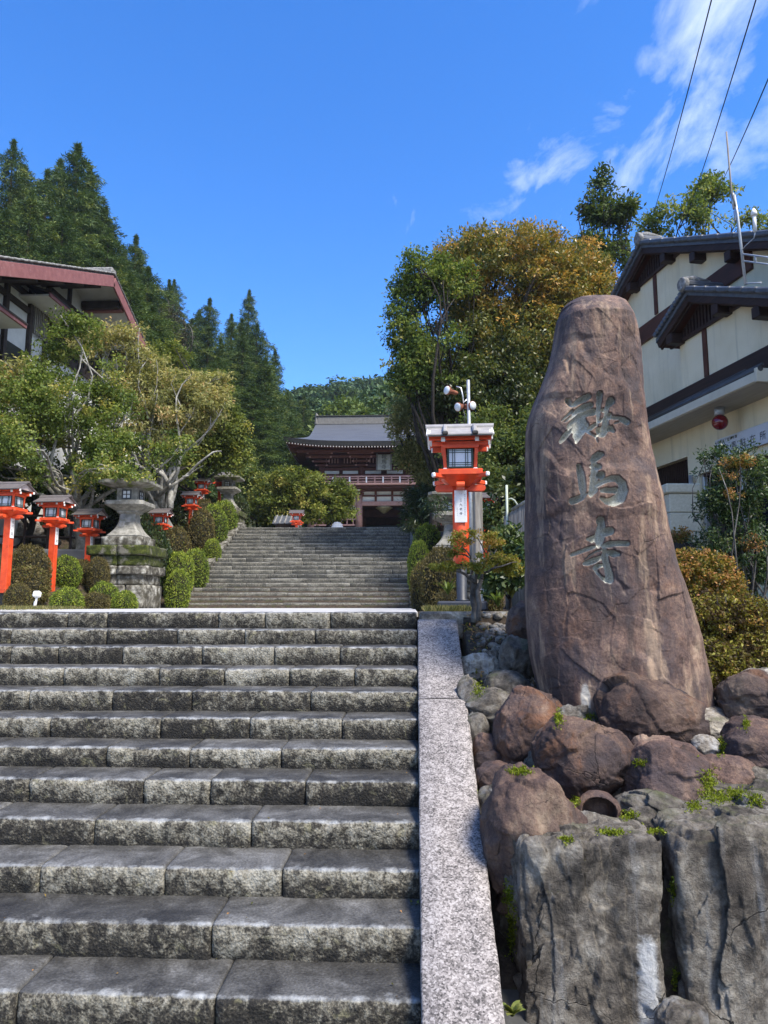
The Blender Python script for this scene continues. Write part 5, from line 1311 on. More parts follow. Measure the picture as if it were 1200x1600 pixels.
MB().box((.70, (vw1 - 5) / 2, zw - .03), (.07, vw1 + 5, .05), .004).build('window_frame', m_dwood, house)
mb = MB(); mb.tube([(.55, vw1 + .12, 0), (.55, vw1 + .12, zw)], .035, 10); mb.build('downpipe', m_alu, house)
# side and rear walls of the block, so that it stands as a building
MB().box((3.9, 2.7, 2.6), (6.2, .16, 5.4)).build('rear_wall', m_cream, house)
MB().box((3.9, -5.0, 2.2), (6.2, .16, 4.4)).build('end_wall', m_cream, house)
MB().box((7.0, -1.1, 2.5), (.16, 7.6, 5.0)).build('back_wall', m_cream, house)
# red lamp and sign
va_, za_ = Lp(1125, 660, .30); lp = thing('red_lamp', 'dark red glass globe lamp under the concrete canopy of the cream house', 'lamp', tuple(HP * [1, 1, 0] + nin * .30 + aw * va_ + np.array([0, 0, za_])))
rl = .115
MB().lathe([(.01, -rl)] + [(rl * math.sin(t), -rl * math.cos(t)) for t in np.linspace(.2, 2.75, 14)] + [(.045, rl * .95)], 24).build('globe', m_redglass, lp)
MB().lathe([(.05, rl * .9), (.075, rl * 1.0), (.075, zc - za_ - .005)], 16).build('holder', m_galv, lp)
v0s, z0s = Lp(1117, 689, .56); v1s, z1s = Lp(1205, 656, .56); zt_ = (z0s + z1s) / 2; hs = .30
sg_c = HP * [1, 1, 0] + nin * .57 + aw * (v0s - .82) + np.array([0, 0, zt_ - hs / 2])
sg = thing('sign_board', 'long white sign board lettered 鞍馬駐在所 above the house entrance', 'sign', tuple(sg_c), RZ)
MB().box((0, 0, 0), (.03, 1.64, hs), .006).build('board', m_signw, sg)
def sletter(t, size, v, z, sp=1.0):
    o = mobj('lettering', text_mesh(t, size, m_ink, 'lettering', False, sp), sg, (-.019, v, z), (0, 0, R(-90)))
sletter('京都府下鴨警察署', .052, .82 - .30, .095, 1.15)
for i, ch in enumerate('鞍馬駐在所'): sletter(ch, .135, .16 - (i - 2) * .135 * 1.55, -.035, 1.0)
# stone entrance pier with a planter
pp = at(1068, 880, 10.9); pier = thing('entrance_pier', 'stacked pale stone pier with a moulded cap in front of the house entrance', 'pier', (pp[0], 10.95, 0), R(4))
ztop = float(at(1066, 757, 10.8)[2]); hc = float(at(1066, 772, 10.8)[2])
for i in range(6):
    z1 = hc - i * .29; z0 = max(0, z1 - .283)
    if z1 - z0 > .02: MB().box((0, 0, (z0 + z1) / 2), (.47, .40, z1 - z0), .012).build('stone_course', m_pier, pier)
MB().box((-.015, 0, (ztop + hc) / 2 + .005), (.54, .47, ztop - hc), .02).build('cap', m_pier, pier)
MB().box((-.30, .15, .60), (.16, .5, 1.2), .02).build('side_block', m_pier, pier)
pl = at(1062, 850, 10.6); tr_ = thing('planter', 'dark trough planter with a small flowering plant on the stone pier', 'planter', (pl[0], 10.62, float(at(1062, 862, 10.62)[2])), R(4))
MB().box((0, 0, .065), (.42, .16, .13), .01, taper=1.06).build('trough', m_black, tr_)
# antenna mast with rod, brackets and a small white vent pipe
def Wp(px, py, w): return at_plane(px, py, HP + nin * w, -nin)
mast = thing('antenna_mast', 'slim metal antenna mast clamped to the roof edge of the cream house', 'antenna', tuple(Wp(1167, 447, .2)))
o0 = Wp(1167, 447, .2)
def mt(pts, r, name, mat): MB().tube([tuple(Wp(x, y, w) - o0) for x, y, w in pts], r, 8).build(name, mat, mast)
mt([(1165, 445, .2), (1152, 335, .2), (1147, 305, .2)], .021, 'pole', m_galv)
mt([(1149, 322, .18), (1143, 300, .18), (1135, 206, .18)], .013, 'rod', m_greyw)
mt([(1148, 326, .2), (1144, 303, .2)], .028, 'clamp', m_alu)
mt([(1151, 345, .2), (1149, 330, .2)], .028, 'clamp', m_alu)
mt([(1161, 397, .2), (1215, 404, .2)], .012, 'bracket_arm', m_galv); mt([(1163, 408, .2), (1215, 415, .2)], .012, 'bracket_arm', m_galv)
mt([(1180, 400, .2), (1181, 411, .2)], .012, 'bracket_arm', m_galv); mt([(1166, 443, .2), (1190, 442, .2)], .012, 'bracket_arm', m_galv)
vp = thing('vent_pipe', 'short white capped vent pipe beside the antenna mast', 'vent pipe', tuple(Wp(1180, 362, .2)))
hv_ = float(Wp(1178, 335, .2)[2] - Wp(1180, 362, .2)[2])
MB().lathe([(.024, 0), (.024, hv_)], 12).build('pipe', m_white, vp); MB().lathe([(.045, hv_ - .02), (.04, hv_ + .03), (.01, hv_ + .09)], 12).build('cap', m_white, vp)
mb = MB(); a = Wp(1180, 362, .2); mb.tube([tuple(Wp(x, y, .2) - a) for x, y in ((1180, 362), (1178, 372), (1165, 384), (1160, 390))], .008, 6); mb.build('bracket', m_galv, vp)
# the power lines overhead
def cable(a, b, label):
    a, b = np.array(a), np.array(b); n = 16; pts = []
    for i in range(n + 1):
        t = -.6 + 1.6 * i / n; p = a + (b - a) * t; p[2] -= .25 * (1 - (2 * (i / n) - 1) ** 2); pts.append(tuple(p))
    mb = MB(); mb.tube(pts, .0095, 6); tag(mb.build('power_line', m_cable), label, 'cable', 'power lines over the house')
cable(at(1104, 0, 9.0), at(1022, 330, 24.0), 'leftmost of the three black power lines crossing the clouds')
cable(at(1172, 0, 9.0), at(1070, 345, 24.0), 'middle one of the three black power lines crossing the clouds')
cable(at(1200, 98, 10.0), at(1110, 318, 24.0), 'rightmost power line, passing behind the antenna rod')

# ------------------------------------------------------------------ white and timber house on the left slope
XV, XW = -10.0, -11.44
def Lx(px, py, X): q = at_x(px, py, X); return float(q[1]), float(q[2])
ya, za = Lx(177, 428, XV); yn, zn = Lx(0, 403, XV); yf, zf = Lx(240, 568, XV)
lh = thing('timber_house', 'white plastered house with dark timbers and a dull red gable verge on the left slope', 'house', (XW, ya, 0))
sN = (za - zn) / (ya - yn); sF = (za - zf) / (yf - ya)
yn2 = yn - 5.0
def zl(y): return za - (sN * (ya - y) if y < ya else sF * (y - ya))
def lo(x, y, z): return (x - XW, y - ya, z)
for (y0, y1) in ((ya, yn2), (ya, yf)):
    mb = MB(); mb.prism([lo(XV, y0, zl(y0) - .03), lo(XV, y1, zl(y1) - .03), lo(XV, y1, zl(y1) - .13), lo(XV, y0, zl(y0) - .13)], (-.02, 0, 0), (-9, 0, 0)); mb.build('roof', m_oldtile, lh)
    mb = MB(); mb.bar(lo(XV + .03, y0, zl(y0) - .27), lo(XV + .03, y1, zl(y1) - .27), .06, .36, 0, .01); mb.build('barge_board', m_barge, lh)
    n = int(abs(y1 - y0) / .30)
    for i in range(n):
        a = y0 + (y1 - y0) * i / n; b = y0 + (y1 - y0) * (i + 1) / n
        mb = MB(); mb.bar(lo(XV - .06, a, zl(a) + .02), lo(XV - .06, b, zl(b) + .035), .26, .06, 0, .02); mb.build('verge_tile', m_oldtile, lh)
    # white boarded soffit
    mb = MB(); mb.prism([lo(XV - .05, y0, zl(y0) - .16), lo(XV - .05, y1, zl(y1) - .16), lo(XV - .05, y1, zl(y1) - .19), lo(XV - .05, y0, zl(y0) - .19)], (0, 0, 0), (XW - XV - .2, 0, 0)); mb.build('soffit', m_wplaster if y1 > ya else m_timber, lh)
mb = MB(); mb.bar(lo(XV + .05, ya, za + .08), lo(-17, ya, za + .08), .34, .22, 0, .06); mb.build('ridge_tile', m_oldtile, lh)
mb = MB(); mb.prism([lo(XW, yn2 + .6, 1.5), lo(XW, yf - .5, 1.5), lo(XW, yf - .5, zl(yf - .5) - .18), lo(XW, ya, za - .18), lo(XW, yn2 + .6, zl(yn2 + .6) - .18)], (0, 0, 0), (-.16, 0, 0)); mb.build('wall', m_wplaster, lh)
def hbeam(z, y0, y1, h, mat=m_timber, x=XW + .04, t=.10, name='beam'): MB().box(lo(x, (y0 + y1) / 2, z), (t, y1 - y0, h), .008).build(name, mat, lh)
def vpost(y, z0, z1, w=.16): MB().box(lo(XW + .05, y, (z0 + z1) / 2), (.12, w, z1 - z0), .008).build('post', m_timber, lh)
zb1 = Lx(27, 450, XW)[1]; zb2 = Lx(22, 470, XW)[1]; zb3 = Lx(20, 497, XW + .92)[1]
yA = yn2 + .6
hbeam(zb1, yA, Lx(50, 470, XW)[0], .17); hbeam(zb2, yA, Lx(50, 490, XW)[0], .17)
for px in (8, 47, 73): vpost(Lx(px, 460, XW)[0], 4.5, zl(Lx(px, 460, XW)[0]) - .2)
# slatted bay
y0, y1 = Lx(48, 470, XW)[0], Lx(72, 470, XW)[0]
for q in np.arange(y0 + .1, y1, .11): MB().box(lo(XW + .10, q, (zb2 - .6 + zl(q) - .9) / 2), (.06, .05, zl(q) - .9 - (zb2 - .6))).build('lattice_slat', m_greyw, lh)
# pent roofs with light soffit and dark red edge
def pent(z, y0, y1, out=.92):
    MB().box(lo(XW + out / 2, (y0 + y1) / 2, z), (out, y1 - y0, .05)).build('pent_soffit', m_wplaster, lh)
    MB().box(lo(XW + out, (y0 + y1) / 2, z + .03), (.06, y1 - y0, .14), .008).build('pent_edge', m_barge, lh)
    mb = MB(); mb.prism([lo(XW + out + .05, y0, z + .11), lo(XW + .1, y0, z + .42), lo(XW + .1, y0, z + .37), lo(XW + out + .05, y0, z + .06)], (0, 0, 0), (0, y1 - y0, 0)); mb.build('pent_roof', m_timber, lh)
pent(zb3, yA, Lx(40, 520, XW + .92)[0])
za2 = Lx(100, 480, XW + .92)[1]; pent(za2, Lx(78, 450, XW + .92)[0], Lx(160, 515, XW + .92)[0])
hbeam(za2 + .95, Lx(78, 450, XW)[0], yf - .6, .16); vpost(Lx(107, 455, XW)[0], za2 + .3, zl(Lx(107, 455, XW)[0]) - .2, .12)
vpost(Lx(157, 500, XW)[0], za2 - 1.5, za2 + 1.5, .14)
hbeam(za2 - .9, Lx(80, 450, XW)[0], yf - .6, .18)
# dark window bays below each pent roof
for (z1, yy0, yy1) in ((zb3 - .08, yA, Lx(40, 520, XW)[0]), (za2 - .06, Lx(80, 470, XW)[0], Lx(158, 520, XW)[0])):
    w = MB().box(lo(XW + .02, (yy0 + yy1) / 2, z1 - .50), (.05, yy1 - yy0, .95)).build('window', m_glass, lh)
    for q in np.linspace(yy0, yy1, 7): MB().box(lo(XW + .06, q, z1 - .50), (.06, .07, .95)).build('frame', m_timber, w)
    MB().box(lo(XW + .06, (yy0 + yy1) / 2, z1 - .97), (.07, yy1 - yy0, .08)).build('sill', m_timber, w)
# purlins poking out under the verge, and the cross beam on the far soffit
for q in (-6.1, -4.5, -3.1, -1.9, -.75, .85):
    MB().box(lo((XV + XW) / 2 - .02, ya + q, zl(ya + q) - .36), (XV - XW - .12, .2, .27), .01).build('purlin_end', m_timber, lh)
yc_ = Lx(180, 488, XV - .3)[0]; MB().box(lo((XV + XW) / 2, yc_, zl(yc_) - .33), (1.36, .2, .32), .01).build('cross_beam', m_barge, lh)
yc_ = Lx(215, 555, XV - .3)[0]; MB().box(lo((XV + XW) / 2, yc_, zl(yc_) - .33), (1.36, .2, .32), .01).build('cross_beam', m_timber, lh)
MB().box(lo(-13.2, yf - .6, 4.4), (8.0, .16, 6.0)).build('far_wall', m_wplaster, lh)
MB().box(lo(-13.2, yn2 + .7, 3.4), (8.0, .16, 4.0)).build('near_wall', m_wplaster, lh)
# ------------------------------------------------------------------ plants
def unit(v): return v / np.maximum(np.linalg.norm(v, axis=-1, keepdims=True), 1e-9)
def leaves(P, L, W, r, bias=None, bw=.6, fold=.12, nb=None, nbw=0.0):
    n = len(P); a = r.normal(size=(n, 3))
    if bias is not None: a = unit(a) + bw * bias
    a = unit(a); nn = r.normal(size=(n, 3))
    if nb is not None: nn = unit(nn) + nbw * nb
    nn = unit(nn - (nn * a).sum(1, keepdims=True) * a); b = np.cross(nn, a)
    L = np.broadcast_to(np.asarray(L, float), (n,))[:, None] * r.uniform(.7, 1.25, (n, 1)); W = np.broadcast_to(np.asarray(W, float), (n,))[:, None]
    W = W * L / np.mean(L)
    V = np.stack([P, P + a * L * .5 + b * W * .5 + nn * L * fold, P + a * L, P + a * L * .5 - b * W * .5 + nn * L * fold], 1).reshape(-1, 3)
    return V, np.arange(4 * n).reshape(n, 4)
def in_lobes(lobes, n, r, surf=.42, gap=0.0, seed=0, gs=1.0):
    """clump centres inside ellipsoids (centre, radii), biased to the surface"""
    vol = np.array([l[1][0] * l[1][1] * l[1][2] for l in lobes]) ** .75; cnt = r.multinomial(n, vol / vol.sum())
    out = []
    for (c, rad), k in zip(lobes, cnt):
        d = unit(r.normal(size=(k, 3))); rr = r.uniform(0, 1, (k, 1)) ** surf
        out.append(np.asarray(c) + d * rr * np.asarray(rad))
    C = np.concatenate(out)
    if gap: C = C[fbm(C * gs + seed, seed, 2) > -gap]
    return C
def crown_mesh(name, C, cr, per, L, W, mat, r, droop=.25, flat=.7, tint=(.5, .22, .15), tfun=None, ctr=None):
    m = len(C); per_ = r.poisson(per, m).clip(3); idx = np.repeat(np.arange(m), per_)
    d = unit(r.normal(size=(len(idx), 3))) * r.uniform(0, 1, (len(idx), 1)) ** .45
    sc = r.uniform(.65, 1.35, m)
    P = C[idx] + d * (cr * sc[idx])[:, None] * np.array([1, 1, flat])
    c0 = C.mean(0) if ctr is None else ctr
    outw = unit(P - c0); bias = outw * .6 + np.array([0, 0, -droop])
    V, F = leaves(P, L, W, r, bias, .8, nb=np.array([0, 0, 1.0]) + outw * .5, nbw=.8)
    t = tint[0] + tint[1] * r.normal(size=m)[idx] + tint[2] * r.normal(size=len(idx))
    if tfun is not None: t = t + tfun(C)[idx]
    return fast_mesh(name, V, F, mat, None, False, {'tint': np.clip(t, 0.01, .99)})
def limb(mb, a, b, ra, rb, r, n=7, wig=.06, sag=.1, k=6):
    a, b = np.asarray(a, float), np.asarray(b, float); L = np.linalg.norm(b - a); pts = []; rad = []
    o1, o2 = r.normal(size=3) * wig * L, r.normal(size=3) * wig * L
    for i in range(n + 1):
        t = i / n; p = a + (b - a) * t + o1 * math.sin(math.pi * t) + o2 * math.sin(2 * math.pi * t) * .6; p[2] += sag * L * math.sin(math.pi * t)
        pts.append(p); rad.append(ra + (rb - ra) * t ** .8)
    mb.tube(pts, rad, k); return pts, rad
def broadleaf(name, label, base, lobes, nc, cr, per, L, W, mat, bark, seed, trunk_r=.16, limbs=14, fork=.45, group=None, gap=.25, gs=.8, droop=.25, tint=(.5, .2, .14), tfun=None, surf=.45, cat='tree', flat=.7, twig=.0):
    r = np.random.default_rng(seed); base = np.asarray(base, float)
    t = thing(name, label, cat, tuple(base), 0, group)
    C = in_lobes(lobes, nc, r, surf, gap, seed, gs)
    mb = MB(); ctr = np.mean([l[0] for l in lobes], 0)
    top = base + (ctr - base) * np.array([.55, .55, fork + .25])
    tp, tr = limb(mb, base - [0, 0, .15], top, trunk_r, trunk_r * .55, r, 9, .05, 0, 9)
    # limbs to far apart clumps
    sel = [int(r.integers(len(C)))]; dm = np.linalg.norm(C - C[sel[0]], axis=1)
    while len(sel) < min(limbs, len(C)): k = int(dm.argmax()); sel.append(k); dm = np.minimum(dm, np.linalg.norm(C - C[k], axis=1))
    for k in sel:
        j = int(r.integers(4, len(tp))); pts, rad = limb(mb, tp[j], C[k], tr[j] * .6, trunk_r * .07, r, 8, .07, .05, 6)
        dd = np.linalg.norm(C - C[k], axis=1); near = np.argsort(dd)[1:4]
        for q in near: limb(mb, pts[int(r.integers(4, 8))], C[q], trunk_r * .14, trunk_r * .04, r, 4, .08, .03, 4)
    o = mb.build('trunk', bark, t); o.location = -base
    cm = crown_mesh('crown', C, cr, per, L, W, mat, r, droop, flat, tint, tfun, ctr)
    o = mobj('crown', cm, t); o.location = -base
    return t
def lobe(px, py, Y, rx, ry, ryy=None): s = Y / FPX * 1.03; return (at(px, py, Y), (rx * s, (ryy or rx) * s * .8, ry * s))

# --- trees on the left terrace
g = lambda px, Y, dx=0: (lambda p: (p[0] + dx, Y, float(terrain(p[0] + dx, Y))))(at(px, 850, Y))
broadleaf('maple_tree', 'green maple with layered leaves before the white house, leftmost of the broad trees', g(128, 18.5), [lobe(95, 560, 17.5, 62, 62), lobe(118, 510, 17.3, 36, 28), lobe(55, 680, 17.5, 90, 66), lobe(150, 650, 17.8, 85, 66), lobe(205, 705, 17.5, 70, 46), lobe(15, 720, 17, 55, 46), lobe(120, 735, 17, 95, 26), lobe(205, 742, 16.2, 40, 12), lobe(60, 620, 16.5, 60, 50), lobe(10, 700, 15.4, 60, 50), lobe(62, 590, 18, 44, 60), lobe(10, 620, 16, 60, 60), lobe(-20, 700, 17, 60, 70), lobe(140, 585, 17.6, 50, 50), lobe(250, 700, 18, 50, 40)],
          1150, .28, 76, .085, .050, lf_maple, m_bark_pale, 21, .15, 22, tint=(.42, .2, .14), gap=.06, gs=1.3)
broadleaf('cherry_tree', 'yellowing cherry tree with pale bare branches left of the upper stairs', g(264, 21.5), [lobe(265, 618, 20.5, 78, 38), lobe(310, 640, 21, 50, 42), lobe(205, 580, 20.5, 60, 46), lobe(190, 530, 20.5, 44, 26), lobe(250, 670, 20.5, 60, 40), lobe(25, 600, 17.0, 40, 46), lobe(150, 545, 20, 40, 30), lobe(330, 610, 21, 36, 30)],
          560, .33, 56, .125, .042, lf_cherry, m_bark_pale, 22, .17, 26, tint=(.52, .17, .14), gap=.20, droop=.7)
broadleaf('maple_tree', 'olive green maple behind the cherry tree, next to the dark cypresses', g(330, 25), [lobe(340, 655, 24.5, 48, 60), lobe(355, 700, 24.5, 36, 40), lobe(300, 700, 24.5, 60, 46), lobe(310, 600, 26, 50, 28), lobe(260, 560, 27, 40, 24), lobe(240, 740, 23, 60, 30)],
          520, .34, 60, .12, .065, lf_olive, m_bark_dark, 23, .15, 16, tint=(.4, .2, .14), gap=.22)
broadleaf('maple_tree', 'low dark green maple hanging over the lanterns at the left edge', g(30, 20), [lobe(30, 755, 18.5, 70, 36), lobe(110, 765, 18.8, 60, 30), lobe(160, 740, 19, 50, 40), lobe(0, 640, 20, 60, 70)],
          300, .34, 44, .12, .07, lf_dark, m_bark_dark, 24, .13, 12, tint=(.5, .2, .14))
# bare pale branch reaching right from the cherry trunk
def pxbranch(name, label, pts, Y, r0, r1, mat, cat='branch'):
    P = [at(x, y, Y + (d if len(q) > 2 else 0)) for q in pts for x, y, d in [(*q, 0)[:3]]]; o = np.array(P[0]); mb = MB()
    mb.tube([p - o for p in P], list(np.linspace(r0, r1, len(P))), 6); return mb
cb = None
for o in bpy.data.objects:
    if o.name.startswith('cherry_tree') and o.get('label', '').startswith('yellowing cherry'): cb = o
mb = MB()
for pts, r0, r1 in [([(266, 795), (264, 760), (258, 745), (240, 728), (215, 712)], .10, .03), ([(264, 762), (285, 745), (310, 725), (335, 708), (345, 704)], .05, .015), ([(285, 745), (300, 735), (318, 728)], .03, .01), ([(262, 755), (275, 730), (290, 700), (300, 690)], .05, .012),
                    ([(258, 745), (240, 715), (225, 690), (222, 665)], .05, .012), ([(240, 728), (226, 716), (210, 690)], .03, .01), ([(222, 690), (236, 690), (262, 700)], .02, .008), ([(150, 660), (180, 645), (200, 625)], .03, .01), ([(130, 720), (140, 690), (132, 668)], .06, .03), ([(135, 655), (160, 652), (190, 668)], .02, .008), ([(100, 735), (112, 700), (128, 660)], .03, .012)]:
    P = [at(x, y, 20.3) + np.array([0, .15 * math.sin(i * 1.7), 0]) for i, (x, y) in enumerate(pts)]
    P2 = []
    for a, b in zip(P[:-1], P[1:]): P2 += [a, (a + b) / 2 + rng.normal(size=3) * .02]
    P2.append(P[-1]); mb.tube([p - np.array(cb.location) for p in P2], list(np.linspace(r0, r1, len(P2))), 6)
mb.build('bare_limb', m_bark_pale, cb)

# --- before the gate
broadleaf('maple_tree', 'small spreading maple behind the red lantern at the stair head', g(462, 30), [lobe(455, 755, 29.5, 52, 22), lobe(430, 785, 29.5, 44, 26), lobe(485, 775, 30, 36, 26), lobe(470, 800, 29.5, 40, 14)], 260, .32, 64, .12, .07, lf_olive, m_bark_dark, 25, .12, 12, tint=(.45, .2, .14))
broadleaf('maple_tree', 'small maple with a low fork in front of the left gate bay', g(510, 31), [lobe(520, 770, 30.5, 36, 20), lobe(505, 795, 30.5, 40, 20), lobe(535, 790, 30.5, 24, 22)], 220, .30, 64, .12, .07, lf_olive, m_bark_dark, 26, .11, 12, tint=(.42, .2, .14))
broadleaf('leafy_bush', 'pale green bushy growth between the stone lantern and the maples at the stair head', g(398, 31), [lobe(395, 770, 31, 36, 40), lobe(415, 800, 30.5, 40, 24), lobe(385, 740, 32, 22, 22), lobe(440, 815, 29.5, 26, 12)], 300, .36, 36, .18, .09, lf_fresh, m_bark_dark, 27, .08, 8, cat='bush', tint=(.55, .2, .14), gap=.1)
broadleaf('cherry_tree', 'yellow leaved cherry tree covering the right end of the gate', g(664, 24.5), [lobe(645, 640, 24, 36, 28), lobe(665, 690, 24, 40, 46), lobe(640, 715, 24, 26, 24), lobe(695, 650, 24.5, 36, 34), lobe(625, 665, 23.5, 16, 20), lobe(680, 740, 24, 40, 26)],
          380, .32, 50, .13, .048, lf_cherry, m_bark_dark, 28, .14, 18, tint=(.40, .17, .14), gap=.22, droop=.6)
broadleaf('pine_bush', 'dark layered pine at the right head of the upper stairs', g(665, 23), [lobe(655, 775, 22.5, 26, 14), lobe(672, 800, 22, 34, 24), lobe(648, 800, 22.5, 18, 20), lobe(690, 770, 22.5, 24, 16), lobe(660, 822, 21.5, 24, 10), lobe(690, 790, 15.6, 24, 12), lobe(676, 812, 15.4, 20, 8)], 300, .28, 60, .13, .025, lf_dark, m_bark_dark, 29, .10, 10, cat='pine', tint=(.35, .2, .14), gap=.12)
# --- right slope
def oak_t(C):
    z0 = at(800, 560, 22)[2]; return np.clip((C[:, 2] - z0) / 7.0, -.20, .20) + .03 * (C[:, 0] - 4)
broadleaf('evergreen_oak', 'large round evergreen tree with orange new leaves above the monument', g(800, 23.5), [lobe(795, 440, 22.5, 125, 82), lobe(870, 470, 22.5, 82, 82), lobe(905, 430, 23, 46, 52), lobe(745, 540, 22, 84, 70), lobe(820, 560, 22, 100, 80), lobe(760, 620, 21.5, 110, 56), lobe(850, 620, 21.5, 60, 60), lobe(740, 400, 22.8, 60, 36), lobe(925, 460, 23, 40, 50)],
          1900, .38, 74, .135, .052, lf_oak, m_bark_dark, 31, .30, 26, tint=(.45, .13, .14), tfun=oak_t, gap=.50, gs=.7, surf=.30, droop=.1)
broadleaf('maple_tree', 'loose green tree on the left flank of the large orange topped tree', g(690, 21.5), [lobe(665, 430, 20.5, 46, 40), lobe(640, 460, 20.5, 34, 24), lobe(650, 530, 20.5, 44, 56), lobe(700, 450, 20.8, 46, 54), lobe(640, 585, 20.5, 34, 46), lobe(690, 560, 20.5, 50, 50), lobe(625, 490, 20.3, 22, 14)],
          560, .32, 64, .105, .055, lf_maple, m_bark_dark, 32, .16, 22, tint=(.42, .2, .14), gap=.40)
broadleaf('leafy_bush', 'mid green bush tree behind the floodlights and the large lantern', g(790, 18.5), [lobe(790, 680, 18, 60, 52), lobe(740, 690, 18.5, 50, 40), lobe(820, 720, 17.5, 40, 60), lobe(770, 740, 17.5, 40, 40), lobe(715, 720, 19, 30, 50)], 430, .32, 60, .10, .055, lf_fresh, m_bark_dark, 33, .10, 14, cat='bush', tint=(.42, .2, .14), gap=.26)
broadleaf('leafy_bush', 'dark glossy broad leaved shrub beside the pale bent pipe', g(775, 14.5), [lobe(772, 800, 13.5, 22, 46), lobe(800, 830, 13.2, 26, 40), lobe(820, 770, 13.8, 30, 50), lobe(840, 800, 13.8, 20, 60)], 190, .20, 40, .11, .055, lf_dark, m_bark_dark, 34, .06, 8, cat='bush', tint=(.62, .2, .14), gap=.15)
broadleaf('leafy_bush', 'bluish green leafy shrub between the small azalea tree and the monument', g(795, 9.5), [lobe(795, 852, 9.2, 26, 26), lobe(808, 890, 9.0, 22, 30), lobe(775, 905, 9.0, 20, 26)], 120, .12, 40, .075, .035, lf_nandina, m_bark_dark, 35, .03, 8, cat='bush', tint=(.42, .2, .14), gap=.1)
broadleaf('slender_tree', 'airy upright evergreen with shooting tips left of the house roof', g(945, 26), [lobe(945, 300, 25, 16, 46), lobe(925, 330, 25, 20, 24), lobe(960, 345, 25, 34, 32), lobe(985, 330, 25, 34, 18), lobe(950, 390, 25, 44, 30), lobe(925, 375, 25, 18, 14), lobe(946, 268, 25, 6, 12)],
          250, .34, 36, .18, .075, lf_fresh, m_bark_dark, 36, .12, 20, tint=(.30, .17, .13), gap=.26)
broadleaf('bushy_tree', 'rounded evergreen crowns rising behind the upper roof of the house', g(1095, 27), [lobe(1075, 345, 26, 58, 34), lobe(1110, 315, 26, 40, 34), lobe(1112, 285, 26, 12, 20), lobe(1040, 350, 26, 34, 26), lobe(1150, 330, 26, 40, 24), lobe(1190, 345, 26, 34, 22)],
          330, .36, 40, .17, .07, lf_maple, m_bark_dark, 37, .15, 14, tint=(.42, .17, .13), gap=.2)
# --- cypress forest
def cypress_mesh(seed, h=20.0, rad=3.9, nb=215, per=46):
    r = np.random.default_rng(seed); C = []; CR = []; T = []; D = []
    for k in range(nb):
        q = (k + r.uniform(0, 1)) / nb; q = q ** .92; z = h * (.06 + .90 * q); a = k * 2.399 + r.uniform(-.5, .5)
        L = (rad * (1 - q) ** [.72, .52, .62][seed % 3] + .22) * r.uniform(.62, 1.22); dv = np.array([math.cos(a), math.sin(a), 0]); tb = r.normal() * .16
        m = max(2, int(L / .42)); up = r.uniform(-.05, .18)
        for i in range(m):
            t = (i + .7) / m; p = dv * L * t + np.array([0, 0, z + L * (up * t - .34 * t * t)]) + r.normal(size=3) * .10
            C.append(p); CR.append(.32 + .34 * (1 - q) * (1.15 - .5 * t) + .05 * r.uniform()); T.append(tb + r.normal() * .10); D.append(dv)
    for i in range(9): C.append(np.array([0, 0, h * .96 + i * h * .005])); CR.append(.22 - .02 * i); T.append(0); D.append(np.array([0, 0, 1.0]))
    C, CR, T, D = np.array(C), np.array(CR), np.array(T), np.array(D)
    n = len(C); idx = np.repeat(np.arange(n), r.poisson(per, n).clip(6))
    d = unit(r.normal(size=(len(idx), 3))) * r.uniform(0, 1, (len(idx), 1)) ** .5
    P = C[idx] + d * CR[idx][:, None] * [1, 1, .62]
    V, F = leaves(P, .27, .05, r, D[idx] * .9 + np.array([0, 0, -.25]), 1.0, .05, nb=np.array([0, 0, 1.0]), nbw=.8)
    t = .46 + T[idx] + .13 * r.normal(size=len(idx))
    return fast_mesh('crown', V, F, lf_cypress, None, False, {'tint': np.clip(t, .01, .99)})
cyp = [cypress_mesh(400 + i, 20, [3.9, 4.3, 3.5][i]) for i in range(3)]
tm = []
for i in range(3):
    mb = MB(); r = np.random.default_rng(i); mb.tube([(0, 0, -.8), (.05, 0, 4), (0, .05, 10), (0, 0, 19.3)], [.34, .28, .18, .03], 9)
    for k in range(26):
        z = r.uniform(2, 17); a = r.uniform(0, 6.28); L = 2.2 * (1 - z / 20); mb.tube([(0, 0, z), (L * math.cos(a) * .6, L * math.sin(a) * .6, z + .05), (L * math.cos(a), L * math.sin(a), z - .2 * L)], [.05, .03, .01], 4)
    tm.append(mb.mesh('trunk', m_bark_brown))
CG = 'tall dark cypresses on the left hillside'
def conifer(px, py, Y, k, label, group=CG, wide=1.0, meshes=None, tmesh=None, name='cypress_tree', H=20.0):
    p = at(px, py, Y); zg = float(terrain(p[0], Y)) - .3; h = max(p[2] - zg, 3.0); s = h / H
    t = thing(name, label, 'tree', (p[0], Y, zg), float(np.random.default_rng(abs(int(px * 7 + py))).uniform(0, 6)), group)
    sx = (s * .5 + .5) * wide; t.scale = (sx, sx, s)
    mobj('trunk', (tmesh or tm)[k % 3], t); mobj('crown', (meshes or cyp)[k % 3], t); return t
LB = 'tall dark cypress standing in the grove behind the white house'
LC = 'tall dark cypress in the stand left of the temple gate'
for i, (px, py, Y, w) in enumerate([(22, 222, 46, 1.0), (122, 228, 43, 1.25), (-25, 245, 44, 1.1), (75, 268, 47, 1.0), (165, 325, 44, 1.0), (50, 300, 40, 1.1), (-60, 260, 46, 1.1), (100, 330, 37, 1.15), (10, 330, 37, 1.1), (145, 300, 47, 1.0), (170, 360, 38, 1.2), (205, 430, 36, 1.2), (232, 420, 44, 1.2), (240, 480, 38, 1.15), (265, 520, 42, 1.1), (95, 252, 50, 1.1), (140, 262, 50, 1.1), (40, 262, 50, 1.1)]):
    conifer(px, py, Y, i, LB, wide=w)
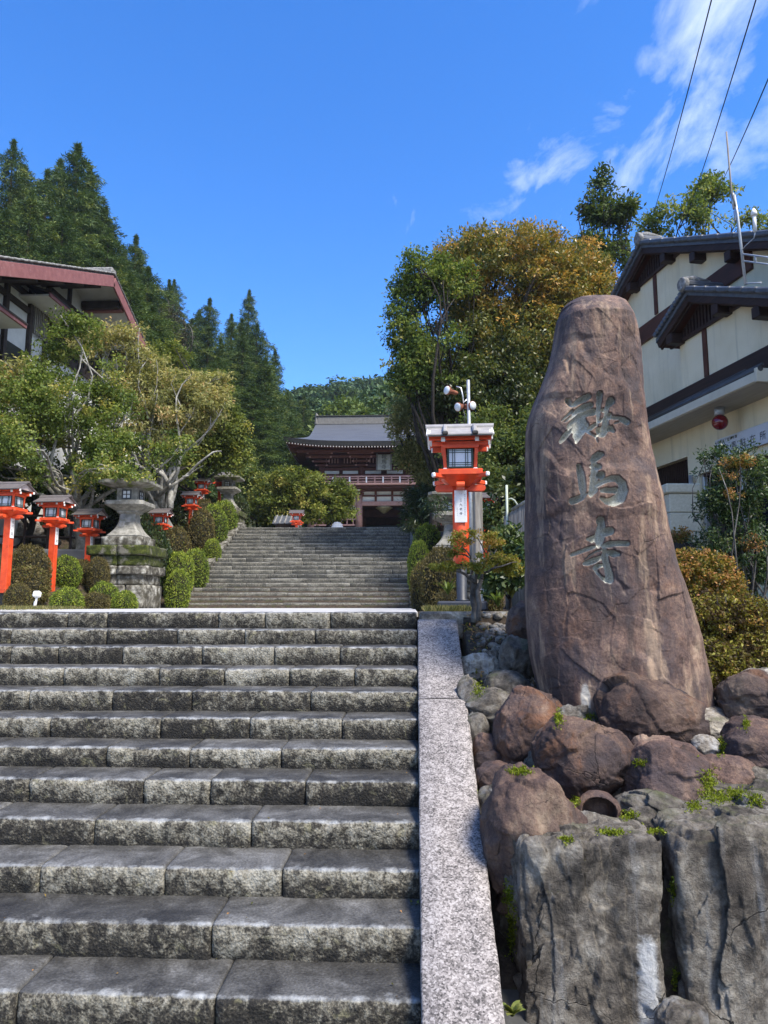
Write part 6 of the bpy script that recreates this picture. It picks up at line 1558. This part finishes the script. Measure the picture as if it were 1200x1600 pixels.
conifer(213, 370, 46, 1, 'cypress with ragged flat branches reaching right, at the edge of the left grove', wide=.9)
conifer(190, 410, 40, 0, 'cypress right behind the red gable verge of the white house', wide=1.1)
for i, (px, py, Y, w) in enumerate([(328, 468, 58, .95), (362, 492, 60, .9), (402, 508, 56, 1.05), (300, 500, 62, .95), (430, 548, 62, .9), (380, 520, 52, 1.0), (345, 530, 54, .9), (420, 590, 54, .9), (450, 610, 66, .85), (475, 618, 70, .8), (440, 640, 60, .8), (312, 486, 66, 1.2), (378, 500, 64, 1.15), (415, 560, 50, 1.2), (340, 560, 46, 1.25), (285, 540, 52, 1.2), (300, 570, 42, 1.1), (455, 650, 52, 1.0), (395, 600, 46, 1.2)]):
    conifer(px, py, Y, i + 1, LC, wide=w)
# a bare dead top and rusty tree between the two groves
broadleaf('dead_tree', 'sparse brownish tree between the two cypress groves', (lambda p: (p[0], 48, float(terrain(p[0], 48))))(at(255, 560, 48)), [lobe(255, 500, 48, 28, 50), lobe(275, 530, 48, 26, 40), lobe(240, 470, 48, 16, 30)], 240, .55, 26, .22, .06, leaf_mat('withered_leaves', [(.1, (.03, .035, .022)), (.5, (.055, .058, .035)), (.9, (.10, .085, .05))], .2), m_bark, 41, .22, 24, tint=(.45, .2, .15), gap=.3)
# far forest on the hill above the gate
def dome_mesh(seed, mat, n=150, per=22):
    r = np.random.default_rng(seed); C = in_lobes([((0, 0, 6.5), (3.4, 3.4, 3.2)), ((.8, .3, 8.5), (2.2, 2.2, 2)), ((-1.3, -.5, 5), (2.2, 2.2, 2))], n, r, .3)
    return crown_mesh('crown', C, .75, per, .55, .30, mat, r, .1, .8, (.5, .2, .16))
domes = [dome_mesh(500 + i, lf_far) for i in range(3)]; limes = [dome_mesh(520 + i, lf_lime) for i in range(3)]; olv = [dome_mesh(530 + i, lf_olive) for i in range(3)]
mb = MB(); mb.tube([(0, 0, -.6), (.1, 0, 3), (0, 0, 7.5)], [.30, .22, .08], 7); dt = mb.mesh('trunk', m_bark_dark); dts = [dt] * 3
FG = 'trees of the far forest on the hill above the gate'
r = np.random.default_rng(77)
sky_px = [(470, 622), (485, 612), (500, 602), (515, 604), (530, 597), (545, 592), (560, 594), (578, 588), (592, 592), (607, 584), (622, 582), (640, 578), (655, 585), (680, 590)]
for i, (px, py) in enumerate(sky_px):
    if i % 3 == 0: conifer(px, py, 150 + 5 * (i % 4), i, 'small dark conifer on the far skyline above the gate roof', FG, .9, name='far_tree')
    else: conifer(px, py, 150 + 6 * (i % 5), i, 'rounded dark tree on the far skyline above the gate roof', FG, 1.5, domes, dts, 'far_tree', 10.5)
for i in range(46):
    Y = float(r.choice([82, 96, 112, 128])); px = r.uniform(455, 700); py = 598 + (128 - Y) * .55 + r.uniform(0, 12) + (max(0, 520 - px) * .12)
    conifer(px, py, Y, i, 'green tree of the far forest on the slope above the gate', FG, 1.25, domes if i % 7 else olv, dts, 'far_tree', 10.5)
for i, (px, py, Y) in enumerate([(535, 628, 68), (560, 625, 66), (580, 632, 64), (600, 634, 66), (548, 640, 62), (618, 622, 64)]):
    conifer(px, py, Y, i, 'light green tree right behind the ridge of the gate roof', FG, .9, limes, dts, 'far_tree', 10.5)
for i, (px, py, Y) in enumerate([(600, 600, 75), (625, 596, 70), (650, 600, 64), (640, 610, 58), (590, 612, 72), (615, 608, 66)]):
    conifer(px, py, Y, i, 'green tree on the slope between the gate and the yellow cherry', FG, 1.0, domes, dts, 'far_tree', 10.5)
# fill of the slopes beside the view, low growth in the near banks
for i in range(26):
    X = r.uniform(12, 40); Y = r.uniform(24, 60); zg = float(terrain(X, Y)); t = thing('hill_tree', 'green tree on the wooded slope behind the house on the right', 'tree', (X, Y, zg), r.uniform(0, 6), 'trees of the right hillside'); s = r.uniform(.7, 1.1); t.scale = (s, s, s * .9)
    mobj('trunk', dt, t); mobj('crown', domes[i % 3], t)
for i in range(30):
    X = r.uniform(-60, -14); Y = r.uniform(26, 70); zg = float(terrain(X, Y))
    if X / Y > -.60 and Y < 40: continue
    t = thing('cypress_tree', 'cypress of the dense grove covering the left hillside', 'tree', (X, Y, zg), r.uniform(0, 6), CG); s = r.uniform(.7, .95); t.scale = (s, s, s)
    mobj('trunk', tm[i % 3], t); mobj('crown', cyp[i % 3], t)

# --- clipped shrubs
def ball_mesh(name, seed, mat, n=6200, L=.10, W=.055, e=2.0):
    r = np.random.default_rng(seed); d = unit(r.normal(size=(n, 3))); d = d[d[:, 2] > -.85]
    sq = lambda d: ((np.hypot(d[:, :1], d[:, 1:2]) ** e + np.abs(d[:, 2:]) ** e) ** (-1 / e))
    bump_ = (1 + .15 * fbm(d * 1.9, seed, 4)[:, None] + .03 * r.normal(size=(len(d), 1))) * sq(d)
    P = d * bump_ * (1 - .10 * r.uniform(0, 1, (len(d), 1)) ** 2)
    V, F = leaves(P, L, W, r, d, .55, .1, nb=d, nbw=.5)
    t = .5 + .20 * fbm(d * 3 + 7, seed + 3, 3) * 1.6 + .16 * r.normal(size=len(d))
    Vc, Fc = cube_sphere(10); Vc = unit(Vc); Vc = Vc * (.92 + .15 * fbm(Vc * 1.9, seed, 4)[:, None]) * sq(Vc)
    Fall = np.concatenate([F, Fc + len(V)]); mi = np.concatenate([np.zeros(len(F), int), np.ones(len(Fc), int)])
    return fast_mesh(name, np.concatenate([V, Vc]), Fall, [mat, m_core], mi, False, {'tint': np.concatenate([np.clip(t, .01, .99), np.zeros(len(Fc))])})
balls = {'g': [ball_mesh('clipped_shrub', 610, lf_box), ball_mesh('clipped_shrub', 611, lf_box)], 'b': [ball_mesh('clipped_shrub', 620, lf_boxb), ball_mesh('clipped_shrub', 621, lf_boxb)], 'G': [ball_mesh('clipped_shrub', 640, lf_box, e=2.5)], 'B': [ball_mesh('clipped_shrub', 641, lf_boxb, e=2.5)], 'd': [ball_mesh('clipped_shrub', 630, lf_dark, 4200, .15, .07)]}
SG = 'clipped shrubs along the stairs and lanterns'
def shrub(px, py, w, h, Y, kind, label, v=0, dy=1.0):
    c = at(px, py, Y); s = Y / FPX * 1.02; top = c[2] + h * s / 2; zg = float(terrain(c[0], Y)); bot = min(c[2] - h * s / 2, top - .2)
    bot = min(bot, max(zg - .05, top - w * s * 1.6)); hh = (top - bot) / 1.75
    if kind in 'gb' and hh > .62 * w * s: kind = kind.upper()
    o = mobj('clipped_shrub', balls[kind][v % len(balls[kind])], None, (c[0], Y, top - hh), (0, 0, px * .7)); o.scale = (w * s / 2, w * s / 2 * dy, hh)
    return tag(o, label, 'shrub', SG)
shrub(45, 876, 62, 42, 14.3, 'b', 'dark brown clipped shrub between the two leftmost lanterns, uppermost of three', 0)
shrub(43, 905, 66, 40, 13.6, 'b', 'brown clipped shrub between the two leftmost lanterns, middle of three', 1)
shrub(29, 931, 38, 34, 12.6, 'b', 'small brown ball shrub beside the ground spotlight', 0)
shrub(101, 895, 48, 50, 15.6, 'g', 'large green brown shrub between the second and third lanterns', 0)
shrub(105, 937, 46, 36, 12.8, 'g', 'bright green ball shrub in front of the second lantern', 1)
shrub(126, 898, 36, 44, 16.2, 'b', 'brownish shrub behind the post of the third lantern', 1)
shrub(150, 941, 42, 30, 13.2, 'b', 'low brownish ball shrub in the middle of the front row', 0)
shrub(162, 927, 46, 32, 14.6, 'g', 'green ball shrub behind the two front balls by the stone pedestal', 0)
shrub(195, 940, 36, 32, 14.0, 'g', 'small green ball shrub touching the stone pedestal', 1)
shrub(154, 896, 32, 46, 16.0, 'b', 'brownish shrub against the left side of the stone pedestal', 0)
shrub(277, 917, 36, 48, 18.4, 'g', 'bright green ball shrub at the foot of the upper stairs', 0)
shrub(280, 888, 44, 44, 19.4, 'g', 'wide bright green shrub above the ball at the foot of the upper stairs', 1)
shrub(305, 882, 40, 42, 20.0, 'g', 'green shrub lobe leaning on the left stair border', 0)
shrub(332, 856, 26, 24, 22.0, 'g', 'small green ball shrub halfway up the left stair border', 1)
shrub(312, 830, 42, 66, 22.4, 'b', 'tall brownish green shrub right of the slope lantern', 1)
shrub(335, 822, 40, 60, 23.4, 'g', 'green rounded shrub below the stair head lantern', 0)
shrub(350, 805, 40, 40, 24.6, 'g', 'green shrub at the foot of the upper stone lantern', 1)
shrub(318, 800, 44, 34, 24.2, 'b', 'brownish shrub behind the slope lanterns', 0)
shrub(274, 850, 46, 48, 21.2, 'b', 'dark shrub below the slope lantern', 1)
shrub(236, 852, 56, 56, 19.2, 'd', 'loose dark green shrub right of the stone lantern pedestal', 0)
shrub(225, 820, 60, 60, 20.6, 'd', 'loose dark green bush behind the stone lantern', 0)
shrub(668, 852, 46, 56, 17.4, 'g', 'smooth green domed shrub right of the upper stairs', 0)
shrub(655, 885, 34, 70, 16.0, 'g', 'narrow green shrub at the right stair border', 1)
shrub(690, 896, 66, 70, 12.2, 'b', 'round brown shrub left of the large lantern base', 0)
shrub(664, 915, 44, 66, 12.8, 'b', 'brown shrub with a green rim right of the upper stair foot', 1)
shrub(762, 925, 44, 44, 11.0, 'b', 'brown shrub right of the large lantern base', 0)
shrub(700, 935, 40, 26, 10.4, 'b', 'low yellowish shrub in front of the brown round shrub', 1)
for i, (px, py, w, h, Y) in enumerate([(20, 800, 120, 60, 22), (110, 815, 90, 40, 22), (200, 790, 80, 60, 23), (270, 790, 60, 40, 25), (375, 800, 30, 50, 29)]):
    shrub(px, py, w, h, Y, 'd', ['dark undergrowth mass behind the leftmost lanterns', 'dark undergrowth behind the third lantern', 'dark undergrowth behind the stone lantern roof', 'dark undergrowth behind the slope lantern', 'dark undergrowth beside the stair head stone lantern'][i])

# --- azaleas beside the monument
def bush(name, label, C, cr, per, L, W, mat, seed, base, tint=(.5, .2, .16), tfun=None, stems=14, cat='shrub', sr=.012, bark=None, flat=.8, droop=.0):
    r = np.random.default_rng(seed); base = np.asarray(base, float); t = thing(name, label, cat, tuple(base))
    mb = MB()
    for k in r.choice(len(C), min(stems, len(C)), replace=False):
        b = base + r.normal(size=3) * [.10, .08, 0]; limb(mb, b - [0, 0, .05], C[k], sr, sr * .3, r, 6, .06, .02, 5)
    o = mb.build('stems', bark or m_bark, t); o.location = -base
    o = mobj('foliage', crown_mesh('foliage', C, cr, per, L, W, mat, r, droop, flat, tint, tfun), t); o.location = -base
    return t
r = np.random.default_rng(88)
C = in_lobes([lobe(1095, 910, 6.9, 56, 46), lobe(1128, 935, 6.8, 38, 38), lobe(1055, 905, 7.0, 40, 44)], 620, r, .22)
bush('azalea_shrub', 'rounded orange tinged azalea right behind the monument', C, .06, 34, .034, .018, lf_azalea, 51, (at(1095, 1000, 6.9)[0], 6.9, -.25), (.62, .17, .17))
C = in_lobes([lobe(1120, 985, 6.4, 56, 56), lobe(1165, 985, 6.4, 50, 50), lobe(1115, 1040, 6.1, 50, 38), lobe(1170, 1030, 6.2, 44, 34), lobe(1075, 985, 6.6, 36, 46)], 900, r, .28)
bush('azalea_shrub', 'loose bronze and yellow azalea below the orange one at the right', C, .06, 36, .034, .016, lf_azlow, 52, (at(1130, 1070, 6.4)[0], 6.35, -.35), (.50, .20, .18), stems=40)
C = in_lobes([lobe(1300, 1000, 6.2, 60, 50), lobe(1390, 1010, 6.0, 60, 50)], 420, r, .28)
bush('azalea_shrub', 'green bronze azalea at the right end of the rock heap', C, .07, 34, .036, .017, lf_azlow, 55, (at(1340, 1060, 6.1)[0], 6.1, -.45), (.45, .20, .18), stems=30)
# nandina: many canes with feathery leaves
C = np.concatenate([in_lobes([lobe(1150, 730, 7.9, 60, 36), lobe(1170, 780, 7.9, 50, 50), lobe(1120, 790, 7.9, 34, 36), lobe(1150, 850, 7.9, 60, 44), lobe(1185, 890, 7.9, 30, 46), lobe(1110, 850, 7.9, 24, 26), lobe(1120, 705, 7.9, 34, 8)], 460, r, .5, .3, 5, 3.0)])
bush('nandina_bush', 'tall feathery nandina bush before the house window and sign', C, .085, 32, .046, .016, lf_nandina, 53, (at(1165, 960, 7.9)[0], 7.9, -.05), (.46, .2, .16), stems=60, cat='bush', sr=.013, droop=.2)
C = in_lobes([lobe(1155, 722, 7.7, 30, 10), lobe(1150, 770, 7.7, 16, 10), lobe(1175, 848, 7.7, 20, 14), lobe(1140, 745, 7.7, 12, 8)], 90, r, .5)
nb_ = [o for o in bpy.data.objects if o.name == 'nandina_bush'][0]
o = mobj('new_leaf_sprays', crown_mesh('new_leaf_sprays', C, .05, 26, .022, .014, lf_azalea, r, 0, .8, (.72, .12, .1)), nb_); o.location = -np.array(nb_.location)  # orange-brown clusters of new leaves on the nandina
C = in_lobes([lobe(1063, 838, 10.6, 18, 12)], 60, r, .5)
bush('planter_flower', 'small pinkish flowering plant in the dark trough on the pier', C, .06, 16, .04, .022, lf_azalea, 54, (at(1063, 855, 10.6)[0], 10.6, float(at(1063, 855, 10.6)[2])), (.70, .18, .12), stems=12, cat='plant', sr=.006)
# small layered azalea tree in front of the large lantern
SB = at(741, 968, 6.30); t = thing('azalea_tree', 'small gnarled azalea tree with layered yellow green pads before the large lantern', 'tree', tuple(SB))
mb = MB(); r = np.random.default_rng(91)
for pts, r0, r1 in [([(741, 972), (742, 950), (739, 930), (743, 912)], .034, .026), ([(748, 970), (749, 945), (746, 925), (752, 905)], .024, .018), ([(743, 912), (733, 903), (720, 894), (700, 890), (688, 886)], .018, .005), ([(733, 903), (738, 893), (742, 884)], .010, .005), ([(743, 912), (745, 890), (735, 872), (722, 866), (712, 862)], .015, .004), ([(745, 890), (738, 878), (730, 862), (722, 848)], .012, .004),
                    ([(752, 905), (756, 895), (770, 888), (792, 882), (808, 878)], .016, .004), ([(752, 905), (754, 885), (760, 868), (766, 852)], .014, .004), ([(760, 868), (752, 850), (745, 838)], .008, .003), ([(770, 888), (780, 876), (790, 868)], .008, .003), ([(756, 880), (770, 872), (776, 858)], .008, .003), ([(720, 894), (712, 884)], .006, .003)]:
    P = [at(x, y, 6.30 + .10 * math.sin(x * .3)) - SB for x, y in pts]; P2 = []
    for a, b in zip(P[:-1], P[1:]): P2 += [a, (a + b) / 2 + r.normal(size=3) * .008]
    P2.append(P[-1]); mb.tube(P2, list(np.linspace(r0, r1, len(P2))), 7)
mb.build('trunk', m_bark, t)
C = in_lobes([lobe(712, 884, 6.3, 32, 7), lobe(690, 885, 6.25, 16, 6), lobe(745, 886, 6.2, 18, 8), lobe(785, 878, 6.35, 34, 14), lobe(765, 870, 6.2, 20, 8), lobe(720, 842, 6.3, 18, 14), lobe(738, 834, 6.2, 16, 10), lobe(766, 846, 6.4, 20, 12), lobe(716, 862, 6.3, 16, 8), lobe(800, 890, 6.4, 18, 10)], 210, r, .5)
def azt(C): return np.where(C[:, 0] < at(720, 880, 6.3)[0], .02, .10) + .25 * (C[:, 2] > at(740, 855, 6.3)[2])
o = mobj('crown', crown_mesh('crown', C, .040, 24, .028, .014, lf_pads, r, 0, .6, (.45, .14, .14), azt), t); o.location = -SB
# strap leaved plants
def strap(label, px, py, Y, n, L, W, mat, seed, tint=.6):
    p = at(px, py, Y); r = np.random.default_rng(seed); V = []; F = []; T = []
    for i in range(n):
        a = r.uniform(0, 6.28); l = L * r.uniform(.6, 1.1); w = W * r.uniform(.7, 1.2); d = np.array([math.cos(a), math.sin(a), 0]); s = np.array([-d[1], d[0], 0]); k = 5; lean = r.uniform(.35, 1.0)
        b0 = len(V)
        for j in range(k + 1):
            t_ = j / k; c = d * l * lean * t_ ** 1.3 + np.array([0, 0, l * (t_ - .55 * lean * t_ ** 2.4)]); ww = w * math.sin(math.pi * (.12 + .86 * t_)) ; V += [c - s * ww, c + s * ww + np.array([0, 0, .15 * ww])]
        for j in range(k): F.append((b0 + 2 * j, b0 + 2 * j + 1, b0 + 2 * j + 3, b0 + 2 * j + 2)); T.append(tint + r.normal() * .15)
    return tag(mobj('leafy_plant', fast_mesh('leafy_plant', V, F, mat, None, False, {'tint': np.clip(T, .01, .99)}), None, p), label, 'plant')
strap('bright green strap leaved plant left of the monument', 778, 948, 8.6, 26, .26, .018, lf_lime, 1, .5)
strap('pale green strap leaved plant between the lantern base and the monument', 800, 935, 9.2, 26, .34, .016, lf_fresh, 2, .8)
strap('yellowish strap leaved plant in front of the brown shrub by the lantern base', 700, 930, 9.8, 18, .30, .014, lf_lime, 3, .6)
strap('fresh green leafy plant at the right edge behind the bronze azalea', 1188, 985, 6.9, 40, .20, .022, lf_fresh, 4, .75)
strap('small green weed growing out of the stair corner by the border', 648, 1422, 3.72, 12, .055, .012, lf_fresh, 5, .8)
strap('small yellow green seedling among the boulders', 1092, 1196, 4.45, 16, .085, .014, lf_lime, 6, .95)
strap('green weed in the gutter beside the lowest border stone', 800, 1588, 3.1, 16, .07, .016, lf_fresh, 7, .7)
def grass(name, n, xr, yr, L, mask=None, mat=None):
    X = r.uniform(*xr, n); Y = r.uniform(*yr, n)
    if mask is not None: k = mask(X, Y); X, Y = X[k], Y[k]
    Z = np.maximum(terrain(X, Y), 0) + .0; P = np.stack([X, Y, Z], 1)
    v, f = leaves(P, L, L * .10, r, np.array([0, 0, 1.0]), 1.6); tag(mobj(name, fast_mesh(name, v, f, mat or lf_grass, None, False, {'tint': np.clip(.5 + .22 * r.normal(size=len(P)), 0, 1)})), kind='stuff')
grass('grass', 26000, (-11, -4.4), (8.2, 16), .075, lambda X, Y: (X < -4.6 - (Y - 8.2) * .28) & (fbm(np.stack([X * 2, Y * 2, X * 0], 1), 4, 2) > -.25))
grass('grass_tuft', 2600, (.12, .62), (6.75, 8.8), .07)
# ------------------------------------------------------------------ street furniture and small things
# floodlights on a pipe
fp = at(734, 660, 12.5); ft = thing('floodlight_pole', 'two pink rimmed floodlights clamped to a galvanised pipe above the lantern roof', 'floodlight', (fp[0], 12.5, 0))
def fl(x, y): return at(x, y, 12.5) - np.array([fp[0], 12.5, 0])
mb = MB(); mb.tube([(0, 0, 0), tuple(fl(731.5, 594))], [.036, .030], 10); mb.build('pipe', m_galv, ft)
def flood(x, y, dx, dz, name='lamp_head', back=.24):
    c = fl(x, y); d = Vector((dx, -.75, dz)).normalized(); Rm = d.to_track_quat('Z', 'Y').to_matrix()
    h = MB(); h.lathe([(.032, -back), (.040, -back + .04), (.042, -.08), (.080, -.02), (.084, .015)], 18, tuple(c), rot=Rm); o = h.build(name, m_rust if dx < 0 else m_rust, ft)
    g = MB(); g.lathe([(.078, .013), (.072, .025), (.02, .035)], 18, tuple(c), rot=Rm); g.build('lens', m_paper, o)
flood(699, 610, -.9, .05); flood(716, 636, -.85, -.35, back=.2); flood(738, 634, .6, -.1, back=.2)
mb = MB(); mb.tube([tuple(fl(713, 604)), tuple(fl(720, 606)), tuple(fl(723, 618)), tuple(fl(724, 630)), tuple(fl(731, 622))], .014, 6); mb.build('bracket', m_alu, ft)
mb = MB(); mb.tube([tuple(fl(724, 640)), tuple(fl(726, 650)), tuple(fl(726, 664))], .008, 5); mb.build('cable', m_gutter, ft)
# weathered wooden post beside the lantern and its slim white stake
wp = at(746, 770, 10.6); t = thing('wooden_post', 'weathered grey square wooden post right behind the large lantern', 'post', (wp[0], 10.6, 0), R(8))
MB().box((0, 0, wp[2] / 2 + .1), (.125, .11, wp[2] + .2), .012).build('timber', m_greyw, t); MB().box((0, 0, wp[2] + .24), (.14, .125, .05), .02, taper=.5).build('cap', m_greyw, t)
t = thing('white_stake', 'thin white stake standing in the soil behind the small azalea tree', 'stake', (at(754, 930, 9.4)[0], 9.4, 0))
MB().box((0, 0, .45), (.035, .03, .9), .004).build('stake', m_white, t)
# bamboo fence with a pale bent pipe
bf = thing('bamboo_fence', 'bamboo paling fence with a mossy top rail left of the monument', 'fence', (at(798, 880, 12.0)[0], 12.0, 0))
a = at(789, 805, 12.6); b = at(850, 770, 10.9)
pole = MB(); pole.lathe([(.024, 0), (.024, 1.0)], 8); pm = pole.mesh('paling', m_greyw)
for i in range(24):
    q = i / 23; p = a + (b - a) * q; o = mobj('paling', pm, bf, (p[0] - bf.location.x, p[1] - 12.0, 0)); o.scale = (1, 1, p[2] - .02 + (i % 3) * .008)
mb = MB(); off = np.array([bf.location.x, 12, 0]); mb.tube([tuple(a - off + [0, 0, .02]), tuple(b - off + [0, 0, .02])], .035, 8); mb.build('top_rail', m_stone_moss, bf)
mb = MB(); mb.tube([tuple(a - off + [0, -.04, -.5]), tuple(b - off + [0, -.04, -.5])], .022, 8); mb.build('middle_rail', m_greyw, bf)
gp = thing('pipe_gate_post', 'pale green post with a bent pipe arch beside the bamboo fence', 'post', (at(793, 805, 12.3)[0], 12.3, 0))
def gq(x, y): return tuple(at(x, y, 12.3) - np.array([gp.location.x, 12.3, 0]))
m_palegreen = M('pale_green_paint', two((.36, .40, .33), (.46, .50, .42)), 8, rough=.5)
mb = MB(); mb.tube([gq(794, 880), gq(791.5, 758)], .022, 8); mb.build('post', m_palegreen, gp)
mb = MB(); mb.tube([gq(793, 780), gq(799, 779), gq(804, 782), gq(808, 788), gq(809, 800)], .014, 8); mb.build('arch', m_palegreen, gp)
# spotlight in the grass
sp = at(54, 947, 12.0); t = thing('ground_spotlight', 'small white ground spotlight on a stake in the grass', 'spotlight', (sp[0], 12.0, 0.0))
MB().bar((0, 0, 0), (.03, 0, .20), .035, .03, 0, .005).build('stake', m_white, t); MB().bar((-.03, .02, 0), (0, 0, .14), .02, .02).build('strut', m_white, t)
MB().box((.03, 0, .26), (.12, .09, .10), .015, rot=Matrix.Rotation(R(-20), 3, 'X')).build('head', m_white, t)
# ramp wall and brown handrail behind the left lanterns
w0, w1 = at(-40, 868, 17.6), at(150, 868, 18.2)
rw = thing('ramp_wall', 'smooth grey concrete ramp wall behind the three left lanterns', 'wall', (w0[0], w0[1], 0)); d = w1 - w0; L = float(np.hypot(d[0], d[1])); rw.rotation_euler = (0, 0, math.atan2(d[1], d[0]))
MB().box((L / 2, .2, (w0[2] + .2) / 2), (L, .3, w0[2] + .2), .05).build('wall', M('smooth_grey_concrete', two((.16, .16, .17), (.22, .22, .23)), 3, rough=.6, bump=.1), rw)
hr = thing('handrail', 'dark brown metal handrail above the grey ramp wall on the left', 'handrail', (w0[0], w0[1] + .5, 0), math.atan2(d[1], d[0]))
m_brownrail = M('brown_rail_paint', two((.035, .020, .016), (.06, .036, .028)), 8, rough=.5)
zt = [float(at(60, 803, 18)[2]), float(at(60, 837, 18)[2])]
for z in zt: mb = MB(); mb.tube([(0, 0, z), (L, 0, z)], .032, 8); mb.build('rail', m_brownrail, hr)
for q in np.linspace(.9, L - .3, 4): mb = MB(); mb.tube([(q, 0, .5), (q, 0, zt[0] + .02)], .036, 8); mb.build('post', m_brownrail, hr)
# natural stones of the bank behind
BG = 'natural stones of the bank behind the lanterns'
for i, (px, py, w, h, Y, mt, lb) in enumerate([(144, 786, 44, 22, 20.0, m_rockL, 'pale green flat rock above the third lantern roof'), (115, 830, 26, 40, 19.6, m_rockL, 'upright pale rock right of the second lantern'), (128, 850, 34, 24, 19.3, m_rockL, 'pale rock low behind the third lantern post'), (40, 830, 50, 36, 20.4, m_rockL, 'lichened rock behind the leftmost lantern'), (70, 850, 46, 26, 20.2, m_rockG, 'grey rock behind the shaft of the second lantern'), (180, 760, 40, 40, 21, m_rockG, 'grey rock behind the stone lantern roof'), (218, 745, 26, 26, 22, m_rockL, 'white rock above the stone lantern roof'), (20, 800, 60, 40, 21.5, m_rockG, 'grey rock behind the leftmost lantern roof')]):
    boulder(px, py, w, h, Y, mt, lb, 140 + i, 'bank_rock', n=14, group=BG, cat='rock')
# pebbles and fallen leaves on the soil by the small azalea
r = np.random.default_rng(5); V = []; F = []; n0 = 0; T = []
k = 900; X = r.uniform(.45, 1.15, k); Y = r.uniform(5.2, 6.5, k); P = np.stack([X, Y, terrain(X, Y) + .012], 1)
v, f = leaves(P, .035, .018, r, np.array([1, 0, 0.0]), .2, nb=np.array([0, 0, 1.0]), nbw=3.0); tag(mobj('fallen_leaves', fast_mesh('fallen_leaves', v, f, lf_azalea, None, False, {'tint': r.uniform(0, 1, k)})), kind='stuff')
pe = [rock_mesh('pebble', (.05, .045, .035), 700 + i, m_rockL, 5) for i in range(3)]
V = []; F = []; n0 = 0
for i in range(420):
    x, y = (r.uniform(.55, 1.3), r.uniform(5.0, 6.5))
    me = pe[i % 3]; co = np.array([tuple(q.co) for q in me.vertices]) * r.uniform(.5, 1.8) + [x, y, float(terrain(x, y)) + .01]; fa = np.array([tuple(p.vertices) for p in me.polygons]); V.append(co); F.append(fa + n0); n0 += len(co)
tag(mobj('pebbles', fast_mesh('pebbles', np.concatenate(V), np.concatenate(F), m_rockL, None, True)), kind='stuff')
for me in pe: bpy.data.meshes.remove(me)
# moss cushions, grown on whatever stone surface is there
bpy.context.view_layer.update(); DG = bpy.context.evaluated_depsgraph_get()
r = np.random.default_rng(31); P = []; N = []
for px, py, w, h, k in [(1106, 1222, 14, 22, 240), (1122, 1246, 22, 10, 200), (1085, 1262, 12, 8, 90), (873, 1122, 6, 14, 120), (812, 1206, 16, 6, 120), (900, 1252, 8, 8, 60), (982, 1275, 14, 8, 120), (955, 1302, 20, 5, 120), (1128, 1168, 6, 14, 100), (885, 1312, 10, 4, 70), (1148, 1240, 16, 8, 120), (1180, 1252, 14, 10, 100), (1052, 1390, 4, 20, 60), (1054, 1530, 4, 18, 60), (800, 1450, 8, 40, 200), (795, 1400, 8, 20, 120), (742, 1240, 5, 10, 60), (1000, 1192, 10, 6, 60), (748, 1075, 10, 14, 120), (1025, 1300, 16, 4, 80), (920, 1120, 10, 4, 60), (1165, 1132, 6, 10, 60)]:
    for i in range(k):
        d = ray(px + r.normal() * w * .5, py + r.normal() * h * .5); d = Vector(d / np.linalg.norm(d))
        hit, loc, nor, idx, ob, mx = SC.ray_cast(DG, Vector((0, 0, EYE)), d)
        if hit and loc.length < 7 and (ob.name.startswith(('boulder', 'wall_block', 'ground', 'hollow'))): P.append(loc + nor * .001); N.append(nor)
P = np.array([tuple(p) for p in P]); N = np.array([tuple(p) for p in N])
v, f = leaves(np.repeat(P, 3, 0) + r.normal(size=(len(P) * 3, 3)) * .004, .013, .007, r, np.repeat(N, 3, 0) * .7 + np.array([0, 0, .4]), .9)
tag(mobj('moss', fast_mesh('moss', v, f, lf_mossy, None, False, {'tint': np.clip(.45 + .22 * r.normal(size=len(f)), 0, 1)})), kind='stuff')
# dry leaf litter caught on the steps
P = []
for i in range(70):
    d = ray(r.uniform(0, 650), r.uniform(1010, 1600)); d = Vector(d / np.linalg.norm(d)); hit, loc, nor, idx, ob, mx = SC.ray_cast(DG, Vector((0, 0, EYE)), d)
    if hit and nor.z > .8: P.append(tuple(loc + nor * .003))
if P:
    v, f = leaves(np.array(P), .016, .009, r, None, 0, .2, nb=np.array([0, 0, 1.0]), nbw=4.0); tag(mobj('fallen_leaves', fast_mesh('fallen_leaves', v, f, lf_azalea, None, False, {'tint': r.uniform(.2, 1, len(f))})), kind='stuff')
# ------------------------------------------------------------------ thin autumn haze over the valley
m_haze = bpy.data.materials.new('haze'); m_haze.use_nodes = True; nt = m_haze.node_tree; nt.nodes.clear()
ho = nt.nodes.new('ShaderNodeOutputMaterial'); hv = nt.nodes.new('ShaderNodeVolumePrincipled'); hv.inputs['Density'].default_value = .0003; hv.inputs['Color'].default_value = (.72, .84, 1.0, 1); hv.inputs['Anisotropy'].default_value = .1
nt.links.new(hv.outputs[0], ho.inputs['Volume'])
hz = MB().box((0, 0, 65), (3060, 3060, 150)).build('haze', m_haze); tag(hz, kind='stuff')
